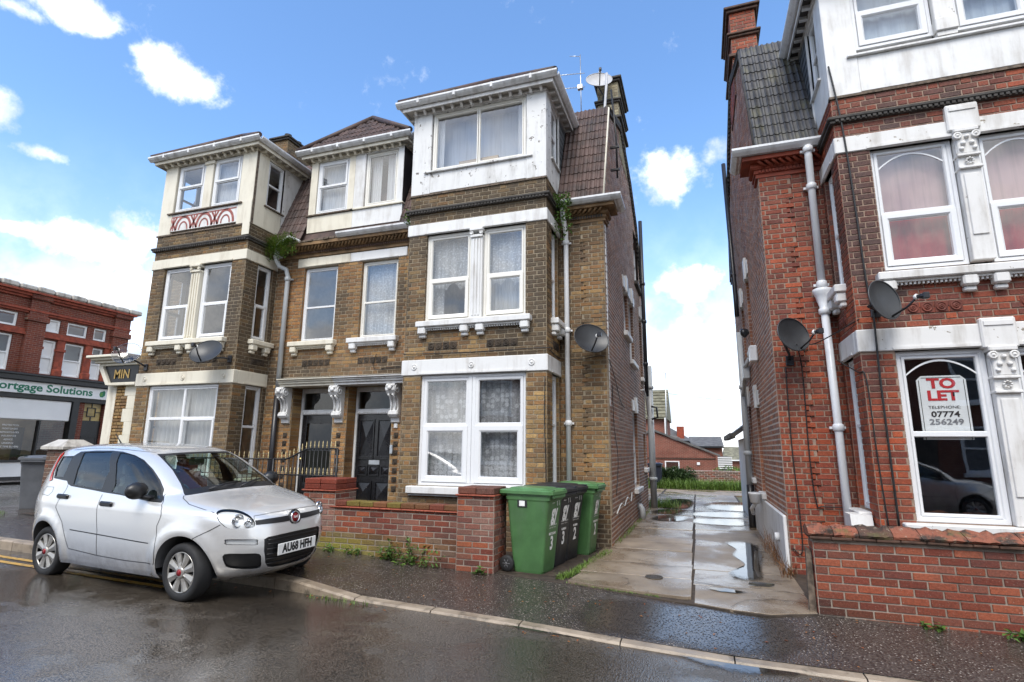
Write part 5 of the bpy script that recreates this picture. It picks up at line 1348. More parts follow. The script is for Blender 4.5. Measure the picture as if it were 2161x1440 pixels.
# rendered white plinth along the alley
mb = MB(TRH); mb.box(GX+.002, GX+.05, YM+.02, 13.65, .0, .80, .01); mb.build('render_plinth', 'paint_white', RH)
mb = MB(TRH); mb.lathe([(.06, 0), (.06, .05), (.02, .06)], (GX+.05, 9.9, .45), (1, 0, 0), 12); mb.build('vent_cap', 'paint_white', RH)
mb = MB(TRH); mb.lathe([(.05, -.09), (.09, -.07), (.11, .06), (.12, .07), (.12, .1)], (GX+.16, 11.9, .82), (0, 0, 1), 12); mb.tube([(GX+.16, 11.9, .75), (GX+.22, 12.1, .62), (GX+.14, 12.9, .46)], .035, 8); mb.build('pipe_hopper', 'gutter_white', RH)
# downpipes
downpipe(RH, TRH, 'upvc', [(1.50, YM-.27, 5.90), (1.50, YM-.26, 5.72), (1.47, YM-.1, 5.42), (1.47, YM-.1, 3.86)], .05, [(1.50, YM-.27, 5.84), (1.47, YM-.1, 5.35), (1.47, YM-.1, 3.9)])
mb = MB(TRH); mb.lathe([(.05, -.34), (.075, -.32), (.075, -.26), (.055, -.24), (.10, -.07), (.125, -.02), (.125, .02), (.10, .03)], (1.47, YM-.1, 3.80), (0, 0, 1), 14); mb.build('hopper_head', 'upvc', RH)
downpipe(RH, TRH, 'upvc', [(1.47, YM-.1, 3.6), (1.455, YM-.1, 2.0), (1.45, YM-.1, .25)], .05, [(1.455, YM-.1, 1.95)])
downpipe(RH, TRH, 'pipe_grey', [(GX+.1, 13.75, 4.2), (GX+.1, 13.75, .9)], .06, [(GX+.1, 13.75, 3.0), (GX+.1, 13.75, 1.6)], ears=False)
downpipe(RH, TRH, 'pipe_black', [(GX+.1, 13.75, .95), (GX+.1, 13.75, 0)], .075, ears=False)
downpipe(RH, TRH, 'pipe_black', [(GX+.12, 14.4, 8.6), (GX+.1, 13.9, 5.0), (GX+.1, 13.9, 4.6)], .05, [(GX+.11, 14.0, 5.6)], ears=False)
downpipe(RH, TRH, 'pipe_grey', [(GX+.02, 12.6, 3.45), (GX+.1, 12.8, 3.3), (GX+.1, 13.4, 2.95), (GX+.1, 13.75, 2.8)], .04, ears=False)
for (y, z, m) in ((11.25, 3.3, 'gutter_white'), (12.9, 3.2, 'pipe_grey')):
    mb = MB(TRH); mb.box(GX+.01, GX+.14, y-.12, y+.12, z-.14, z+.14, .02); mb.build('meter_box', m, RH)
mb = MB(TRH); mb.lathe([(.05, 0), (.09, .08), (.10, .12), (.02, .16)], (GX+.02, 12.4, 3.95), (1, 0, -.4), 12); mb.build('wall_lamp', 'pipe_black', RH)
# old bay base stone beside the downpipe
mb = MB(TRH); mb.prism([(8.62, .72), (8.86, .66), (8.86, .92), (8.58, .92), (8.55, .80)], 1.335, 1.56, 'x'); mb.build('base_stone', 'paint_white_worn', RH)
# low rear wing with slate eave beyond the gable
mb = MB(TRH); mb.box(GX-.25, GX+.02, 14.6, 18.0, 0, 1.95); mb.build('rear_wing', 'paint_white', RH)
mb = MB(TRH); mb.prism([(GX+.35, 1.92), (GX+.38, 2.0), (GX-.5, 2.65), (GX-.5, 2.5)], 14.4, 18.1, 'y')
for k in range(18): mb.box(GX+.28, GX+.40, 14.45+k*.2, 14.56+k*.2, 1.93, 2.04)
mb.build('rear_wing_roof', 'tile_slate', RH)
# ------------------------------------------------------------------ front garden walls
simple('tile_edge', (.30, .075, .04), .6, var=.3, vscale=20, bump=.3)
brick_mat('coping_brick', .8, .1)
def coping_mat():
    m, nt, out = new_mat('coping_rough'); b = NB(nt); oi = b.N('ShaderNodeObjectInfo')
    n = b.noise(7, 7, .7); c = b.mix(b.ramp(n, .40, .56), (.055, .04, .032), oi.outputs['Color']); c = b.mix(b.ramp(b.noise(19, 5, .7), .58, .68), c, (.33, .27, .20)); c = b.mix(b.ramp(b.noise(4, 5), .58, .7, 0, .7), c, (.13, .115, .045))
    b.pbsdf(out, c, .85, 0, .3, b.bump(b.math('ADD', n, b.noise(60, 4)), .9, .012))
coping_mat()
def wall_cols(seed, moss=True):
    base = [(.24, .06, .034), (.18, .046, .03), (.30, .085, .04), (.20, .075, .05), (.14, .048, .036), (.24, .10, .07), (.18, .10, .08)]
    def f(u, v):
        c = pick(base); k = .8+.4*rng.random(); c = tuple(x*k for x in c)
        if moss:
            mz = .42-.0*u; t = clamp((mz-v)/.2)*clamp(vnoise(u*1.6, v*2, seed)*2.2-.3)*clamp((-3.0-u)/.5+.15)
            c = lerp(c, (.27, .27, .055), .85*t)
            if v > .35: c = lerp(c, (.40, .31, .27), .4*clamp(vnoise(u*2.3, v*3, seed+3)*2.4-1.2))
        return c
    return f
def front_wall_left():
    FW = thing('garden_wall', (-3.9, 7.0, 0), 'low red brick garden wall with mossy base between two brick piers', 'garden wall', 'low front garden walls')
    col = wall_cols(91)
    W = Wall(ident); F = Pl('F', 6.95)
    lay(W, F, -5.6, -3.1, -.02, .71, col, bond=stretcher, proj=.006); lay(W, Pl('B', 7.17), -5.05, -3.1, 0, .71, col, bond=stretcher)
    # right pier
    px0, px1, py0, py1 = -3.10, -2.58, 6.88, 7.36
    for k, b, a, c in (('F', py0, px0, px1), ('+', px1, py0, py1), ('B', py1, px0, px1), ('-', px0, py0, py1)): lay(W, Pl(k, b), a, c, -.02, .945, col, bond=stretcher if k in 'FB' else flemish, proj=.006)
    lx0, lx1, ly0, ly1 = -5.62, -5.06, 6.94, 7.45
    for k, b, a, c in (('F', ly0, lx0, lx1), ('+', lx1, ly0, ly1), ('B', ly1, lx0, lx1), ('-', lx0, ly0, ly1)): lay(W, Pl(k, b), a, c, .0, .93, col, bond=stretcher, proj=.006)
    finish_wall(W, FW, 'wall', 'mortar_lime', 'brick_wall_red', 300, zmin=-1)
    # tile creasing and brick on edge copings, brick by brick
    def crease(x0, x1, y0, y1, z, tilt=0):
        n = max(1, int((x1-x0)/.16))
        for i in range(n):
            a, b = x0+(x1-x0)*i/n, x0+(x1-x0)*(i+1)/n; mb = MB(); o = .006*rng.random()
            mb.box(a+.002, b-.002, y0-.03-o, y1+.03, z+.002, z+.02, .004); ob = mb.build('creasing_tile', 'tile_edge', FW)
    def edge(x0, x1, y0, y1, z, h, along='x', L=.225, cols=None):
        n = max(1, round(((x1-x0) if along == 'x' else (y1-y0))/L))
        for i in range(n):
            t0, t1 = i/n, (i+1)/n; mb = MB(); j = .004*rng.random()
            if along == 'x': mb.box(x0+(x1-x0)*t0+.004, x0+(x1-x0)*t1-.004, y0-j, y1, z+.002, z+h+j, .008)
            else: mb.box(x0, x1+j, y0+(y1-y0)*t0+.004, y0+(y1-y0)*t1-.004, z+.002, z+h+j, .008)
            ob = mb.build('coping_brick', 'coping_brick', FW); set_col(ob.data, [(1, 1, 1)]*len(ob.data.polygons))
            ob.color = (*pick(cols or [(.17, .05, .03), (.15, .07, .03), (.20, .085, .035), (.17, .13, .03)]), 1)
    crease(-5.14, -3.11, 6.95, 7.17, .71); edge(-5.10, -3.11, 6.955, 7.165, .732, .07)
    rc = [(.17, .035, .02), (.22, .045, .025), (.14, .03, .02)]
    crease(px0-.02, px1+.02, py0, py1, .945); edge(px0, px1, py0, py0+.23, .967, .085, cols=[(.13, .06, .045), (.16, .06, .04)]); edge(px0, px1, py0+.24, py1, .967, .085, cols=[(.13, .06, .045)])
    crease(lx0-.02, lx1+.02, ly0, ly1, .93)
    for z in (.952, 1.03): edge(lx0, lx1, ly0, ly0+.25, z, .075, cols=rc); edge(lx0, lx1, ly0+.255, ly1, z, .075, cols=rc)
front_wall_left()
def front_wall_right():
    FW = thing('garden_wall', (3.0, 6.5, 0), 'low red brick garden wall with crumbling terracotta coping before the red house', 'garden wall', 'low front garden walls')
    base = [(.23, .058, .032), (.19, .046, .028), (.27, .07, .035), (.15, .042, .03), (.29, .082, .042), (.21, .07, .046)]
    def col(u, v):
        c = pick(base); k = .8+.35*rng.random(); c = tuple(x*k for x in c)
        d = clamp((.26-v)/.2)*clamp((1.9-u)/.9) + .35*clamp((.62-v)/-.06)*rng.random()
        return lerp(c, (.05, .022, .016), clamp(d))
    W = Wall(ident)
    lay(W, Pl('F', 6.39), 1.0, 7.0, -.18, .70, col, bond=stretcher, proj=.009, L=.232); lay(W, Pl('-', 1.0), 6.39, 6.62, -.1, .70, col, bond=stretcher, proj=.006); lay(W, Pl('B', 6.62), 1.0, 7.0, -.1, .70, col, bond=stretcher)
    finish_wall(W, FW, 'wall', 'mortar_lime', 'brick_wall_red', 260, zmin=-1)
    x = .96
    while x < 7:
        L = .22+.2*rng.random(); mb = MB(); n = 8; o = (rng.random()-.5)*.02
        # jagged terracotta coping with a weathered, sloping top
        for i in range(n):
            a, b = x+L*i/n+(.003 if i == 0 else 0), x+L*(i+1)/n-(.003 if i == n-1 else 0)
            def pr(xx): r = vnoise(xx*13, 1.3, 8)-.5; q = vnoise(xx*21, 4.3, 9)-.5; return [(6.345+o+.03*abs(r), .735), (6.335+o+.04*r, .758+.02*q), (6.365+.04*q, .79+.04*r), (6.50, .835+.05*q), (6.63, .80+.03*r), (6.63, .735)]
            A, B = pr(a), pr(b)
            for k in range(5): mb.quad((a, *A[k]), (b, *B[k]), (b, *B[k+1]), (a, *A[k+1]))
        A, B = pr(x+.003), pr(x+L-.003); mb.quad(*[(x+.003, *p) for p in A][::-1]); mb.quad(*[(x+L-.003, *p) for p in B])
        ob = mb.build('coping_stone', 'coping_rough', FW); set_col(ob.data, [(1, 1, 1)]*len(ob.data.polygons)); ob.color = (*pick([(.30, .10, .06), (.14, .06, .04), (.25, .09, .055), (.10, .055, .04), (.33, .12, .07)]), 1); x += L
    x = .97
    while x < 7:
        L = .17+.05*rng.random(); mb = MB(); o = .02*rng.random(); mb.box(x+.002, x+L-.002, 6.335+o*.5, 6.65, .703+.004*rng.random(), .731, .006); mb.build('creasing_tile', 'terracotta_dark', FW); x += L
    mb = MB(); mb.prism([(.925, .0), (.99, .0), (.985, .58), (.94, .62)], 6.44, 6.50, 'y'); mb.build('gate_post_stub', 'timber_rotten', label='rotten timber post stub against the end of the crumbling wall', cat='post')
front_wall_right()

# ------------------------------------------------------------------ iron gate and railing before the left door
def railing():
    m = 'iron_black'; simple(m, (.012, .012, .013), .4, .2, bump=.1)
    simple('gold_paint', (.52, .42, .22), .45, .3, var=.2)
    G_ = thing('iron_gate', (-6.2, 7.6, .1), 'black iron garden gate with curved top rail and gold finials', 'gate'); Y = 7.6
    def top(x): 
        t = clamp((x+6.62)/.55); t = t*t*(3-2*t); return 1.36+.18*t
    def finial(x, z, par):
        mb = MB(); mb.lathe([(.005, 0), (.011, .01), (.006, .02), (.012, .032), (.013, .04), (.005, .055), (.009, .068), (.0015, .115)], (x, Y, z), (0, 0, 1), 8); mb.build('finial', 'gold_paint', par)
    mb = MB(); xs = frange(-6.82, -5.56, .06); mb.tube([(x, Y, top(x)) for x in xs], .014, 6); mb.tube([(-6.82, Y, 1.11), (-5.56, Y, 1.11)], .012, 6); mb.tube([(-6.82, Y, .36), (-5.56, Y, .36)], .014, 6)
    mb.tube([(-5.56, Y, .3), (-5.56, Y, 1.54)], .018, 6); mb.tube([(-6.82, Y, .3), (-6.82, Y, 1.37)], .018, 6); mb.build('frame', m, G_)
    x = -6.74
    while x < -5.58:
        mb = MB(); mb.tube([(x, Y, .37), (x, Y, top(x)+.01)], .0075, 6); mb.build('bar', m, G_); finial(x, top(x)+.01, G_)
        finial(x+.04, 1.12, G_); x += .081
    F_ = thing('iron_fence', (-7.6, 7.6, .1), 'black iron garden fence with gold finials behind the parked car', 'fence')
    mb = MB(); mb.tube([(-8.65, Y, 1.36), (-6.86, Y, 1.36)], .013, 6); mb.tube([(-8.65, Y, 1.11), (-6.86, Y, 1.11)], .012, 6); mb.build('rail', m, F_)
    x = -8.6
    while x < -6.88:
        mb = MB(); mb.tube([(x, Y, .8), (x, Y, 1.37)], .0075, 6); mb.build('bar', m, F_); finial(x, 1.37, F_); x += .104
    LW = thing('low_wall', (-7.6, 7.6, .1), 'low brick wall under the iron fence behind the parked car', 'garden wall', 'low front garden walls'); W = Wall(ident); c = wall_cols(15, False)
    lay(W, Pl('F', 7.5), -8.7, -6.86, .1, .86, c, bond=stretcher); lay(W, Pl('+', -6.86), 7.5, 7.72, .1, .86, c, bond=stretcher); finish_wall(W, LW, 'wall', 'mortar_lime', 'brick_wall_red', 0)
    mb = MB(); mb.box(-8.75, -6.82, 7.46, 7.76, .862, .93, .012); mb.build('coping', 'kerb_stone', LW)
railing()

# ------------------------------------------------------------------ lettering
def text_mesh(txt, size, bold=0., sx=1., align='CENTER'):
    cu = bpy.data.curves.new('lettering', 'FONT'); cu.body = txt; cu.size = size; cu.align_x = align; cu.align_y = 'CENTER'; cu.offset = bold; cu.resolution_u = 3
    ob = bpy.data.objects.new('lettering', cu); COL.objects.link(ob); dg = bpy.context.evaluated_depsgraph_get(); dg.update()
    me = bpy.data.meshes.new_from_object(ob.evaluated_get(dg)); bpy.data.objects.remove(ob); bpy.data.curves.remove(cu)
    for v in me.vertices: v.co.x *= sx
    return me
def put_text(txt, size, loc, right, up, mat, parent=None, bold=0., sx=1., align='CENTER', name='lettering', local=False):
    me = text_mesh(txt, size, bold, sx, align); me.materials.clear(); me.materials.append(MATS[mat])
    o = bpy.data.objects.new(name, me); COL.objects.link(o); X = Vector(right).normalized(); Y = Vector(up).normalized(); Z = X.cross(Y)
    M = Matrix((X, Y, Z)).transposed().to_4x4(); M.translation = Vector(loc); o.matrix_basis = M
    if parent: attach(o, parent)
    return o
simple('ink_white', (.82, .82, .80), .5, var=.05); simple('ink_black', (.015, .015, .015), .5); simple('ink_red', (.55, .02, .025), .5); simple('ink_green', (.01, .17, .09), .5); simple('ink_grey', (.22, .22, .23), .5)

# ------------------------------------------------------------------ wheelie bins
for nm, c in (('bin_green', (.062, .15, .052)), ('bin_black', (.018, .019, .022)), ('bin_grey', (.10, .105, .115)), ('bin_navy', (.012, .018, .035))):
    simple(nm, c, .42, var=.14, vscale=5, bump=.12, bscale=90, dirt=tuple(x*.75+.035 for x in c), dirt_amt=.6)
simple('bin_lid_green', (.08, .19, .07), .36, var=.12, bump=.1, bscale=60); simple('rubber', (.014, .014, .015), .7, var=.2, bump=.2); simple('hub_grey', (.10, .10, .105), .5)
def wheelie_bin(loc, rz, body, lid, label, num=None, logo=False, wd=.47, sticker=False):
    "front faces local +x; hinge and wheels at -x"
    B = thing('wheelie_bin', (0, 0, 0), label, 'bin', 'wheelie bins')
    H = .97; w = wd/2
    def rect(x0, x1, hw, z, r=.035, n=3):
        pts = []
        for cx_, cy_, a0 in ((x1-r, hw-r, 0), (x0+r, hw-r, 90), (x0+r, -hw+r, 180), (x1-r, -hw+r, 270)):
            for k in range(n+1): a = R(a0+90*k/n); pts.append((cx_+r*math.cos(a), cy_+r*math.sin(a), z))
        return pts
    lev = [(-.20, .20, w*.80, .0), (-.21, .21, w*.82, .03), (-.26, .265, w*.92, .55), (-.29, .31, w*.97, .88), (-.31, .33, w, .90), (-.31, .33, w, H-.02), (-.31, .34, w*1.04, H-.018), (-.31, .34, w*1.04, H)]
    rings = [rect(a, b, c, z) for a, b, c, z in lev]; mb = MB()
    for r0, r1 in zip(rings, rings[1:]):
        for k in range(len(r0)): mb.quad(r0[k], r0[(k+1) % len(r0)], r1[(k+1) % len(r0)], r1[k])
    mb.quad(*rings[0][::-1]); mb.build('body', body, B)
    # lid, slightly domed with a raised panel and a front grip
    mb = MB(); ll = [(-.40, .385, w*1.12, H+.002), (-.40, .385, w*1.12, H+.04), (-.38, .36, w*1.06, H+.052), (-.30, .27, w*.86, H+.058), (-.27, .24, w*.78, H+.078), (-.2, .18, w*.6, H+.085)]
    rings = [rect(a, b, c, z, .05) for a, b, c, z in ll]
    for r0, r1 in zip(rings, rings[1:]):
        for k in range(len(r0)): mb.quad(r0[k], r0[(k+1) % len(r0)], r1[(k+1) % len(r0)], r1[k])
    mb.quad(*rings[-1]); mb.quad(*rings[0][::-1])
    mb.box(.20, .37, -w*.95, -w*.62, H+.05, H+.066, .005); mb.box(.20, .37, w*.62, w*.95, H+.05, H+.066, .005)
    mb.build('lid', lid, B)
    mb = MB(); mb.tube([(-.42, -w*1.0, H+.012), (-.42, w*1.0, H+.012)], .018, 8)
    for y in (-w*.8, 0, w*.8): mb.box(-.43, -.30, y-.03, y+.03, H-.03, H+.03, .008)
    mb.build('handle', body, B)
    mb = MB(); mb.box(.335, .375, -w*.85, w*.85, H-.05, H+.0, .012); mb.build('front_grip', lid, B)
    for s in (-1, 1):
        mb = MB(); mb.lathe([(.05, -.025), (.092, -.025), (.1, -.015), (.1, .015), (.092, .025), (.05, .025)], (-.27, s*(w+.01), .10), (0, 1, 0), 24); wh = mb.build('wheel', 'rubber', B)
        mb = MB(); mb.lathe([(.058, -.022), (.058, .022), (.05, .012), (.02, .012), (.018, .026), (.001, .028)] if s > 0 else [(.001, -.028), (.018, -.026), (.02, -.012), (.05, -.012), (.058, -.022), (.058, .02)], (-.27, s*(w+.012), .10), (0, 1, 0), 20, cap=False)
        for k in range(6):
            a = k*math.pi/3; mb.tube([(-.27+.016*math.cos(a), s*(w+.034), .10+.016*math.sin(a)), (-.27+.054*math.cos(a), s*(w+.034), .10+.054*math.sin(a))], .006, 5)
        mb.build('hub', 'hub_grey', wh)
    mb = MB(); mb.tube([(-.27, -w, .10), (-.27, w, .10)], .012, 6); mb.build('axle', 'steel', B)
    if sticker:
        mb = MB(); mb.box(-.13, .01, -w*1.0-.002, -w*.97-.0, .805, .895, .004); mb.build('label_holder', 'bin_black', B)
        mb = MB(); mb.box(-.10, -.02, -w*1.0-.006, -w*1.0-.003, .82, .885); mb.build('white_sticker', 'ink_white', B)
    def fx(z): return .21+(z-.03)*(.055/.52) if z < .55 else .265+(z-.55)*(.045/.33)
    if logo:
        def T(t, s, z, y=0., **k):
            sl = Vector((.10, 0, 1)).normalized() if z < .55 else Vector((.136, 0, 1)).normalized()
            put_text(t, s, (fx(z)+.006, y, z), (0, 1, 0), sl, 'ink_white', B, name='lettering', **k)
        T('g', .27, .735, -.035, bold=.012, sx=.8); T('y', .27, .735, .055, bold=.012, sx=.62); T('Great Yarmouth', .036, .585); T('BOROUGH COUNCIL', .022, .55); T('RECYCLING' if 'green' in body else 'RUBBISH', .04, .475, bold=.002); T('%s' % num, .23, .35, bold=.008, sx=.85)
        T('REFUSE', .024, .86, -.06)
        mb = MB()
        for a, b, c, d in ((.06, .07, .82, .89), (.12, .13, .82, .89)): mb.box(fx(.85)+.004, fx(.85)+.0055, a, b, c, d)
        mb.box(fx(.85)+.004, fx(.85)+.0055, .06, .13, .888, .895); mb.build('bin_symbol', 'ink_white', B)
    B.location = loc; B.rotation_euler = (0, 0, rz); return B
wheelie_bin((-2.15, 7.25, .012), R(-9), 'bin_green', 'bin_lid_green', 'green wheelie bin numbered 3 with a white sticker on its side', 3, True, sticker=True)
wheelie_bin((-2.11, 7.73, .012), R(-10), 'bin_black', 'bin_black', 'black wheelie bin numbered 3 between green and black bins', 3, True)
wheelie_bin((-2.05, 8.20, .012), R(-11), 'bin_black', 'bin_black', 'black wheelie bin numbered 2 beside the tall green bin', 2, True)
wheelie_bin((-1.86, 8.74, .012), R(-6), 'bin_green', 'bin_lid_green', 'green wheelie bin against the house corner below the satellite dish', 2, True)
wheelie_bin((-12.75, 7.75, .30), R(-60), 'bin_grey', 'bin_grey', 'grey wheelie bin standing alone beside the brick gate pier', wd=.5)
wheelie_bin((-12.5, 8.4, .30), R(-60), 'bin_green', 'bin_lid_green', 'green wheelie bin half hidden behind the grey bin and pier', wd=.5)
wheelie_bin((-1.9, 24.6, .0), R(-90), 'bin_navy', 'bin_navy', 'dark navy bin standing by the ivy at the end of the drive', wd=.55)

# ------------------------------------------------------------------ satellite dishes
def dish(center, aim, size, arm_len, bracket_to, label, mat='dish_grey', roll=0., clear=False):
    D = thing('satellite_dish', center, label, 'satellite dish', 'satellite dishes'); n = Vector(aim).normalized(); c = Vector(center)
    rt = n.cross(Vector((0, 0, 1))).normalized(); up = rt.cross(n)
    rt, up = rt*math.cos(roll)+up*math.sin(roll), up*math.cos(roll)-rt*math.sin(roll)
    mb = MB(); nr, na = 7, 36; a, b = size*.5, size*.5*.90
    def P(i, k, off=0.): r = i/nr; t = 2*math.pi*k/na; return tuple(c + rt*(a*r*math.cos(t)) + up*(b*r*math.sin(t)) + n*(size*.13*r*r+off))
    for i in range(nr):
        for k in range(na): mb.quad(P(i, k), P(i, k+1), P(i+1, k+1), P(i+1, k), smooth=True)
    rim = [P(nr, k, .0) for k in range(na+1)]; mb.tube(rim, .008, 6, cap=False)
    mb.build('reflector', 'glass_mesh' if clear else mat, D)
    foot = c - up*b*.86 + n*size*.10; lnb = c + n*arm_len - up*b*.45
    mb = MB(); mb.tube([tuple(foot), tuple(foot+(lnb-foot)*.55-up*.02), tuple(lnb)], .013, 6); mb.build('arm', 'pipe_black', D)
    d2 = (c-lnb).normalized(); mb = MB(); mb.lathe([(.02, -.10), (.03, -.08), (.03, -.03), (.02, -.02), (.022, .0)], tuple(lnb), tuple(d2), 12); mb.box(*[v for q in zip(tuple(lnb-Vector((.03, .03, .035))-d2*.08), tuple(lnb+Vector((.03, .03, .035))-d2*.08)) for v in q], .008)
    L_ = mb.build('receiver', 'pipe_black', D); mb = MB(); mb.lathe([(.031, 0), (.033, .015), (.02, .035), (.001, .04)], tuple(lnb), tuple(d2), 14); mb.build('receiver_cap', 'ink_white', L_)
    w = Vector(bracket_to); back = c - n*.03
    mb = MB(); mb.tube([tuple(back), tuple(back-n*.1), tuple(w+(back-w)*.3), tuple(w)], .018, 8); mb.lathe([(.05, 0), (.05, .03)], tuple(back-n*.05), tuple(n), 10); wy = 1 if True else 0
    mb.box(w.x-.05, w.x+.05, w.y-.03, w.y, w.z-.07, w.z+.07, .006); mb.build('mount', 'pipe_black', D); return D
glass_mat('glass_mesh', (.72, .72, .74), .9, 1.6)
dish((-1.68, 8.98, 3.37), (.62, -1, .42), .60, .36, (-1.62, 9.28, 3.3), 'grey satellite dish on the yellow house corner above the bins', roll=.1)
dish((-9.05, 8.05, 3.34), (.25, -1, .62), .62, .36, (-8.83, 8.39, 3.28), 'grey satellite dish under the cream bay sill of the yellow house')
dish((-11.22, 8.05, 3.42), (.45, -1, .50), .56, .36, (-11.1, 8.39, 3.2), 'see-through mesh satellite dish at the far corner of the cream bay', clear=True)
dish((1.20, 7.93, 3.06), (.75, -1, .30), .52, .36, (1.22, 8.26, 2.78), 'dark satellite dish low on the red brick strip beside the white downpipe', roll=-.35)
dish((2.02, 7.06, 3.24), (.85, -1, .22), .52, .38, (2.06, 7.39, 3.2), 'dark satellite dish on the red bay under the carved sill', roll=-.35)
dish((-1.85, 11.72, 10.25), (.25, -1, .45), .62, .34, (-1.75, 11.9, 9.9), 'pale satellite dish high on the yellow house chimney', mat='dish_pale')
# roof aerial
AE = thing('tv_aerial', (-1.7, 11.9, 9.6), 'thin roof aerial with long finned booms beside the chimney dish', 'aerial')
mb = MB(); mb.tube([(-2.25, 11.5, 9.3), (-2.25, 11.5, 10.95)], .012, 6); mb.tube([(-2.25, 11.5, 9.35), (-1.9, 11.9, 9.4)], .01, 6); mb.build('mast', 'steel', AE)
for z, L in ((10.05, .95), (10.42, .9)):
    mb = MB(); mb.tube([(-2.15, 11.5, z), (-2.25-L, 11.35, z+.02)], .009, 6)
    for k in range(13):
        x = -2.25-L*k/12; mb.tube([(x, 11.5-.15*k/12-.07, z-.02), (x, 11.5-.15*k/12+.07, z+.05)], .005, 4)
    mb.build('boom', 'steel', AE)
mb = MB(); mb.tube([(-2.25, 11.5, 10.9), (-2.5, 11.45, 10.93)], .008, 5); mb.box(-2.33, -2.2, 11.45, 11.55, 10.0, 10.12, .01); mb.build('reflector', 'steel', AE)
mb = MB(); mb.tube([(-1.60, 9.9, 6.9), (-1.58, 10.0, 7.6), (-1.5, 10.15, 8.4), (-1.47, 10.3, 9.1), (-1.47, 10.4, 9.45)], .028, 8); mb.build('dish_pole', 'dish_pale', AE)
mb = MB(); mb.box(-1.43, -1.25, 10.28, 10.33, 7.62, 7.66); mb.box(-1.43, -1.25, 10.28, 10.33, 7.12, 7.16); mb.tube([(-1.30, 10.3, 6.95), (-1.30, 10.3, 7.8), (-1.36, 10.2, 8.9)], .02, 6); mb.build('mast_bracket', 'iron_black', AE)

# ------------------------------------------------------------------ cables on the fronts
def cable(pts, r, label, mat='cable', name='cable'):
    P = []; v = [Vector(p) for p in pts]
    for i in range(len(v)-1):
        p0, p1, p2, p3 = v[max(i-1, 0)], v[i], v[i+1], v[min(i+2, len(v)-1)]
        for j in range(6):
            t = j/6; P.append(tuple(.5*((2*p1)+(-p0+p2)*t+(2*p0-5*p1+4*p2-p3)*t*t+(-p0+3*p1-3*p2+p3)*t**3)))
    P.append(tuple(v[-1])); mb = MB(); mb.tube(P, r, 5); return mb.build(name, mat, label=label, cat='cable')
cable([(1.87, 7.36, 6.55), (1.93, 7.35, 5.85), (1.97, 7.36, 5.0), (2.0, 7.36, 3.6), (2.03, 7.36, 3.2), (2.02, 7.36, 2.3), (2.03, 7.37, .7)], .012, 'black cable running down the red bay behind the satellite dish')
cable([(1.16, 8.25, 2.7), (1.15, 8.24, 1.6), (1.17, 8.24, .35), (1.05, 8.24, .33)], .008, 'black cable dropping from the low dish down the red quoins')
cable([(1.27, 7.9, 2.95), (1.36, 8.23, 2.6), (1.35, 8.24, 1.5), (1.38, 8.24, .9), (1.45, 8.24, .86), (1.72, 8.24, .86)], .008, 'black cable looping from the low dish to the white downpipe')
cable([(1.79, 8.2, 2.75), (1.83, 7.5, 2.5), (1.88, 7.37, 2.4), (1.90, 7.37, 1.5), (1.93, 7.37, .7)], .008, 'black cable down the front edge of the red bay')
cable([(1.88, 7.37, 3.12), (1.55, 8.22, 3.0), (1.3, 8.0, 3.0)], .008, 'black cable linking the two dark dishes round the red bay')
cable([(-2.30, 8.36, 2.7), (-2.31, 8.37, 2.0), (-2.29, 8.37, 1.2), (-2.30, 8.37, .7)], .008, 'black cable down the corner of the white trimmed yellow bay')
cable([(-4.88, 8.36, 3.18), (-3.6, 8.365, 3.16), (-2.3, 8.365, 3.17), (-2.26, 8.6, 3.15), (-2.25, 9.2, 3.12), (-1.9, 9.25, 3.1), (-1.5, 9.25, 3.14), (-1.42, 9.6, 3.0), (-1.42, 10.6, 2.5), (-1.42, 11.2, 2.4)], .008, 'black cable along the yellow bay above the white lintel')
cable([(-1.42, 9.62, 2.7), (-1.42, 9.7, 2.0), (-1.41, 10.0, 1.4), (-1.42, 9.75, .8)], .007, 'black cable hanging loose on the purple gable wall')
cable([(-1.41, 9.7, .5), (-1.40, 10.2, .62), (-1.40, 10.6, .55), (-1.40, 11.1, .66), (-1.40, 11.6, .55), (-1.41, 11.9, .7)], .012, 'white loose cable wavering low on the purple gable wall', 'cable_white')
cable([(-1.9, 9.35, 6.15), (-1.95, 9.5, 6.7), (-1.75, 9.75, 7.3), (-2.0, 9.95, 7.9), (-2.05, 10.0, 8.3)], .01, 'grey cable trailing over the brown tiles beside the dormer', 'pipe_grey')
cable([(-5.9, 9.27, 3.1), (-5.0, 9.26, 3.16), (-6.0, 9.26, 3.08), (-6.02, 9.26, 3.4)], .007, 'thin cable over the white half of the door canopy')

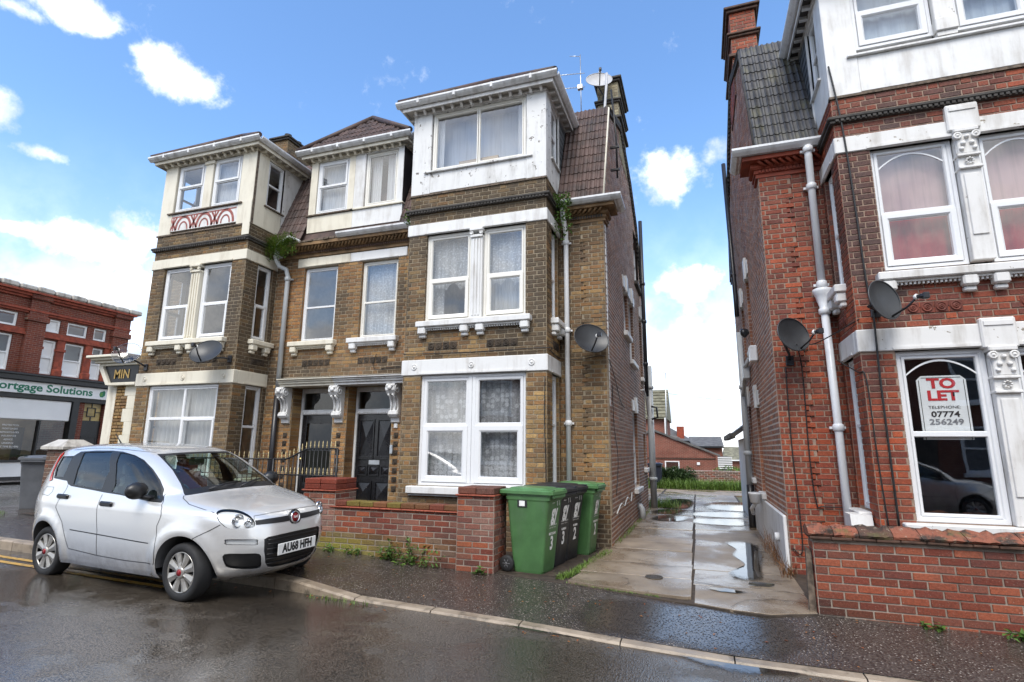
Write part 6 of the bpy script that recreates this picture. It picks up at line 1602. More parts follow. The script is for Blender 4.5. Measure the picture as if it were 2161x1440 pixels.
# ------------------------------------------------------------------ to let board in the red house window
TLB = thing('to_let_board', (2.66, 7.53, 1.8), 'white board with red TO LET lettering in the red house window', 'sign')
mb = MB(); x0, x1, z0, z1 = 2.42, 2.90, 1.70, 2.43; r = .05
mb.prism([(x0, z0), (x1, z0), (x1, z1-r), (x1-r, z1), (x0+r, z1), (x0, z1-r)], 7.525, 7.535, 'y'); mb.build('board', 'ink_white', TLB)
mb = MB()
for a, b, c, d in ((x0+.02, x0+.026, z0, z1-.05), (x1-.026, x1-.02, z0, z1-.05), (x0+.05, x1-.05, z1-.026, z1-.02)): mb.box(a, b, 7.5225, 7.5245, c, d)
mb.build('border_line', 'ink_black', TLB)
cx_ = (x0+x1)/2
for t, s, z, m, sxx, bo in (('TO', .155, 2.335, 'ink_red', 1.25, .006), ('LET', .155, 2.195, 'ink_red', 1.25, .006), ('TELEPHONE:', .046, 2.065, 'ink_black', 1.2, 0), ('07774', .088, 1.985, 'ink_black', 1.25, .002), ('256249', .088, 1.898, 'ink_grey', 1.25, .002)):
    put_text(t, s, (cx_, 7.5205, z), (1, 0, 0), (0, 0, 1), m, TLB, bo, sxx)
# ------------------------------------------------------------------ far buildings use a brick pattern in the material (courses are about 3 px there)
def far_brick(name, c1, c2, mort, axis):
    m, nt, out = new_mat(name); b = NB(nt); sp = b.N('ShaderNodeSeparateXYZ'); b.L(b.position(), sp.inputs[0]); cb = b.N('ShaderNodeCombineXYZ')
    b.L(sp.outputs[axis], cb.inputs[0]); b.L(sp.outputs[2], cb.inputs[1])
    t = b.N('ShaderNodeTexBrick'); b.L(cb.outputs[0], t.inputs['Vector']); t.inputs['Scale'].default_value = 1.; t.inputs['Brick Width'].default_value = .225; t.inputs['Row Height'].default_value = .075; t.inputs['Mortar Size'].default_value = .006
    t.inputs['Color1'].default_value = (*c1, 1); t.inputs['Color2'].default_value = (*c2, 1); t.inputs['Mortar'].default_value = (*mort, 1)
    n = b.noise(.9, 6, .6); c = b.mix(b.ramp(n, .4, .7, 0, .6), t.outputs['Color'], b.mix(1., t.outputs['Color'], (.5, .45, .42), 'MULTIPLY'))
    b.pbsdf(out, c, .85, 0, .3, b.bump(t.outputs['Fac'], .4, .01)); return m
far_brick('shop_brick', (.21, .055, .032), (.15, .042, .03), (.24, .17, .13), 1); far_brick('terrace_brick', (.22, .06, .035), (.16, .045, .03), (.32, .26, .2), 0); far_brick('garden_brick', (.24, .075, .05), (.19, .065, .045), (.30, .22, .17), 0)
far_brick('yellow_far', (.42, .28, .11), (.34, .22, .09), (.40, .33, .22), 0)
simple('shop_black', (.012, .013, .015), .35, var=.3); simple('shop_white', (.82, .82, .81), .5, var=.05, vscale=1); simple('shop_room', (.34, .25, .14), .8, var=.3, vscale=1.2); simple('amber_glass', (.40, .29, .10), .3, var=.3, vscale=4)
simple('slate_far', (.11, .105, .10), .7, var=.3, vscale=3, bump=.3, bscale=30); simple('roof_moss', (.17, .16, .11), .8, var=.35, vscale=2.5)
def shop():
    S = thing('corner_shop', (-24.3, 12, .1), 'red brick corner building with Mortgage Solutions shopfront across the side street', 'building')
    X = -24.1; P = Pl('+', X); y0, y1 = 3.0, 17.05
    mb = MB(); mb.box(X-9, X-1.7, y0, y1-.02, 0, 7.3); mb.build('block', 'shop_brick', S)
    # brick front between openings
    wins = [(13.78, 14.27, 4.27, 5.6), (14.58, 15.32, 4.27, 5.6), (15.64, 16.09, 4.27, 5.6), (13.78, 14.31, 5.92, 6.44), (14.56, 15.34, 5.92, 6.44), (15.59, 16.12, 5.92, 6.44),
            (11.5, 11.95, 4.27, 5.6), (12.2, 12.79, 4.27, 5.6), (11.5, 11.95, 5.92, 6.44), (12.2, 12.84, 5.92, 6.44), (9.2, 9.9, 4.27, 5.6), (10.2, 10.9, 4.27, 5.6), (6.5, 7.3, 4.27, 5.6)]
    W = Wall(ident); us = sorted({y0, y1, *[w[i] for w in wins for i in (0, 1)]}); vs2 = sorted({4.0, 7.35, *[w[i] for w in wins for i in (2, 3)]}); mb = MB()
    for a, b in zip(us, us[1:]):
        for c, d in zip(vs2, vs2[1:]):
            if not any(w[0] < (a+b)/2 < w[1] and w[2] < (c+d)/2 < w[3] for w in wins): P.q(mb, (a, c, .15), (b, c, .15), (b, d, .15), (a, d, .15))
    for a, b, c, d in wins:
        for q in (((a, c), (a, d)), ((b, d), (b, c)), ((a, d), (b, d)), ((b, c), (a, c))): P.q(mb, (*q[0], .15), (*q[1], .15), (*q[1], -.01), (*q[0], -.01))
    Pl('B', y1).q(mb, (X-9, 0), (X+.15, 0), (X+.15, 7.35), (X-9, 7.35)); mb.build('wall', 'shop_brick', S)
    for i, (a, b, c, d) in enumerate(wins):
        board = i in (0, 3); f = MB(); ring(f, P, (a+.01, b-.01, c+.005, d-.005), .07, .10, .02)
        if d-c > 1:
            P.box(f, a+.07, b-.07, c+.62, c+.67, .02, .095)
            if not board: P.box(f, a+.07, b-.07, c+.06, c+.62, .02, .05)
        w_ = f.build('window', 'shop_white', S); g = MB(); P.q(g, (a+.06, c+.06, .04), (b-.06, c+.06, .04), (b-.06, d-.06, .04), (a+.06, d-.06, .04)); g.build('pane', 'shop_white' if board else 'glass_dull', w_)
    mb = MB(); P.box(mb, 12, 16.9, 4.3, 6.4, -.5, -.4); mb.build('blinds', 'blind_pale', S)
    # terracotta piers, bands, cornice, coping
    for a, b in ((16.33, 17.0), (13.12, 13.74), (10.95, 11.4), (8.3, 8.9)):
        mb = MB(); P.box(mb, a, b, 4.1, 6.2, .10, .27); P.box(mb, a-.07, b+.07, 6.2, 6.42, .10, .34, .02); P.box(mb, a, b, 6.42, 7.05, .1, .27); P.box(mb, a-.05, b+.05, 7.05, 7.3, .1, .36, .02); mb.build('pier', 'shop_brick', S)
    for z0, z1, d in ((5.66, 5.74, .24), (5.74, 5.88, .2), (6.5, 6.58, .22), (6.58, 6.66, .28), (7.05, 7.14, .24), (7.14, 7.24, .32), (7.24, 7.32, .42)):
        mb = MB(); P.box(mb, y0, y1-.0+(.0 if d < .4 else .1), z0, z1-.002, .1, d); mb.build('moulding', 'terracotta_red', S)
    for a, b in ((14.28, 14.56), (15.34, 15.62), (16.11, 16.32), (13.74, 13.77), (11.96, 12.18)):
        mb = MB(); P.box(mb, a, b, 4.2, 5.66, .1, .2); P.box(mb, a-.03, b+.03, 4.2, 4.5, .1, .26, .04); P.box(mb, a-.03, b+.03, 5.2, 5.3, .1, .24); mb.build('colonnette', 'terracotta_red', S)
    mb = MB(); y = y0
    while y < y1: 
        h = 7.52+.04*rng.random(); mb.box(X-.3, X+.42, y, y+.58, 7.33, h, .05); y += .6
    mb.build('coping', 'soffit_grey', S)
    # shopfront
    mb = MB(); P.box(mb, y0, 17.1, 3.93, 4.2, -.1, .42, .02); P.box(mb, y0, 17.12, 4.12, 4.2, .42, .5, .01); P.box(mb, y0, 17.08, 3.3, 3.50, -.1, .2); P.box(mb, 15.22, 15.46, .1, 3.3, -.1, .2); P.box(mb, 16.86, 17.08, .1, 3.9, -.1, .25); P.box(mb, y0, 15.2, .1, .42, -.1, .16); P.box(mb, y0, 15.2, .94, 1.02, -.1, .16); P.box(mb, 14.16, 14.22, 1.0, 2.5, -.05, .12); P.box(mb, 12.5, 12.56, 1.0, 2.5, -.05, .12); mb.build('shopfront_frame', 'shop_black', S)
    mb = MB(); P.box(mb, y0, 15.2, .42, .94, -.1, .12); mb.build('stall_riser', 'shop_white', S)
    mb = MB(); P.box(mb, y0, 15.2, 2.5, 3.28, .0, .14, .03); mb.build('shutter_box', 'shop_white', S)
    sg = MB(); P.box(sg, y0, 16.95, 3.46, 3.92, .1, .30, .01); SG_ = sg.build('shop_sign', 'shop_white', S)
    put_text('Mortgage Solutions', .40, (X+.306, 15.83, 3.70), (0, 1, 0), (0, 0, 1), 'ink_green', SG_, .010, 1.16, 'RIGHT')
    mb = MB(); lf = [(16.10, 3.66), (16.14, 3.57), (16.24, 3.56), (16.33, 3.64), (16.34, 3.78), (16.28, 3.84), (16.2, 3.80), (16.12, 3.77)]
    mb.prism(lf, X+.301, X+.308, 'x'); mb.build('leaf_logo', 'ink_green', SG_)
    simple('ink_lime', (.10, .30, .06), .5); mb = MB(); mb.prism([(16.11, 3.66), (16.15, 3.59), (16.22, 3.62), (16.23, 3.76), (16.16, 3.76)], X+.3085, X+.311, 'x'); mb.build('leaf_logo', 'ink_lime', SG_)
    for a, b in ((12.56, 14.16), (14.22, 15.2), (9.0, 12.5)):
        g = MB(); P.q(g, (a, 1.02, .03), (b, 1.02, .03), (b, 2.5, .03), (a, 2.5, .03)); g.build('shop_window', 'glass_dull', S)
    mb = MB(); P.q(mb, (y0, .2, -1.6), (15.2, .2, -1.6), (15.2, 3.3, -1.6), (y0, 3.3, -1.6)); P.q(mb, (y0, .5, -1.6), (15.2, .5, -1.6), (15.2, .5, .0), (y0, .5, 0)); mb.build('shop_interior', 'shop_room', S)
    mb = MB(); P.box(mb, 14.3, 14.62, .9, 2.25, -1.5, -1.45); P.box(mb, 14.2, 15.0, .6, 1.2, -.9, -.5); mb.build('shop_furniture', 'shop_black', S)
    for i in range(7): put_text(['PROTECTION', 'MORTGAGES', 'REMORTGAGES', 'INSURANCE', 'ADVICE', 'LENDING', 'FIRST TIME BUYERS'][i], .085, (X+.036, 13.3, 2.28-.13*i), (0, 1, 0), (0, 0, 1), 'ink_white', S, 0, 1., 'CENTER')
    for a, b in ((15.46, 15.71), (16.5, 16.85)):
        mb = MB(); P.box(mb, a, b, .1, 3.35, -.1, .12); mb.build('brick_jamb', 'shop_brick', S)
    d = MB(); P.box(d, 15.71, 16.5, .1, 2.52, -.2, .02); P.box(d, 15.78, 16.43, 1.9, 1.94, .02, .05); P.box(d, 15.78, 15.82, .3, 1.9, .02, .035); P.box(d, 16.39, 16.43, .3, 1.9, .02, .035); D = d.build('door', 'shop_black', S)
    k = MB(); k.lathe([(.03, 0), (.05, .03), (.03, .06), (.001, .065)], P.pt(16.1, 1.55, .02), (1, 0, 0), 12); k.build('door_knob', 'steel', D)
    mb = MB(); P.q(mb, (15.71, 2.56, .0), (16.45, 2.56, .0), (16.45, 3.3, 0), (15.71, 3.3, 0)); mb.build('fanlight', 'amber_glass', S)
    mb = MB()
    for q in ((15.71, 16.5, 2.50, 2.58), (15.71, 16.5, 3.28, 3.4), (15.9, 16.25, 2.74, 2.77), (15.9, 16.25, 3.09, 3.12), (15.9, 15.93, 2.74, 3.12), (16.22, 16.25, 2.74, 3.12), (16.06, 16.09, 2.58, 2.74), (16.06, 16.09, 3.12, 3.28), (15.71, 15.9, 2.92, 2.95), (16.25, 16.45, 2.92, 2.95)): P.box(mb, *q, -.02, .03)
    mb.build('fanlight_bars', 'shop_black', S)
    mb = MB(); P.box(mb, 16.66, 16.86, 2.75, 3.1, .12, .3, .02); mb.build('alarm_box', 'shop_black', S)
shop()
def corner_front():
    S = thing('low_shopfront', (-12.8, 9.2, .2), 'low yellow brick shopfront with dark gold lettered fascia against the cream bay', 'building')
    x0, x1, y = -13.22, -12.18, 9.12; F = Pl('F', y)
    mb = MB(); mb.box(x0-.0, x1, y, 15, .2, 3.3); mb.build('block', 'paint_cream_worn', S)
    W = Wall(ident); c = yellow(lambda u, v: -.15, 88)
    lay(W, F, -12.92, -12.5, .2, 2.98, c, proj=.012); finish_wall(W, S, 'brick_pier', 'mortar_buff', 'brick_yellow', 60)
    mb = MB()
    for k in range(9): z = .3+k*.3; F.box(mb, -12.52 if k % 2 else -12.62, -12.2, z, z+.298, -.02, .02, .004)
    mb.build('quoin_stone', 'paint_cream', S)
    mb = MB()
    for z, d in ((3.46, .16), (3.52, .24), (3.58, .32), (3.63, .4)): F.box(mb, -13.30-d*.6, x1, z-.06, z-.002, -.1, d, .01)
    mb.prism([(-13.42, 3.40), (-13.28, 3.40), (-12.98, 2.95), (-13.10, 2.95)], y-.16, y, 'y'); F.box(mb, -13.06, x1, 2.93, 3.0, -.05, .15, .01); mb.build('fascia_cornice', 'paint_cream', S)
    mb = MB(); mb.prism([(-13.27, 3.40), (x1, 3.40), (x1, 3.0), (-13.02, 3.0)], y-.10, y-.02, 'y'); fb = mb.build('fascia_board', 'shop_black', S)
    simple('gold_letter', (.55, .36, .12), .4, .5); put_text('MIN', .30, (-12.68, y-.112, 3.19), (1, 0, 0), (0, 0, 1), 'gold_letter', fb, .004, .95)
corner_front()
def gate_pier():
    S = thing('gate_pier', (-11.75, 7.5, .25), 'brick gate pier with weathered stone pyramid cap beside the grey bin', 'pier')
    W = Wall(ident); c = wall_cols(45, False); a = lambda u, v: lerp(c(u, v), (.12, .085, .06), .6)
    for k, b, u0, u1 in (('F', 7.30, -11.98, -11.5), ('+', -11.5, 7.3, 7.78), ('-', -11.98, 7.3, 7.78), ('B', 7.78, -11.98, -11.5)): lay(W, Pl(k, b), u0, u1, .2, 1.48, a, bond=stretcher)
    finish_wall(W, S, 'shaft', 'mortar_lime', 'brick_wall_red', 60, zmin=.5)
    mb = MB(); x0, x1, y0, y1 = -12.06, -11.42, 7.22, 7.86; ax, ay = (x0+x1)/2, (y0+y1)/2; mb.box(x0, x1, y0, y1, 1.482, 1.53)
    q = [(x0, y0), (x1, y0), (x1, y1), (x0, y1)]; t = [(ax-.14, ay-.14), (ax+.14, ay-.14), (ax+.14, ay+.14), (ax-.14, ay+.14)]
    for i in range(4): j = (i+1) % 4; mb.quad((*q[i], 1.532), (*q[j], 1.532), (*t[j], 1.67), (*t[i], 1.67))
    mb.quad(*[(*p, 1.67) for p in t]); mb.build('cap', 'soffit_grey', S)
gate_pier()
def back_of_alley():
    # garden wall, brick outbuilding and roofs beyond
    W = Wall(ident); c = lambda u, v: pick([(.17, .09, .065), (.22, .085, .055), (.13, .085, .07), (.20, .12, .09), (.25, .07, .045)])
    GW = thing('boundary_wall', (0, 26, 0), 'weathered brick boundary wall at the end of the drive', 'wall'); lay(W, Pl('F', 25.6), -6, 6, -.1, .72, c, bond=stretcher); lay(W, Pl('B', 25.85), -6, 6, -.1, .72, c, bond=stretcher); W.m.quad((-6, 25.6, .72), (6, 25.6, .72), (6, 25.85, .72), (-6, 25.85, .72)); finish_wall(W, GW, 'wall', 'mortar_gable', 'brick_wall_red', 0)
    Y = 36.
    def at(px, py, Yd): # photo position on a plane of depth Yd
        d = AX_F + AX_R*((px-1080.5)/CAM_F) - AX_U*((py-720)/CAM_F); return CAM_POS + d*(Yd/d.y)
    G = thing('brick_outbuilding', (-1, Y, -1), 'long red brick outbuilding with one sloping roof beyond the boundary wall', 'building')
    a, b = at(1376, 909, Y), at(1514, 962, Y); mb = MB()
    mb.prism([(a.x-4.5, -1.2), (b.x-.1, -1.2), (b.x-.1, b.z-.02), (a.x, a.z-.02), (a.x-4.5, a.z-1.8)], Y, Y+7, 'y'); mb.build('wall', 'garden_brick', G)
    mb = MB(); mb.prism([(a.x, a.z), (b.x+.15, b.z-.06), (b.x+.15, b.z+.06), (a.x, a.z+.12)], Y-.12, Y+7.1, 'y'); mb.build('roof', 'slate_far', G)
    mb = MB(); mb.prism([(a.x, a.z-.06), (a.x, a.z+.1), (a.x-4.7, a.z-1.7), (a.x-4.7, a.z-1.86)], Y-.12, Y+7.1, 'y'); mb.build('roof', 'slate_far', G)
    z = at(1500, 968, Y).z; mb = MB(); mb.box(a.x-4.5, b.x-.1, Y-.04, Y, z-.05, z+.03); mb.build('brick_band', 'terracotta_dark', G)
    p, q = at(1403, 973, Y), at(1434, 980, Y); mb = MB(); F = Pl('F', Y); ring(mb, F, (p.x, q.x, p.z-.6, p.z), .07, .03, -.05); wi = mb.build('window', 'shop_white', G); g = MB(); F.q(g, (p.x+.06, p.z-.54, .01), (q.x-.06, p.z-.54, .01), (q.x-.06, p.z-.06, .01), (p.x+.06, p.z-.06, .01)); g.build('pane', 'glass_dull', wi)
    for px in (1384, 1474):
        p = at(px, 979, Y); mb = MB(); F.box(mb, p.x-.09, p.x+.09, p.z-.08, p.z+.08, 0, .06, .01); mb.build('vent', 'shop_white', G)
    # house with mossy pantiles at the upper left of the gap
    Y2 = 41.; H = thing('brick_house_gable', (-2.5, Y2, -1), 'red brick house with mossy tiled roof above the outbuilding', 'building'); p, q, r = at(1372, 858, Y2), at(1403, 857, Y2), at(1403, 883, Y2)
    mb = MB(); mb.box(p.x-5, q.x, Y2, Y2+6, -1.2, r.z); mb.build('wall', 'garden_brick', H)
    mb = MB(); mb.prism([(Y2-.3, r.z-.05), (Y2-.3, r.z+.05), (Y2+3, p.z+1.5), (Y2+6.3, r.z+.05), (Y2+6.3, r.z-.05)], p.x-5.1, q.x+.12, 'x'); rf = mb.build('roof', 'roof_moss', H)
    for i in range(9): mb = MB(); t = i/9; zz = r.z+.06+(p.z+1.45-r.z)*t; mb.box(p.x-5.1, q.x+.13, Y2-.34+3.3*t, Y2-.1+3.3*t, zz, zz+.07); mb.build('tile_course', 'roof_moss', rf)
    mb = MB(); mb.box(q.x-.06, q.x+.1, Y2-.36, Y2-.2, at(1405, 918, Y2).z, r.z+.02); mb.build('downpipe', 'shop_white', H)
    # grey roofs further off
    for nm, lab, Yd, c0, c1, e0, e1, mat in (('slate_roof_house', 'house with pale slatted roof slope behind the outbuilding', 48., (1408, 902), (1450, 925), (1408, 930), (1455, 932), 'slate_far'), ('hipped_roof_house', 'brick house with wide grey tiled roof beyond the outbuilding', 52., (1452, 923), (1524, 923), (1450, 942), (1528, 942), 'slate_far'), ('distant_house', 'distant house with mossy brown roof behind the hedge', 66., (1530, 945), (1572, 946), (1526, 970), (1580, 970), 'roof_moss')):
        T_ = thing(nm, (0, Yd, -1), lab, 'building'); A, B, C_, D = at(*c0, Yd), at(*c1, Yd), at(*e0, Yd), at(*e1, Yd); w = 1.5
        mb = MB(); mb.quad(tuple(C_), tuple(D), (B.x, Yd+3, B.z+.12), (A.x, Yd+3, A.z+.12)); mb.quad((C_.x, Yd+6, C_.z), (D.x, Yd+6, D.z), (B.x, Yd+3, B.z+.12), (A.x, Yd+3, A.z+.12)); mb.quad(tuple(C_), (A.x, Yd+3, A.z+.12), (C_.x, Yd+6, C_.z)); mb.quad(tuple(D), (B.x, Yd+3, B.z+.12), (D.x, Yd+6, D.z)); rr = mb.build('roof', mat, T_)
        mb = MB(); mb.box(C_.x+.15, D.x-.15, Yd+.3, Yd+5.7, -1.3, min(C_.z, D.z)-.02); mb.build('wall', 'garden_brick', T_)
        mb = MB(); mb.box(C_.x, D.x, Yd-.05, Yd+.02, C_.z-.14, C_.z-.01); mb.build('fascia', 'shop_white' if Yd > 60 else 'shop_black', T_)
        if nm == 'slate_roof_house': k = at(1434, 911, Yd); mb = MB(); mb.box(k.x-.3, k.x+.3, Yd+2, Yd+2.6, k.z-1, k.z+.5); mb.build('chimney', 'terracotta_red', T_)
    # white shed with slatted door by the hedge
    p, q = at(1516, 964, 32.), at(1544, 980, 32.); SH_ = thing('slatted_shed', (p.x, 32, -1), 'low white slatted shed beside the hedge behind the boundary wall', 'shed')
    mb = MB(); mb.box(p.x, q.x, 32, 33.5, -1.2, p.z); mb.build('walls', 'slate_far', SH_)
    for k in range(6): mb = MB(); zz = p.z-.03-k*.11; mb.box(p.x-.04, q.x+.04, 31.94, 31.998, zz-.06, zz); mb.build('slat', 'shop_white', SH_)
    # aerial pole and overhead wires
    p0, p1 = at(1406, 918, 40.), at(1404, 787, 40.); PO = thing('aerial_pole', (p0.x, 40, p0.z), 'tall thin white aerial pole above the mossy roof', 'aerial'); mb = MB(); mb.tube([(p0.x, 40, p0.z-1), tuple(p1)], [.05, .03], 6); mb.build('pole', 'steel', PO)
    k = at(1375, 786, 40.); mb = MB(); mb.tube([tuple(p1), tuple(k)], .015, 5); 
    for i in range(8): v = p1.lerp(k, i/8); mb.tube([(v.x, 39.8, v.z), (v.x, 40.2, v.z)], .012, 4)
    mb.build('boom', 'steel', PO)
    for (a_, b_, lab) in (((1460, 834), (1543, 843), 'overhead wire crossing high above the drive'), ((1410, 898), (1545, 897), 'overhead wire crossing low above the far roofs')):
        A, B = at(*a_, 45.), at(*b_, 45.); A, B = A+(A-B)*1.5, B+(B-A)*1.5; mb = MB(); mb.tube([tuple(A+(B-A)*t+Vector((0, 0, -.5*t*(1-t)))) for t in [i/12 for i in range(13)]], .012, 4); mb.build('overhead_wire', 'cable', label=lab, cat='wire')
back_of_alley()
# ------------------------------------------------------------------ terrace across the road (met only as reflections in the glass)
def terrace():
    labs = ['red brick terrace house across the road with dark door, gable end', 'red brick terrace house across the road with dark door, middle one', 'red brick terrace house across the road with dark door, tree end']
    for i, x in enumerate((-11, -3.5, 4.0)):
        T_ = thing('terrace_house', (x+3.7, -9, 0), labs[i], 'house', 'terrace across the road'); F = Pl('B', -8.5)
        mb = MB(); mb.box(x, x+7.4, -16, -8.5, 0, 5.6); mb.build('wall', 'terrace_brick', T_)
        mb = MB(); mb.prism([(-8.2, 5.5), (-12.2, 8.0), (-16.3, 5.5)], x-.03, x+7.43, 'x'); rf = mb.build('roof', 'slate_far', T_)
        mb = MB(); mb.box(x+3.4, x+4.2, -12.6, -11.8, 7.4, 9.0); mb.build('chimney', 'terrace_brick', rf)
        for (a, b, c, d) in ((x+.7, x+2.3, .9, 2.5), (x+4.6, x+6.4, .9, 2.5), (x+.7, x+2.3, 3.3, 4.9), (x+4.6, x+6.4, 3.3, 4.9)):
            f = MB(); ring(f, F, (a, b, c, d), .1, .06, -.02); F.box(f, a+.1, b-.1, (c+d)/2-.04, (c+d)/2+.04, .0, .05); F.box(f, a-.1, b+.1, c-.12, c, 0, .14); w = f.build('window', 'shop_white', T_); g = MB(); F.q(g, (a+.08, c+.08, .02), (b-.08, c+.08, .02), (b-.08, d-.08, .02), (a+.08, d-.08, .02)); g.build('pane', 'slate_cladding', w)
        mb = MB(); F.box(mb, x+3.0, x+3.9, .1, 2.2, -.05, .05, .02); mb.build('door', 'shop_black', T_)
terrace()
# ------------------------------------------------------------------ the silver hatchback
def interp(tab, z): return pl_interp(tab, z)
def smooth_interp(tab,z):
    # monotone-ish cubic (finite-difference tangents limited)
    n=len(tab)
    if z<=tab[0][0]: return tab[0][1]
    if z>=tab[-1][0]: return tab[-1][1]
    for i in range(n-1):
        a,va=tab[i]; b,vb=tab[i+1]
        if z<=b: break
    d=(vb-va)/(b-a)
    def slope(j):
        if j==0 or j==n-1: return d
        d0=(tab[j][1]-tab[j-1][1])/(tab[j][0]-tab[j-1][0]); d1=(tab[j+1][1]-tab[j][1])/(tab[j+1][0]-tab[j][0])
        if d0*d1<=0: return 0
        return 2*d0*d1/(d0+d1)
    m0,m1=slope(i),slope(i+1); h=b-a; t=(z-a)/h
    return (2*t**3-3*t*t+1)*va+(t**3-2*t*t+t)*h*m0+(-2*t**3+3*t*t)*vb+(t**3-t*t)*h*m1
XF=[(.19,2.84),(.24,2.93),(.32,2.985),(.42,3.01),(.55,3.015),(.66,3.0),(.74,2.975),(.80,2.925),(.845,2.83),(.885,2.66),(.925,2.44),(.955,2.26),(.985,2.13),(1.04,2.035),(1.15,1.835),(1.28,1.59),(1.36,1.42),(1.41,1.27),(1.445,1.08),(1.47,.83),(1.484,.55),(1.49,.38)]
XR=[(.19,-.42),(.26,-.53),(.40,-.585),(.60,-.592),(.80,-.585),(1.0,-.565),(1.2,-.53),(1.32,-.50),(1.39,-.46),(1.43,-.38),(1.46,-.22),(1.48,.05),(1.49,.30)]
WW=[(.19,.755),(.24,.775),(.36,.80),(.5,.815),(.66,.8215),(.8,.815),(.88,.80),(.94,.78),(1.0,.758),(1.1,.725),(1.2,.69),(1.3,.652),(1.37,.618),(1.415,.575),(1.45,.50),(1.475,.38),(1.486,.24),(1.49,.10)]
XC=[(.19,1.25),(.95,1.25),(1.1,1.05),(1.25,.80),(1.40,.50),(1.49,.34)]
NF=[(.19,3.0),(.5,3.4),(.8,3.3),(.95,3.6),(1.05,4.2),(1.3,5.0),(1.42,4.5),(1.49,3)]
NR=[(.19,5),(1.0,6.5),(1.35,5.5),(1.45,4),(1.49,3)]
def params(z):
    return smooth_interp(XF,z),smooth_interp(XR,z),smooth_interp(WW,z),smooth_interp(XC,z),interp(NF,z),interp(NR,z)
def surf(th,z):
    """th 0 = front centre, pi/2 = widest, pi = rear centre; returns x, y>=0"""
    xf,xr,w,xc,nf,nr=params(z)
    c,s=math.cos(th),math.sin(th)
    n=nf if c>=0 else nr; a=(xf-xc) if c>=0 else (xc-xr)
    r=(abs(c)**n+abs(s)**n)**(-1/n)
    x=xc+a*c*r; y=w*s*r
    # wheel-arch flares
    for ax in (0.,2.3):
        if y>.5:
            d=math.hypot(x-ax,z-.30); f=max(0,1-abs(d-.365)/.11); y+=.022*f*f*(3-2*f)
    return x,y
surf_car = surf
def car_mats():
    m, nt, out = new_mat('car_silver'); b = NB(nt)
    fl = b.noise(900, 1, .5); c = b.mix(b.ramp(fl, .35, .65), (.66, .66, .655), (.74, .74, .735))
    low = b.N('ShaderNodeSeparateXYZ'); b.L(b.position(), low.inputs[0]); sp = b.noise(9, 6, .65)
    c = b.mix(b.math('MULTIPLY', b.ramp(low.outputs[2], .28, .62, 1, 0), b.ramp(sp, .3, .7, .25, .6)), c, (.24, .21, .18))
    b.pbsdf(out, c, .27, .45, .5, None, 1.0)
    m, nt, out = new_mat('car_plastic'); b = NB(nt); b.pbsdf(out, (.012, .012, .013), .38, 0, .5, b.bump(b.noise(300, 2), .15, .002))
    simple('car_interior', (.12, .12, .125), .85); simple('car_seat_reflect_red', (.30, .07, .04), .9); simple('tyre', (.016, .016, .017), .75, var=.25, bump=.2)  # the seat red is a painted reflection of a red building
    m, nt, out = new_mat('wheel_trim'); b = NB(nt); b.pbsdf(out, (.40, .385, .36), b.ramp(b.noise(20, 4), .3, .7, .28, .45), .6)
    m, nt, out = new_mat('chrome'); b = NB(nt); b.pbsdf(out, (.82, .82, .83), .12, 1.0)
    m, nt, out = new_mat('lamp_reflector'); b = NB(nt); b.pbsdf(out, (.88, .88, .88), .3, .3)
    m, nt, out = new_mat('lamp_red'); b = NB(nt); b.pbsdf(out, (.55, .02, .015), .12, 0, .6, None, .5)
    m, nt, out = new_mat('badge_red'); b = NB(nt); b.pbsdf(out, (.25, .01, .015), .2, .2)
    glass_mat('car_glass', (.66, .76, .72), 1.0, 1.6); glass_mat('lamp_lens', (.94, .95, .95), .8, 1.45)
car_mats()
def car_phi(x, z):
    "parameter on the side of the body where the given x is reached"
    a, b = .02, math.pi-.02
    for _ in range(40):
        m = (a+b)/2
        if surf_car(m, z)[0] > x: a = m
        else: b = m
    return (a+b)/2
def car_point(ph, z, off=0., side=-1):
    x, y = surf_car(ph, z); e = 1e-3
    p = Vector((x, y, z))
    n = car_normal(ph, z)
    p = p + n*off; return Vector((p.x, p.y*side*1.0 if side > 0 else -p.y, p.z))
def car_normal(ph, z):
    e = 2e-3
    p0, p1 = max(0., ph-e), min(math.pi, ph+e); z0, z1 = max(.19, z-e), min(1.49, z+e)
    a, b = surf_car(p0, z), surf_car(p1, z); c, d = surf_car(ph, z0), surf_car(ph, z1)
    t = Vector((b[0]-a[0], b[1]-a[1], 0)); v = Vector((d[0]-c[0], d[1]-c[1], z1-z0))
    n = v.cross(t)
    if n.length < 1e-12: return Vector((0, 0, 1))
    n.normalize()
    ref = Vector((surf_car(ph, z)[0]-1.2, surf_car(ph, z)[1], .4*(z-.7)))
    return n if n.dot(ref) > 0 else -n
def in_poly(p, poly):
    x, y = p; c = False; n = len(poly); j = n-1
    for i in range(n):
        (xi, yi), (xj, yj) = poly[i], poly[j]
        if (yi > y) != (yj > y) and x < (xj-xi)*(y-yi)/(yj-yi)+xi: c = not c
        j = i
    return c
def dens(poly, closed=True, step=.03):
    out = []; n = len(poly)
    for i in range(n if closed else n-1):
        a, b = poly[i], poly[(i+1) % n]; k = max(1, int(math.hypot(b[0]-a[0], b[1]-a[1])/step))
        out += [(a[0]+(b[0]-a[0])*t/k, a[1]+(b[1]-a[1])*t/k) for t in range(k)]
    if not closed: out.append(poly[-1])
    return out
def smooth_poly(poly, n=4, closed=True):
    out = []; m = len(poly)
    for i in range(m):
        p0, p1, p2, p3 = [Vector(poly[(i+k-1) % m]) for k in range(4)]
        for j in range(n):
            t = j/n; q = .5*((2*p1)+(-p0+p2)*t+(2*p0-5*p1+4*p2-p3)*t*t+(-p0+3*p1-3*p2+p3)*t**3); out.append((q.x, q.y))
    return out
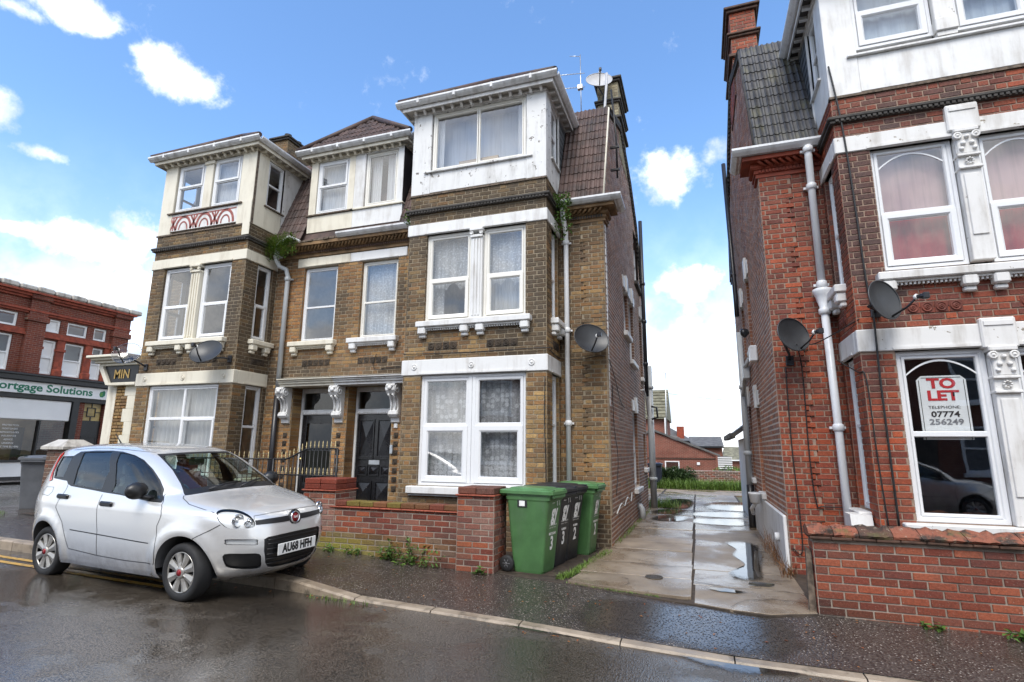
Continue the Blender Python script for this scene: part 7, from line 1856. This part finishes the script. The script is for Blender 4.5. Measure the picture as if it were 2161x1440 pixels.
def build_car():
    rear_q = [(2.215, 1.085), (2.236, 1.20), (2.205, 1.335), (2.03, 1.345), (1.935, 1.395)]
    DLO = rear_q + [(1.646, 1.411), (1.268, 1.415), (1.079, 1.407), (.937, 1.375), (.868, 1.324), (.845, 1.229), (.85, 1.126), (.878, 1.036), (.953, .961), (1.06, .918), (1.157, .921), (1.378, .949), (1.716, .976), (2.035, 1.015), (2.066, 1.036), (2.075, 1.067)]
    FG = [(1.134, 1.395), (1.008, 1.387), (.918, 1.356), (.878, 1.296), (.866, 1.209), (.880, 1.103), (.92, 1.008), (1.008, .952), (1.102, .942), (1.378, .966), (1.652, .988), (1.5, 1.15), (1.34, 1.28)]
    RG = [(1.86, 1.387), (1.283, 1.403), (1.48, 1.281), (1.64, 1.14), (1.748, 1.004), (2.014, 1.035), (1.975, 1.198), (1.92, 1.30)]
    QG = [(2.195, 1.325), (2.045, 1.333), (2.085, 1.241), (2.12, 1.105), (2.205, 1.105), (2.222, 1.21)]
    WS = [(0, 1.392), (.3, 1.392), (.669, 1.383), (.654, 1.221), (.68, 1.09), (.724, .978), (.5, .992), (.25, 1.0), (0, 1.0)]
    WG = [(0, 1.372), (.3, 1.372), (.640, 1.362), (.632, 1.2), (.662, 1.06), (.64, 1.032), (.4, 1.05), (0, 1.055)]
    HL = smooth_poly([(.764, .834), (.717, .860), (.646, .868), (.575, .856), (.543, .822), (.522, .771), (.520, .723), (.543, .698), (.614, .694), (.717, .702), (.756, .731), (.779, .783)], 3)
    SL = [(0, .765), (.165, .763), (.354, .763), (.512, .759), (.512, .719), (.37, .716), (.197, .712), (0, .712)]
    GR = smooth_poly([(.0, .60), (.236, .598), (.402, .593), (.445, .575), (.44, .46), (.405, .34), (.36, .295), (.29, .278), (.142, .268), (0, .266)], 1)
    DR = smooth_poly([(.74, .60), (.62, .595), (.512, .583), (.508, .556), (.512, .53), (.62, .542), (.74, .552), (.748, .576)], 3)
    FO = smooth_poly([(.748, .46), (.62, .458), (.485, .44), (.455, .37), (.445, .30), (.56, .30), (.70, .325), (.74, .38)], 3)
    TA = [(2.252, 1.047), (2.262, 1.126), (2.272, 1.249), (2.262, 1.352), (2.25, 1.385), (2.21, 1.36), (2.244, 1.253), (2.246, 1.158), (2.226, 1.063)]
    FD = [(.87, 1.012), (1.02, .93), (1.134, .846), (1.181, .70), (1.178, .5), (1.181, .328), (1.449, .32), (1.701, .328), (1.70, .585), (1.732, .818), (1.732, .96), (1.716, .976), (1.378, .949), (1.157, .921), (1.06, .918), (.953, .961)]
    RD = [(1.732, .96), (1.732, .818), (1.70, .585), (1.701, .328), (1.961, .356), (1.984, .447), (2.024, .633), (2.10, .783), (2.09, .86), (2.063, 1.028), (2.035, 1.015), (1.716, .976)]
    def arch(ax, r=.338, n=26, zc=.285):
        pts = []
        for k in range(n+1):
            t = math.pi*1.09 - math.pi*1.18*k/n; x, z = ax+r*math.cos(t), zc+r*math.sin(t)
            if z > .192: pts.append((car_phi(x, z), z))
        return [(car_phi(ax-r*.93, .19), .19)] + pts + [(car_phi(ax+r*.93, .19), .19)]
    A0, A1 = arch(0.), arch(2.3)
    regs = [('A', A0), ('A', A1), ('fglass', FG), ('rglass', RG), ('qglass', QG), ('trim', DLO), ('wglass', WG), ('wtrim', WS), ('head', HL), ('slit', SL), ('grille', GR), ('drl', DR), ('fog', FO), ('tail', TA), ('fdoor', FD), ('rdoor', RD)]
    zs = [.19, .205, .22] + frange(.245, .78, .027) + frange(.795, 1.0, .011) + frange(1.02, 1.36, .027) + frange(1.37, 1.47, .009) + [1.475, 1.48, 1.4835, 1.4865, 1.4885, 1.49]
    phs = frange(0, 1.0, .026) + frange(1.03, 2.2, .033) + frange(2.22, math.pi, .03)
    V = []; E = []
    def add_chain(pts, closed):
        s = len(V); V.extend(pts); n = len(pts)
        for i in range(n if closed else n-1): E.append((s+i, s+(i+1) % n))
    add_chain(dens([(0, .19), (math.pi, .19), (math.pi, 1.49), (0, 1.49)], True, .035), True)
    for k, p in regs: add_chain(dens(p, True, .02), True)
    near = [q for k, p in regs for q in dens(p, True, .02)]
    cell = {}
    for q in near: cell.setdefault((round(q[0]/.02), round(q[1]/.02)), []).append(q)
    for p in phs[1:-1]:
        for z in zs[1:-1]:
            kx, ky = round(p/.02), round(z/.02)
            if any(math.hypot((q[0]-p), (q[1]-z)) < .009 for i in (-1, 0, 1) for j in (-1, 0, 1) for q in cell.get((kx+i, ky+j), ())): continue
            V.append((p, z))
    vo, eo, fo, *_ = delaunay_2d_cdt([Vector(v) for v in V], E, [], 0, 1e-5)
    vo = [(v.x, v.y) for v in vo]; groups = {}
    P3 = {}; N3 = {}
    for f in fo:
        if len(f) < 3: continue
        c = (sum(vo[i][0] for i in f)/len(f), sum(vo[i][1] for i in f)/len(f))
        if not (0 <= c[0] <= math.pi and .19 <= c[1] <= 1.49): continue
        g = 'body'
        for k, p in regs:
            if in_poly(c, p): g = k; break
        groups.setdefault(g, []).append(list(f))
    def nv(i):
        if i not in P3:
            x, y = surf_car(*vo[i]); P3[i] = Vector((x, y, vo[i][1])); N3[i] = car_normal(*vo[i])
        return P3[i], N3[i]
    CAR = thing('parked_car', (0, 0, 0), 'silver five door hatchback half parked on the pavement, plate AU68 HFH', 'car')
    def part(name, keys, mat, sides=(-1, 1), off=0., parent=CAR, label=None, scale=None):
        verts, faces, norms, idx = [], [], [], {}
        for s in sides:
            for k in keys:
                for f in groups.get(k, []):
                    ff = []
                    for i in f:
                        if (s, i) not in idx:
                            p, n = nv(i); q = p+n*off; idx[(s, i)] = len(verts); verts.append((q.x, q.y*s, q.z)); norms.append((n.x, n.y*s, n.z))
                        ff.append(idx[(s, i)])
                    a, b, c = [Vector(verts[t]) for t in ff[:3]]; nn = (b-a).cross(c-a)
                    if nn.dot(Vector(norms[ff[0]])) < 0: ff.reverse()
                    faces.append(ff)
        if name == 'body': # roof crown
            top = [(s, i) for (s, i) in idx if abs(vo[i][1]-1.49) < 1e-6]
            top.sort(key=lambda q: math.atan2(verts[idx[q]][1], verts[idx[q]][0]-.34)); faces.append([idx[q] for q in top])
        me = bpy.data.meshes.new(name); me.from_pydata(verts, [], faces); me.materials.append(MATS[mat])
        me.polygons.foreach_set('use_smooth', [True]*len(faces)); me.update()
        try: me.normals_split_custom_set_from_vertices(norms)
        except Exception: pass
        o = bpy.data.objects.new(name, me); COL.objects.link(o); attach(o, parent)
        if label: o['label'] = label
        return o
    part('body', ['body'], 'car_silver')
    for s in (-1, 1):
        for k, nm in (('fdoor', 'door'), ('rdoor', 'door')):
            d = part(nm, [k], 'car_silver', (s,))
            hx, hz = (1.10, .868) if k == 'fdoor' else (.275, .905)
            # bar handle in a shallow cup
            ph = car_phi(hx, hz); q = car_point(ph, hz, .006, s)
            mb = MB(); yy = abs(q.y); mb.box(q.x-.105, q.x+.105, s*(yy-.01), s*(yy+.022), hz-.028, hz+.026, .018); mb.build('door_handle', 'car_plastic', d)
        part('window_trim', ['trim'], 'car_plastic', (s,), .002)
        for k in ('fglass', 'rglass', 'qglass'): part('side_window', [k], 'car_glass', (s,), -.004)
        H = part('headlight', ['head'], 'lamp_lens', (s,), .004)
        part('reflector', ['head'], 'lamp_reflector', (s,), -.03, H)
        for (ph, z, r) in ((.66, .785, .062), (.585, .755, .045)):
            c = car_point(ph, z, -.028, s); n = car_normal(ph, z); ax = Vector((1, n.y*s*.35, .05)).normalized(); mb = MB()
            mb.lathe([(.001, .0), (r*.5, .004), (r*.9, .022), (r, .044), (r*.94, .046)], tuple(c), tuple(ax), 20, cap=False); mb.lathe([(.012, 0), (.012, .03), (.001, .036)], tuple(c), tuple(ax), 10); mb.build('bulb', 'chrome', H)
        D = part('running_light', ['drl'], 'lamp_lens', (s,), -.004); part('reflector', ['drl'], 'lamp_reflector', (s,), -.022, D)
        part('fog_recess', ['fog'], 'car_plastic', (s,), -.02)
        part('tail_light', ['tail'], 'lamp_red', (s,), .008)
    part('windscreen_border', ['wtrim'], 'car_plastic', off=.001); part('windscreen', ['wglass'], 'car_glass', off=-.003)
    part('grille_bar', ['slit'], 'car_plastic', off=.004); GRL = part('lower_grille', ['grille'], 'car_plastic', off=-.015)
    for z in (.32, .37, .42, .47, .52, .56):
        mb = MB(); mb.tube([tuple(car_point(.40*k/5, z, -.008, s)) for s, ks in ((-1, range(5, 0, -1)), (1, range(0, 6))) for k in ks], .006, 6); mb.build('grille_slat', 'car_plastic', GRL)
    # shut lines
    def seam(pts, sides=(-1, 1), w=.0035, name='shut_line'):
        pts = dens(pts, False, .03)
        for s in sides:
            mb = MB(); P = [car_point(p, z, .0015, s) for p, z in pts]; Nn = [Vector((n.x, n.y*s, n.z)) for n in (car_normal(p, z) for p, z in pts)]
            for i in range(len(P)-1):
                t = (P[i+1]-P[i]).normalized(); a = t.cross(Nn[i]).normalized()*w; b = t.cross(Nn[i+1]).normalized()*w
                mb.quad(tuple(P[i]-a), tuple(P[i+1]-b), tuple(P[i+1]+b), tuple(P[i]+a))
            mb.build(name, 'car_plastic', CAR)
    seam([(.862, 1.012), (.98, .95), (1.08, .90), (1.134, .846), (1.181, .70), (1.178, .5), (1.181, .328), (1.449, .32), (1.701, .328), (1.961, .356), (1.984, .447), (2.024, .633), (2.10, .783), (2.09, .86), (2.063, 1.028)])
    seam([(1.732, .955), (1.732, .818), (1.70, .585), (1.701, .328)])
    seam([(.735, .978), (.787, .957), (.845, .909), (.811, .874), (.77, .842)]); seam([(.772, .735), (.858, .668), (.937, .601)]); seam([(.518, .765), (.5, .80), (.3, .81), (0, .812)], w=.0025)
    seam([(1.24, .522), (1.59, .542), (1.95, .561)], w=.005, name='rub_strip')
    seam([(2.27, .90), (2.20, .895), (2.18, .94), (2.185, .99), (2.26, .985), (2.28, .94), (2.27, .90)], sides=(-1,), w=.0025, name='fuel_flap_line')
    # roof ditch lines
    seam([(.66, 1.40), (.80, 1.412), (1.0, 1.43), (1.4, 1.44), (1.8, 1.435), (2.1, 1.41)], w=.004, name='roof_channel')
    # badge and number plate
    bd = MB(); c0 = car_point(0, .738, .006); bd.lathe([(.062, -.01), (.062, .01), (.052, .016), (.05, .008), (.001, .008)], tuple(c0), (1, 0, .18), 28, cap=False); B = bd.build('badge', 'chrome', CAR)
    bd = MB(); bd.lathe([(.049, .009), (.049, .0095), (.001, .012)], tuple(c0), (1, 0, .18), 24, cap=False); bd.build('badge_disc', 'badge_red', B)
    put_text('FIAT', .034, tuple(c0+Vector((.0165, 0, .004))), (0, 1, 0), (-.18, 0, 1), 'ink_white', B, .0005, .85)
    bd = MB(); bd.lathe([(.082, -.012), (.082, .003), (.06, .004)], tuple(c0), (1, 0, .18), 24, cap=False); bd.build('badge_surround', 'car_plastic', B)
    pc = car_point(0, .455, .028); mb = MB(); mb.box(pc.x-.004, pc.x+.004, -.26, .26, .40, .512, .003); PL = mb.build('number_plate', 'ink_white', CAR)
    put_text('AU68 HFH', .113, (pc.x+.0055, 0, .456), (0, 1, 0), (0, 0, 1), 'ink_black', PL, .0055, .78)
    # underside and wheel wells
    mb = MB(); ring_ = [surf_car(p, .2) for p in frange(0, math.pi, .12)]
    mb.quad(*([(x, -y*.97, .205) for x, y in ring_] + [(x, y*.97, .205) for x, y in ring_[::-1]])); mb.build('underside', 'car_interior', CAR)
    for ax in (0., 2.3):
        for s in (-1, 1):
            mb = MB(); n = 18
            for k in range(n):
                t0, t1 = math.pi*k/n, math.pi*(k+1)/n; r = .342; yo = lambda t: min(.815, surf_car(car_phi(ax+r*math.cos(t), .285+r*math.sin(t)), .285+r*math.sin(t))[1])-.006
                mb.quad(*[(ax+r*math.cos(t), s*y, .285+r*math.sin(t)) for t, y in ((t0, .48), (t1, .48), (t1, yo(t1)), (t0, yo(t0)))], smooth=True)
            mb.quad(*[(ax+.342*math.cos(math.pi*k/n), s*.48, .285+.342*math.sin(math.pi*k/n)) for k in range(n+1)]); mb.build('wheel_arch_liner', 'car_interior', CAR)
    # wheels
    for ax, st in ((0., 0.), (2.3, 0.)):
        for s in (-1, 1):
            yo = s*.765; Rr = .275; mb = MB(); d = (0, s, 0); c = (ax, s*.60, Rr)
            mb.lathe([(.19, -.0), (.24, -.005), (.262, .0), (Rr-.004, .015), (Rr, .05), (Rr, .115), (Rr-.004, .15), (.258, .165), (.225, .170), (.198, .160), (.190, .145)], c, d, 40, cap=False); W_ = mb.build('wheel', 'tyre', CAR)
            mb = MB(); mb.lathe([(.194, .150), (.192, .158), (.186, .160), (.182, .150)], c, d, 40, cap=False)
            for k in range(8):
                t = 2*math.pi*(k+.5)/8; u = Vector((math.cos(t), 0, math.sin(t))); v = Vector((-math.sin(t), 0, math.cos(t)))
                pts = [(.035, .016, .158), (.09, .030, .150), (.15, .040, .150), (.184, .050, .152)]
                L_ = [Vector(c)+u*r+v*w+Vector((0, s*h, 0)) for r, w, h in pts]; R2 = [Vector(c)+u*r-v*w+Vector((0, s*h, 0)) for r, w, h in pts]; Mm = [Vector(c)+u*r+Vector((0, s*(h+.012), 0)) for r, w, h in pts]
                for i in range(3): mb.quad(tuple(L_[i]), tuple(L_[i+1]), tuple(Mm[i+1]), tuple(Mm[i])); mb.quad(tuple(Mm[i]), tuple(Mm[i+1]), tuple(R2[i+1]), tuple(R2[i]))
                for A_ in (L_, R2):
                    for i in range(3): mb.quad(tuple(A_[i]), tuple(A_[i+1]), tuple(A_[i+1]-Vector((0, s*.02, 0))), tuple(A_[i]-Vector((0, s*.02, 0))))
            mb.lathe([(.058, .150), (.055, .168), (.04, .174)], c, d, 20); mb.build('wheel_trim', 'wheel_trim', W_)
            mb = MB(); mb.lathe([(.032, .174), (.03, .18), (.001, .182)], c, d, 16, cap=False); mb.build('centre_cap', 'badge_red', W_)
            mb = MB(); mb.lathe([(.19, .11), (.001, .11)], c, d, 24, cap=False); mb.build('brake_shadow_plate', 'car_interior', W_)
    # mirrors, wipers, aerial
    for s in (-1, 1):
        mb = MB(); bm = bmesh.new(); bmesh.ops.create_icosphere(bm, subdivisions=3, radius=1)
        for v in bm.verts:
            v.co = Vector((1.66+v.co.x*(.085 if v.co.x > 0 else .055), s*(.865+s*0)+v.co.y*.115, 1.035+v.co.z*.088))
        mb.add_bm(bm, smooth=True); mb.tube([(1.76, s*.735, .955), (1.72, s*.80, .965), (1.68, s*.85, .985)], .026, 8); mb.build('wing_mirror', 'car_plastic', CAR)
    for a, b in (((.50, 1.005), (.20, 1.035)), ((.05, 1.012), (.38, 1.05))): pass
    for p0, p1 in (((.44, 1.008, -1), (.08, 1.055, 1)), ((.06, 1.008, 1), (.50, 1.06, 1))):
        mb = MB(); A_, B_ = car_point(p0[0], p0[1], .016, p0[2]), car_point(p1[0], p1[1], .016, p1[2]); mb.tube([tuple(A_), tuple((A_+B_)/2+Vector((.03, 0, .02))), tuple(B_)], .009, 6); mb.build('wiper', 'car_plastic', CAR)
    mb = MB(); mb.tube([(-.02, -.05, 1.475), (-.16, -.05, 1.60)], [.009, .004], 6); mb.build('aerial', 'car_plastic', CAR)
    # cabin
    mb = MB(); mb.box(.0, 2.0, -.66, .66, .30, .36); mb.box(-.42, -.36, -.6, .6, .36, .95); mb.build('cabin_floor', 'car_interior', CAR)
    mb = MB(); mb.prism([(1.62, .45), (2.05, .45), (2.06, .93), (1.75, .95), (1.60, .86)], -.64, .64, 'y'); 
    mb = MB(); mb.box(1.62, 2.03, -.60, .60, .5, .93, .05); mb.build('dashboard', 'car_interior', CAR)
    mb = MB(); mb.tube([(1.50+.04*math.cos(t), -.33+.17*math.sin(t), .90+.15*math.cos(t)) for t in [2*math.pi*k/20 for k in range(21)]], .014, 6); mb.tube([(1.52, -.33, .90), (1.66, -.33, .82)], .03, 8); mb.build('steering_wheel', 'car_interior', CAR)
    for x, ys in ((.95, (-.33, .33)), (.15, (-.33, .33))):
        for y in ys:
            mb = MB(); mb.box(x-.02, x+.46, y-.24, y+.24, .38, .56, .06)
            bm = bmesh.new(); bmesh.ops.create_cube(bm, size=1); bmesh.ops.bevel(bm, geom=bm.edges[:], offset=.18, segments=3, affect='EDGES')
            mb.add_bm(bm, Matrix.Translation((x-.10, y, .82)) @ Euler((0, R(-14), 0)).to_matrix().to_4x4() @ Matrix.Diagonal((.14, .46, .60, 1)))
            bm = bmesh.new(); bmesh.ops.create_cube(bm, size=1); bmesh.ops.bevel(bm, geom=bm.edges[:], offset=.2, segments=3, affect='EDGES')
            mb.add_bm(bm, Matrix.Translation((x-.19, y, 1.20)) @ Matrix.Diagonal((.09, .26, .17, 1))); mb.build('seat', 'car_seat_reflect_red' if x > .5 and y > 0 else 'car_interior', CAR)  # one seat is red in place of a red building's reflection
    mb = MB(); mb.box(1.36, 1.38, -.1, .1, 1.24, 1.31, .01); mb.build('rear_view_mirror', 'car_plastic', CAR)
    return CAR
CAR = build_car()
CAR.location = (-7.1349, 5.3109, .1105)
CAR.rotation_mode = 'XYZ'
_M = Matrix.Rotation(-.08675, 3, 'Z') @ Matrix.Rotation(.034907, 3, 'X') @ Matrix.Rotation(.008956, 3, 'Y')
CAR.rotation_euler = _M.to_euler()

# a second silver car across the road; the window under the letting board mirrors it
def copy_tree(o, parent=None):
    c = o.copy(); COL.objects.link(c); c.parent = parent
    for ch in o.children: copy_tree(ch, c)
    return c
CAR2 = copy_tree(CAR); CAR2.location = (3.6, -1.6, .02); CAR2.rotation_euler = (0, 0, R(2))
CAR2['label'] = 'silver car across the road, mirrored in the window under the letting board'
# ------------------------------------------------------------------ plants
def leaf_mat(name, c1, c2, rough=.5):
    m, nt, out = new_mat(name); b = NB(nt); oi = b.N('ShaderNodeAttribute'); oi.attribute_name = 'col'
    n = b.noise(6, 3); c = b.mix(b.ramp(n, .35, .65), c1, c2); c = b.mix(1., c, oi.outputs['Color'], 'MULTIPLY')
    d = b.N('ShaderNodeBsdfPrincipled'); b.L(c, d.inputs['Base Color']); d.inputs['Roughness'].default_value = rough; d.inputs['Specular IOR Level'].default_value = .35
    t = b.N('ShaderNodeBsdfTranslucent'); b.L(c, t.inputs[0]); mx = b.N('ShaderNodeMixShader'); mx.inputs[0].default_value = .22; b.L(d.outputs[0], mx.inputs[1]); b.L(t.outputs[0], mx.inputs[2]); b.L(mx.outputs[0], out.inputs[0])
leaf_mat('leaf_green', (.065, .13, .028), (.11, .20, .045)); leaf_mat('leaf_dark', (.035, .065, .022), (.06, .10, .035)); leaf_mat('grass', (.10, .17, .03), (.17, .26, .06)); leaf_mat('dead_stem', (.16, .075, .035), (.24, .12, .06)); leaf_mat('hedge_leaf', (.09, .17, .03), (.15, .27, .05))
class Leaves:
    def __init__(s): s.mb = MB(); s.c = []
    def leaf(s, p, d, up, L, w, col):
        p = Vector(p); d = Vector(d).normalized(); u = Vector(up); r = d.cross(u); r = r.normalized() if r.length > 1e-4 else Vector((1, 0, 0)); n = r.cross(d)
        a, m, e = p, p+d*L*.5+n*L*.06, p+d*L-n*L*.12
        s.mb.quad(tuple(a), tuple(m-r*w), tuple(e), tuple(m+r*w)); s.c.append(col)
    def blade(s, p, d, L, w, col, bend=.4):
        p = Vector(p); d = Vector(d).normalized(); r = d.cross(Vector((0, 0, 1))); r = r.normalized() if r.length > 1e-4 else Vector((1, 0, 0)); h = Vector((d.x, d.y, 0))
        m = p+d*L*.55; e = m+(d+h*bend-Vector((0, 0, bend*.9))).normalized()*L*.45
        s.mb.quad(tuple(p-r*w), tuple(p+r*w), tuple(m+r*w*.8), tuple(m-r*w*.8)); s.mb.quad(tuple(m-r*w*.8), tuple(m+r*w*.8), tuple(e)); s.c += [col, col]
    def build(s, name, mat, parent=None, **k):
        o = s.mb.build(name, mat, parent, **k); set_col(o.data, s.c); return o
def rv(): return rng.random()*2-1
def tone(): k = .65+.7*rng.random(); return (k, k*(.92+.16*rng.random()), k*.9)
def weed(loc, h, spread, n, label, mat='leaf_green', size=.058):
    W_ = thing('weed', loc, label, 'weed', 'weeds at the wall foot'); L = Leaves(); st = MB()
    for i in range(max(3, n//14)):
        a = rng.random()*6.28; q = Vector(loc)+Vector((rv()*spread*.4, rv()*.04, 0)); t = q+Vector((math.cos(a)*spread*.6*rng.random(), math.sin(a)*spread*.25-.03, h*(.4+.6*rng.random())))
        st.tube([tuple(q), tuple(q.lerp(t, .5)+Vector((0, 0, .02))), tuple(t)], .003, 4)
        for k in range(14):
            p = q.lerp(t, .12+.88*k/13)+Vector((rv(), rv(), rv()))*.025; L.leaf(p, (rv(), rv()-.25, rv()*.6+.1), (0, 0, 1), size*(.6+.8*rng.random()), size*.3, tone())
    L.build('foliage', mat, W_); st.build('stem', 'dead_stem_plain', W_)
simple('dead_stem_plain', (.10, .09, .04), .8)
weed((-3.62, 6.87, .0), .34, .55, 210, 'bushy green weed with an upright shoot at the mossy wall foot'); weed((-4.10, 6.87, .03), .22, .36, 150, 'low leafy green weed in the middle of the mossy wall foot'); weed((-4.62, 6.88, .08), .15, .26, 60, 'small pale weed at the mossy wall foot towards the car'); weed((-5.05, 6.88, .13), .07, .3, 50, 'flat patch of weed at the wall foot beside the car bumper')
weed((-2.72, 6.80, .0), .09, .2, 40, 'small bright weed by the pier next to the green bin'); weed((-3.85, 6.72, -.01), .07, .25, 60, 'low bright weed lying on the pavement before the mossy wall', 'grass')
weed((2.55, 6.33, -.03), .08, .3, 60, 'scattered weed along the foot of the crumbling wall'); weed((3.0, 6.32, -.04), .07, .25, 40, 'sparse weed under the crumbling wall further along'); weed((1.9, 6.34, -.02), .05, .15, 20, 'tiny weed sprig at the foot of the crumbling wall')
def grass_strip(name, pts, n, h, mat='grass', jit=.07, label=None, zf=lambda x, y: .0, wdt=.004):
    L = Leaves()
    for i in range(n):
        t = rng.random()*(len(pts)-1); k = min(int(t), len(pts)-2); a, b = Vector(pts[k]), Vector(pts[k+1]); q = a.lerp(b, t-k)
        x, y = q.x+rv()*jit, q.y+rv()*jit; L.blade((x, y, zf(x, y)), (rv()*.6, rv()*.6, 1), h*(.35+.9*rng.random()), wdt, tone())
    return L.build(name, mat, kind='stuff', label=label, cat='grass')
grass_strip('grass_edge', [(-1.72, 6.88), (-1.62, 7.2), (-1.56, 7.7), (-1.5, 8.3), (-1.42, 8.9)], 900, .07, jit=.06, label='strip of bright grass along the drive edge by the bins', zf=lambda x, y: .01)
grass_strip('grass_edge', [(-1.6, 6.76), (-1.0, 6.56), (-.5, 6.47)], 260, .03, jit=.025, label='thin line of grass along the front edge of the drive slab', zf=lambda x, y: .0)
grass_strip('grass_edge', [(-1.40, 9.6), (-1.38, 12), (-1.36, 15.5)], 400, .06, jit=.05, label='thin grass along the foot of the purple gable wall', zf=lambda x, y: .03)
grass_strip('grass_edge', [(-1.3, 16.2), (-.9, 16.3)], 300, .3, jit=.3, label='clump of grass at the back corner of the yellow house', zf=lambda x, y: .02, wdt=.008)
grass_strip('grass_edge', [(-11.9, 6.5), (-12.4, 6.9), (-13.2, 7.0)], 350, .06, jit=.12, label='patch of grass on the pavement beside the grey bin', zf=lambda x, y: pave_z(x, y))
grass_strip('grass_edge', [(-3.9, 5.02), (-3.2, 5.05)], 60, .05, jit=.03, label='few grass blades in the gutter before the car', zf=lambda x, y: gutter_z(x))
grass_strip('verge_grass', [(-4, 24.9), (0, 24.8), (4, 24.9)], 9000, .42, jit=.6, label='rough grass verge at the end of the drive', wdt=.012)
grass_strip('dead_weeds', [(1.0, 8.6), (.95, 9.4), (.93, 10.4)], 160, .45, 'dead_stem', .07, 'dry brown stems along the white plinth of the red house', wdt=.003)
grass_strip('dead_weeds', [(.9, 7.9), (1.0, 8.3)], 80, .25, 'dead_stem', .08, 'dry brown tangle at the red house corner', wdt=.004)
def bush(name, c, r, n, label, mat, size, cat='bush', twigs=True):
    B = thing(name, c, label, cat); L = Leaves(); c = Vector(c); lobes = [(c+Vector((rv()*r[0]*.6, rv()*r[1]*.5, r[2]*(.5+.45*rv()))), .35+.3*rng.random()) for _ in range(14)]
    for i in range(n):
        q, k = lobes[i % 14]; d = Vector((rv(), rv(), rv())); d = d.normalized() if d.length > .01 else Vector((0, 0, 1))
        rr = (.55+.5*rng.random()**.5)*k; p = q+Vector((d.x*r[0]*rr, d.y*r[1]*rr, d.z*r[2]*rr*1.1))
        if p.z < 0.02: continue
        L.leaf(p, d+Vector((rv(), rv(), rv()))*.8, (rv()*.4, rv()*.4, 1), size*(.6+.8*rng.random()), size*.38, tone())
    L.build('foliage', mat, B); st = MB()
    for i in range(7): q = lobes[i][0]; st.tube([(c.x+rv()*.1, c.y+rv()*.1, 0), tuple(c.lerp(q, .5)), tuple(q)], [.03, .02, .008], 5)
    st.build('stem', 'dead_stem_plain', B)
bush('ivy_bush', (-1.45, 25.4, 0), (.75, .5, .62), 5200, 'dark variegated ivy bush leaning on the boundary wall', 'leaf_dark', .075)
bush('ivy_bush', (-.75, 25.35, 0), (.62, .5, .62), 4800, 'rounded dark ivy bush nearest the bare part of the boundary wall', 'leaf_dark', .075)
bush('hedge', (2.0, 28.5, 0), (1.9, .8, .62), 5200, 'bright green hedge rising behind the boundary wall', 'hedge_leaf', .08, 'hedge')
def gutter_plant(loc, n, size, drop, label, grass=False):
    B = thing('gutter_plant', loc, label, 'plant', 'plants growing in gutters'); L = Leaves()
    for i in range(n):
        p = Vector(loc)+Vector((rv()*size, rv()*size*.35-.03, rv()*size*.5+ (-drop*rng.random() if rng.random() < .5 else .1)))
        if grass and i % 2: L.blade(p, (rv(), -.5+rv()*.5, .5*rng.random()+.1), .28, .005, (1.3, 1.1, .6), 1.6)
        else: L.leaf(p, (rv(), rv()-.4, rv()), (0, 0, 1), .06*(.6+.7*rng.random()), .02, tone())
    L.build('foliage', 'leaf_green', B)
gutter_plant((-2.20, 8.95, 5.85), 520, .24, .55, 'leafy plant trailing from the gutter end above the white downpipe'); gutter_plant((-8.50, 8.98, 5.80), 420, .26, .2, 'tuft of leaves and dry grass at the broken gutter over the grey pipe', True); gutter_plant((-8.15, 8.95, 5.82), 300, .2, .25, 'yellowing grass tuft hanging from the broken gutter', True)
gutter_plant((-5.12, 9.02, 6.03), 380, .2, .05, 'patch of bright green plants on the middle gutter beside the white bay')

# fallen leaves and bits on the pavement and in the gutter
LL = Leaves()
for i in range(150):
    x = -6+9*rng.random(); y = kerb_y(x)-.05-.12*rng.random() if i % 3 == 0 else kerb_y(x)+.2+1.2*rng.random()
    z = (road_z(x, y) if y < kerb_y(x) else pave_z(x, y))+.008; a = rng.random()*6.28
    LL.leaf((x, y, z), (math.cos(a), math.sin(a), .08), (0, 0, 1), .02+.03*rng.random(), .008, pick([(1.6, .9, .5), (2.0, 1.6, .8), (.9, .6, .4), (1.3, 1.2, .7)]))
LL.build('leaf_litter', 'dead_stem', kind='stuff', label='scattered dead leaves on the wet pavement and in the gutter', cat='leaves')
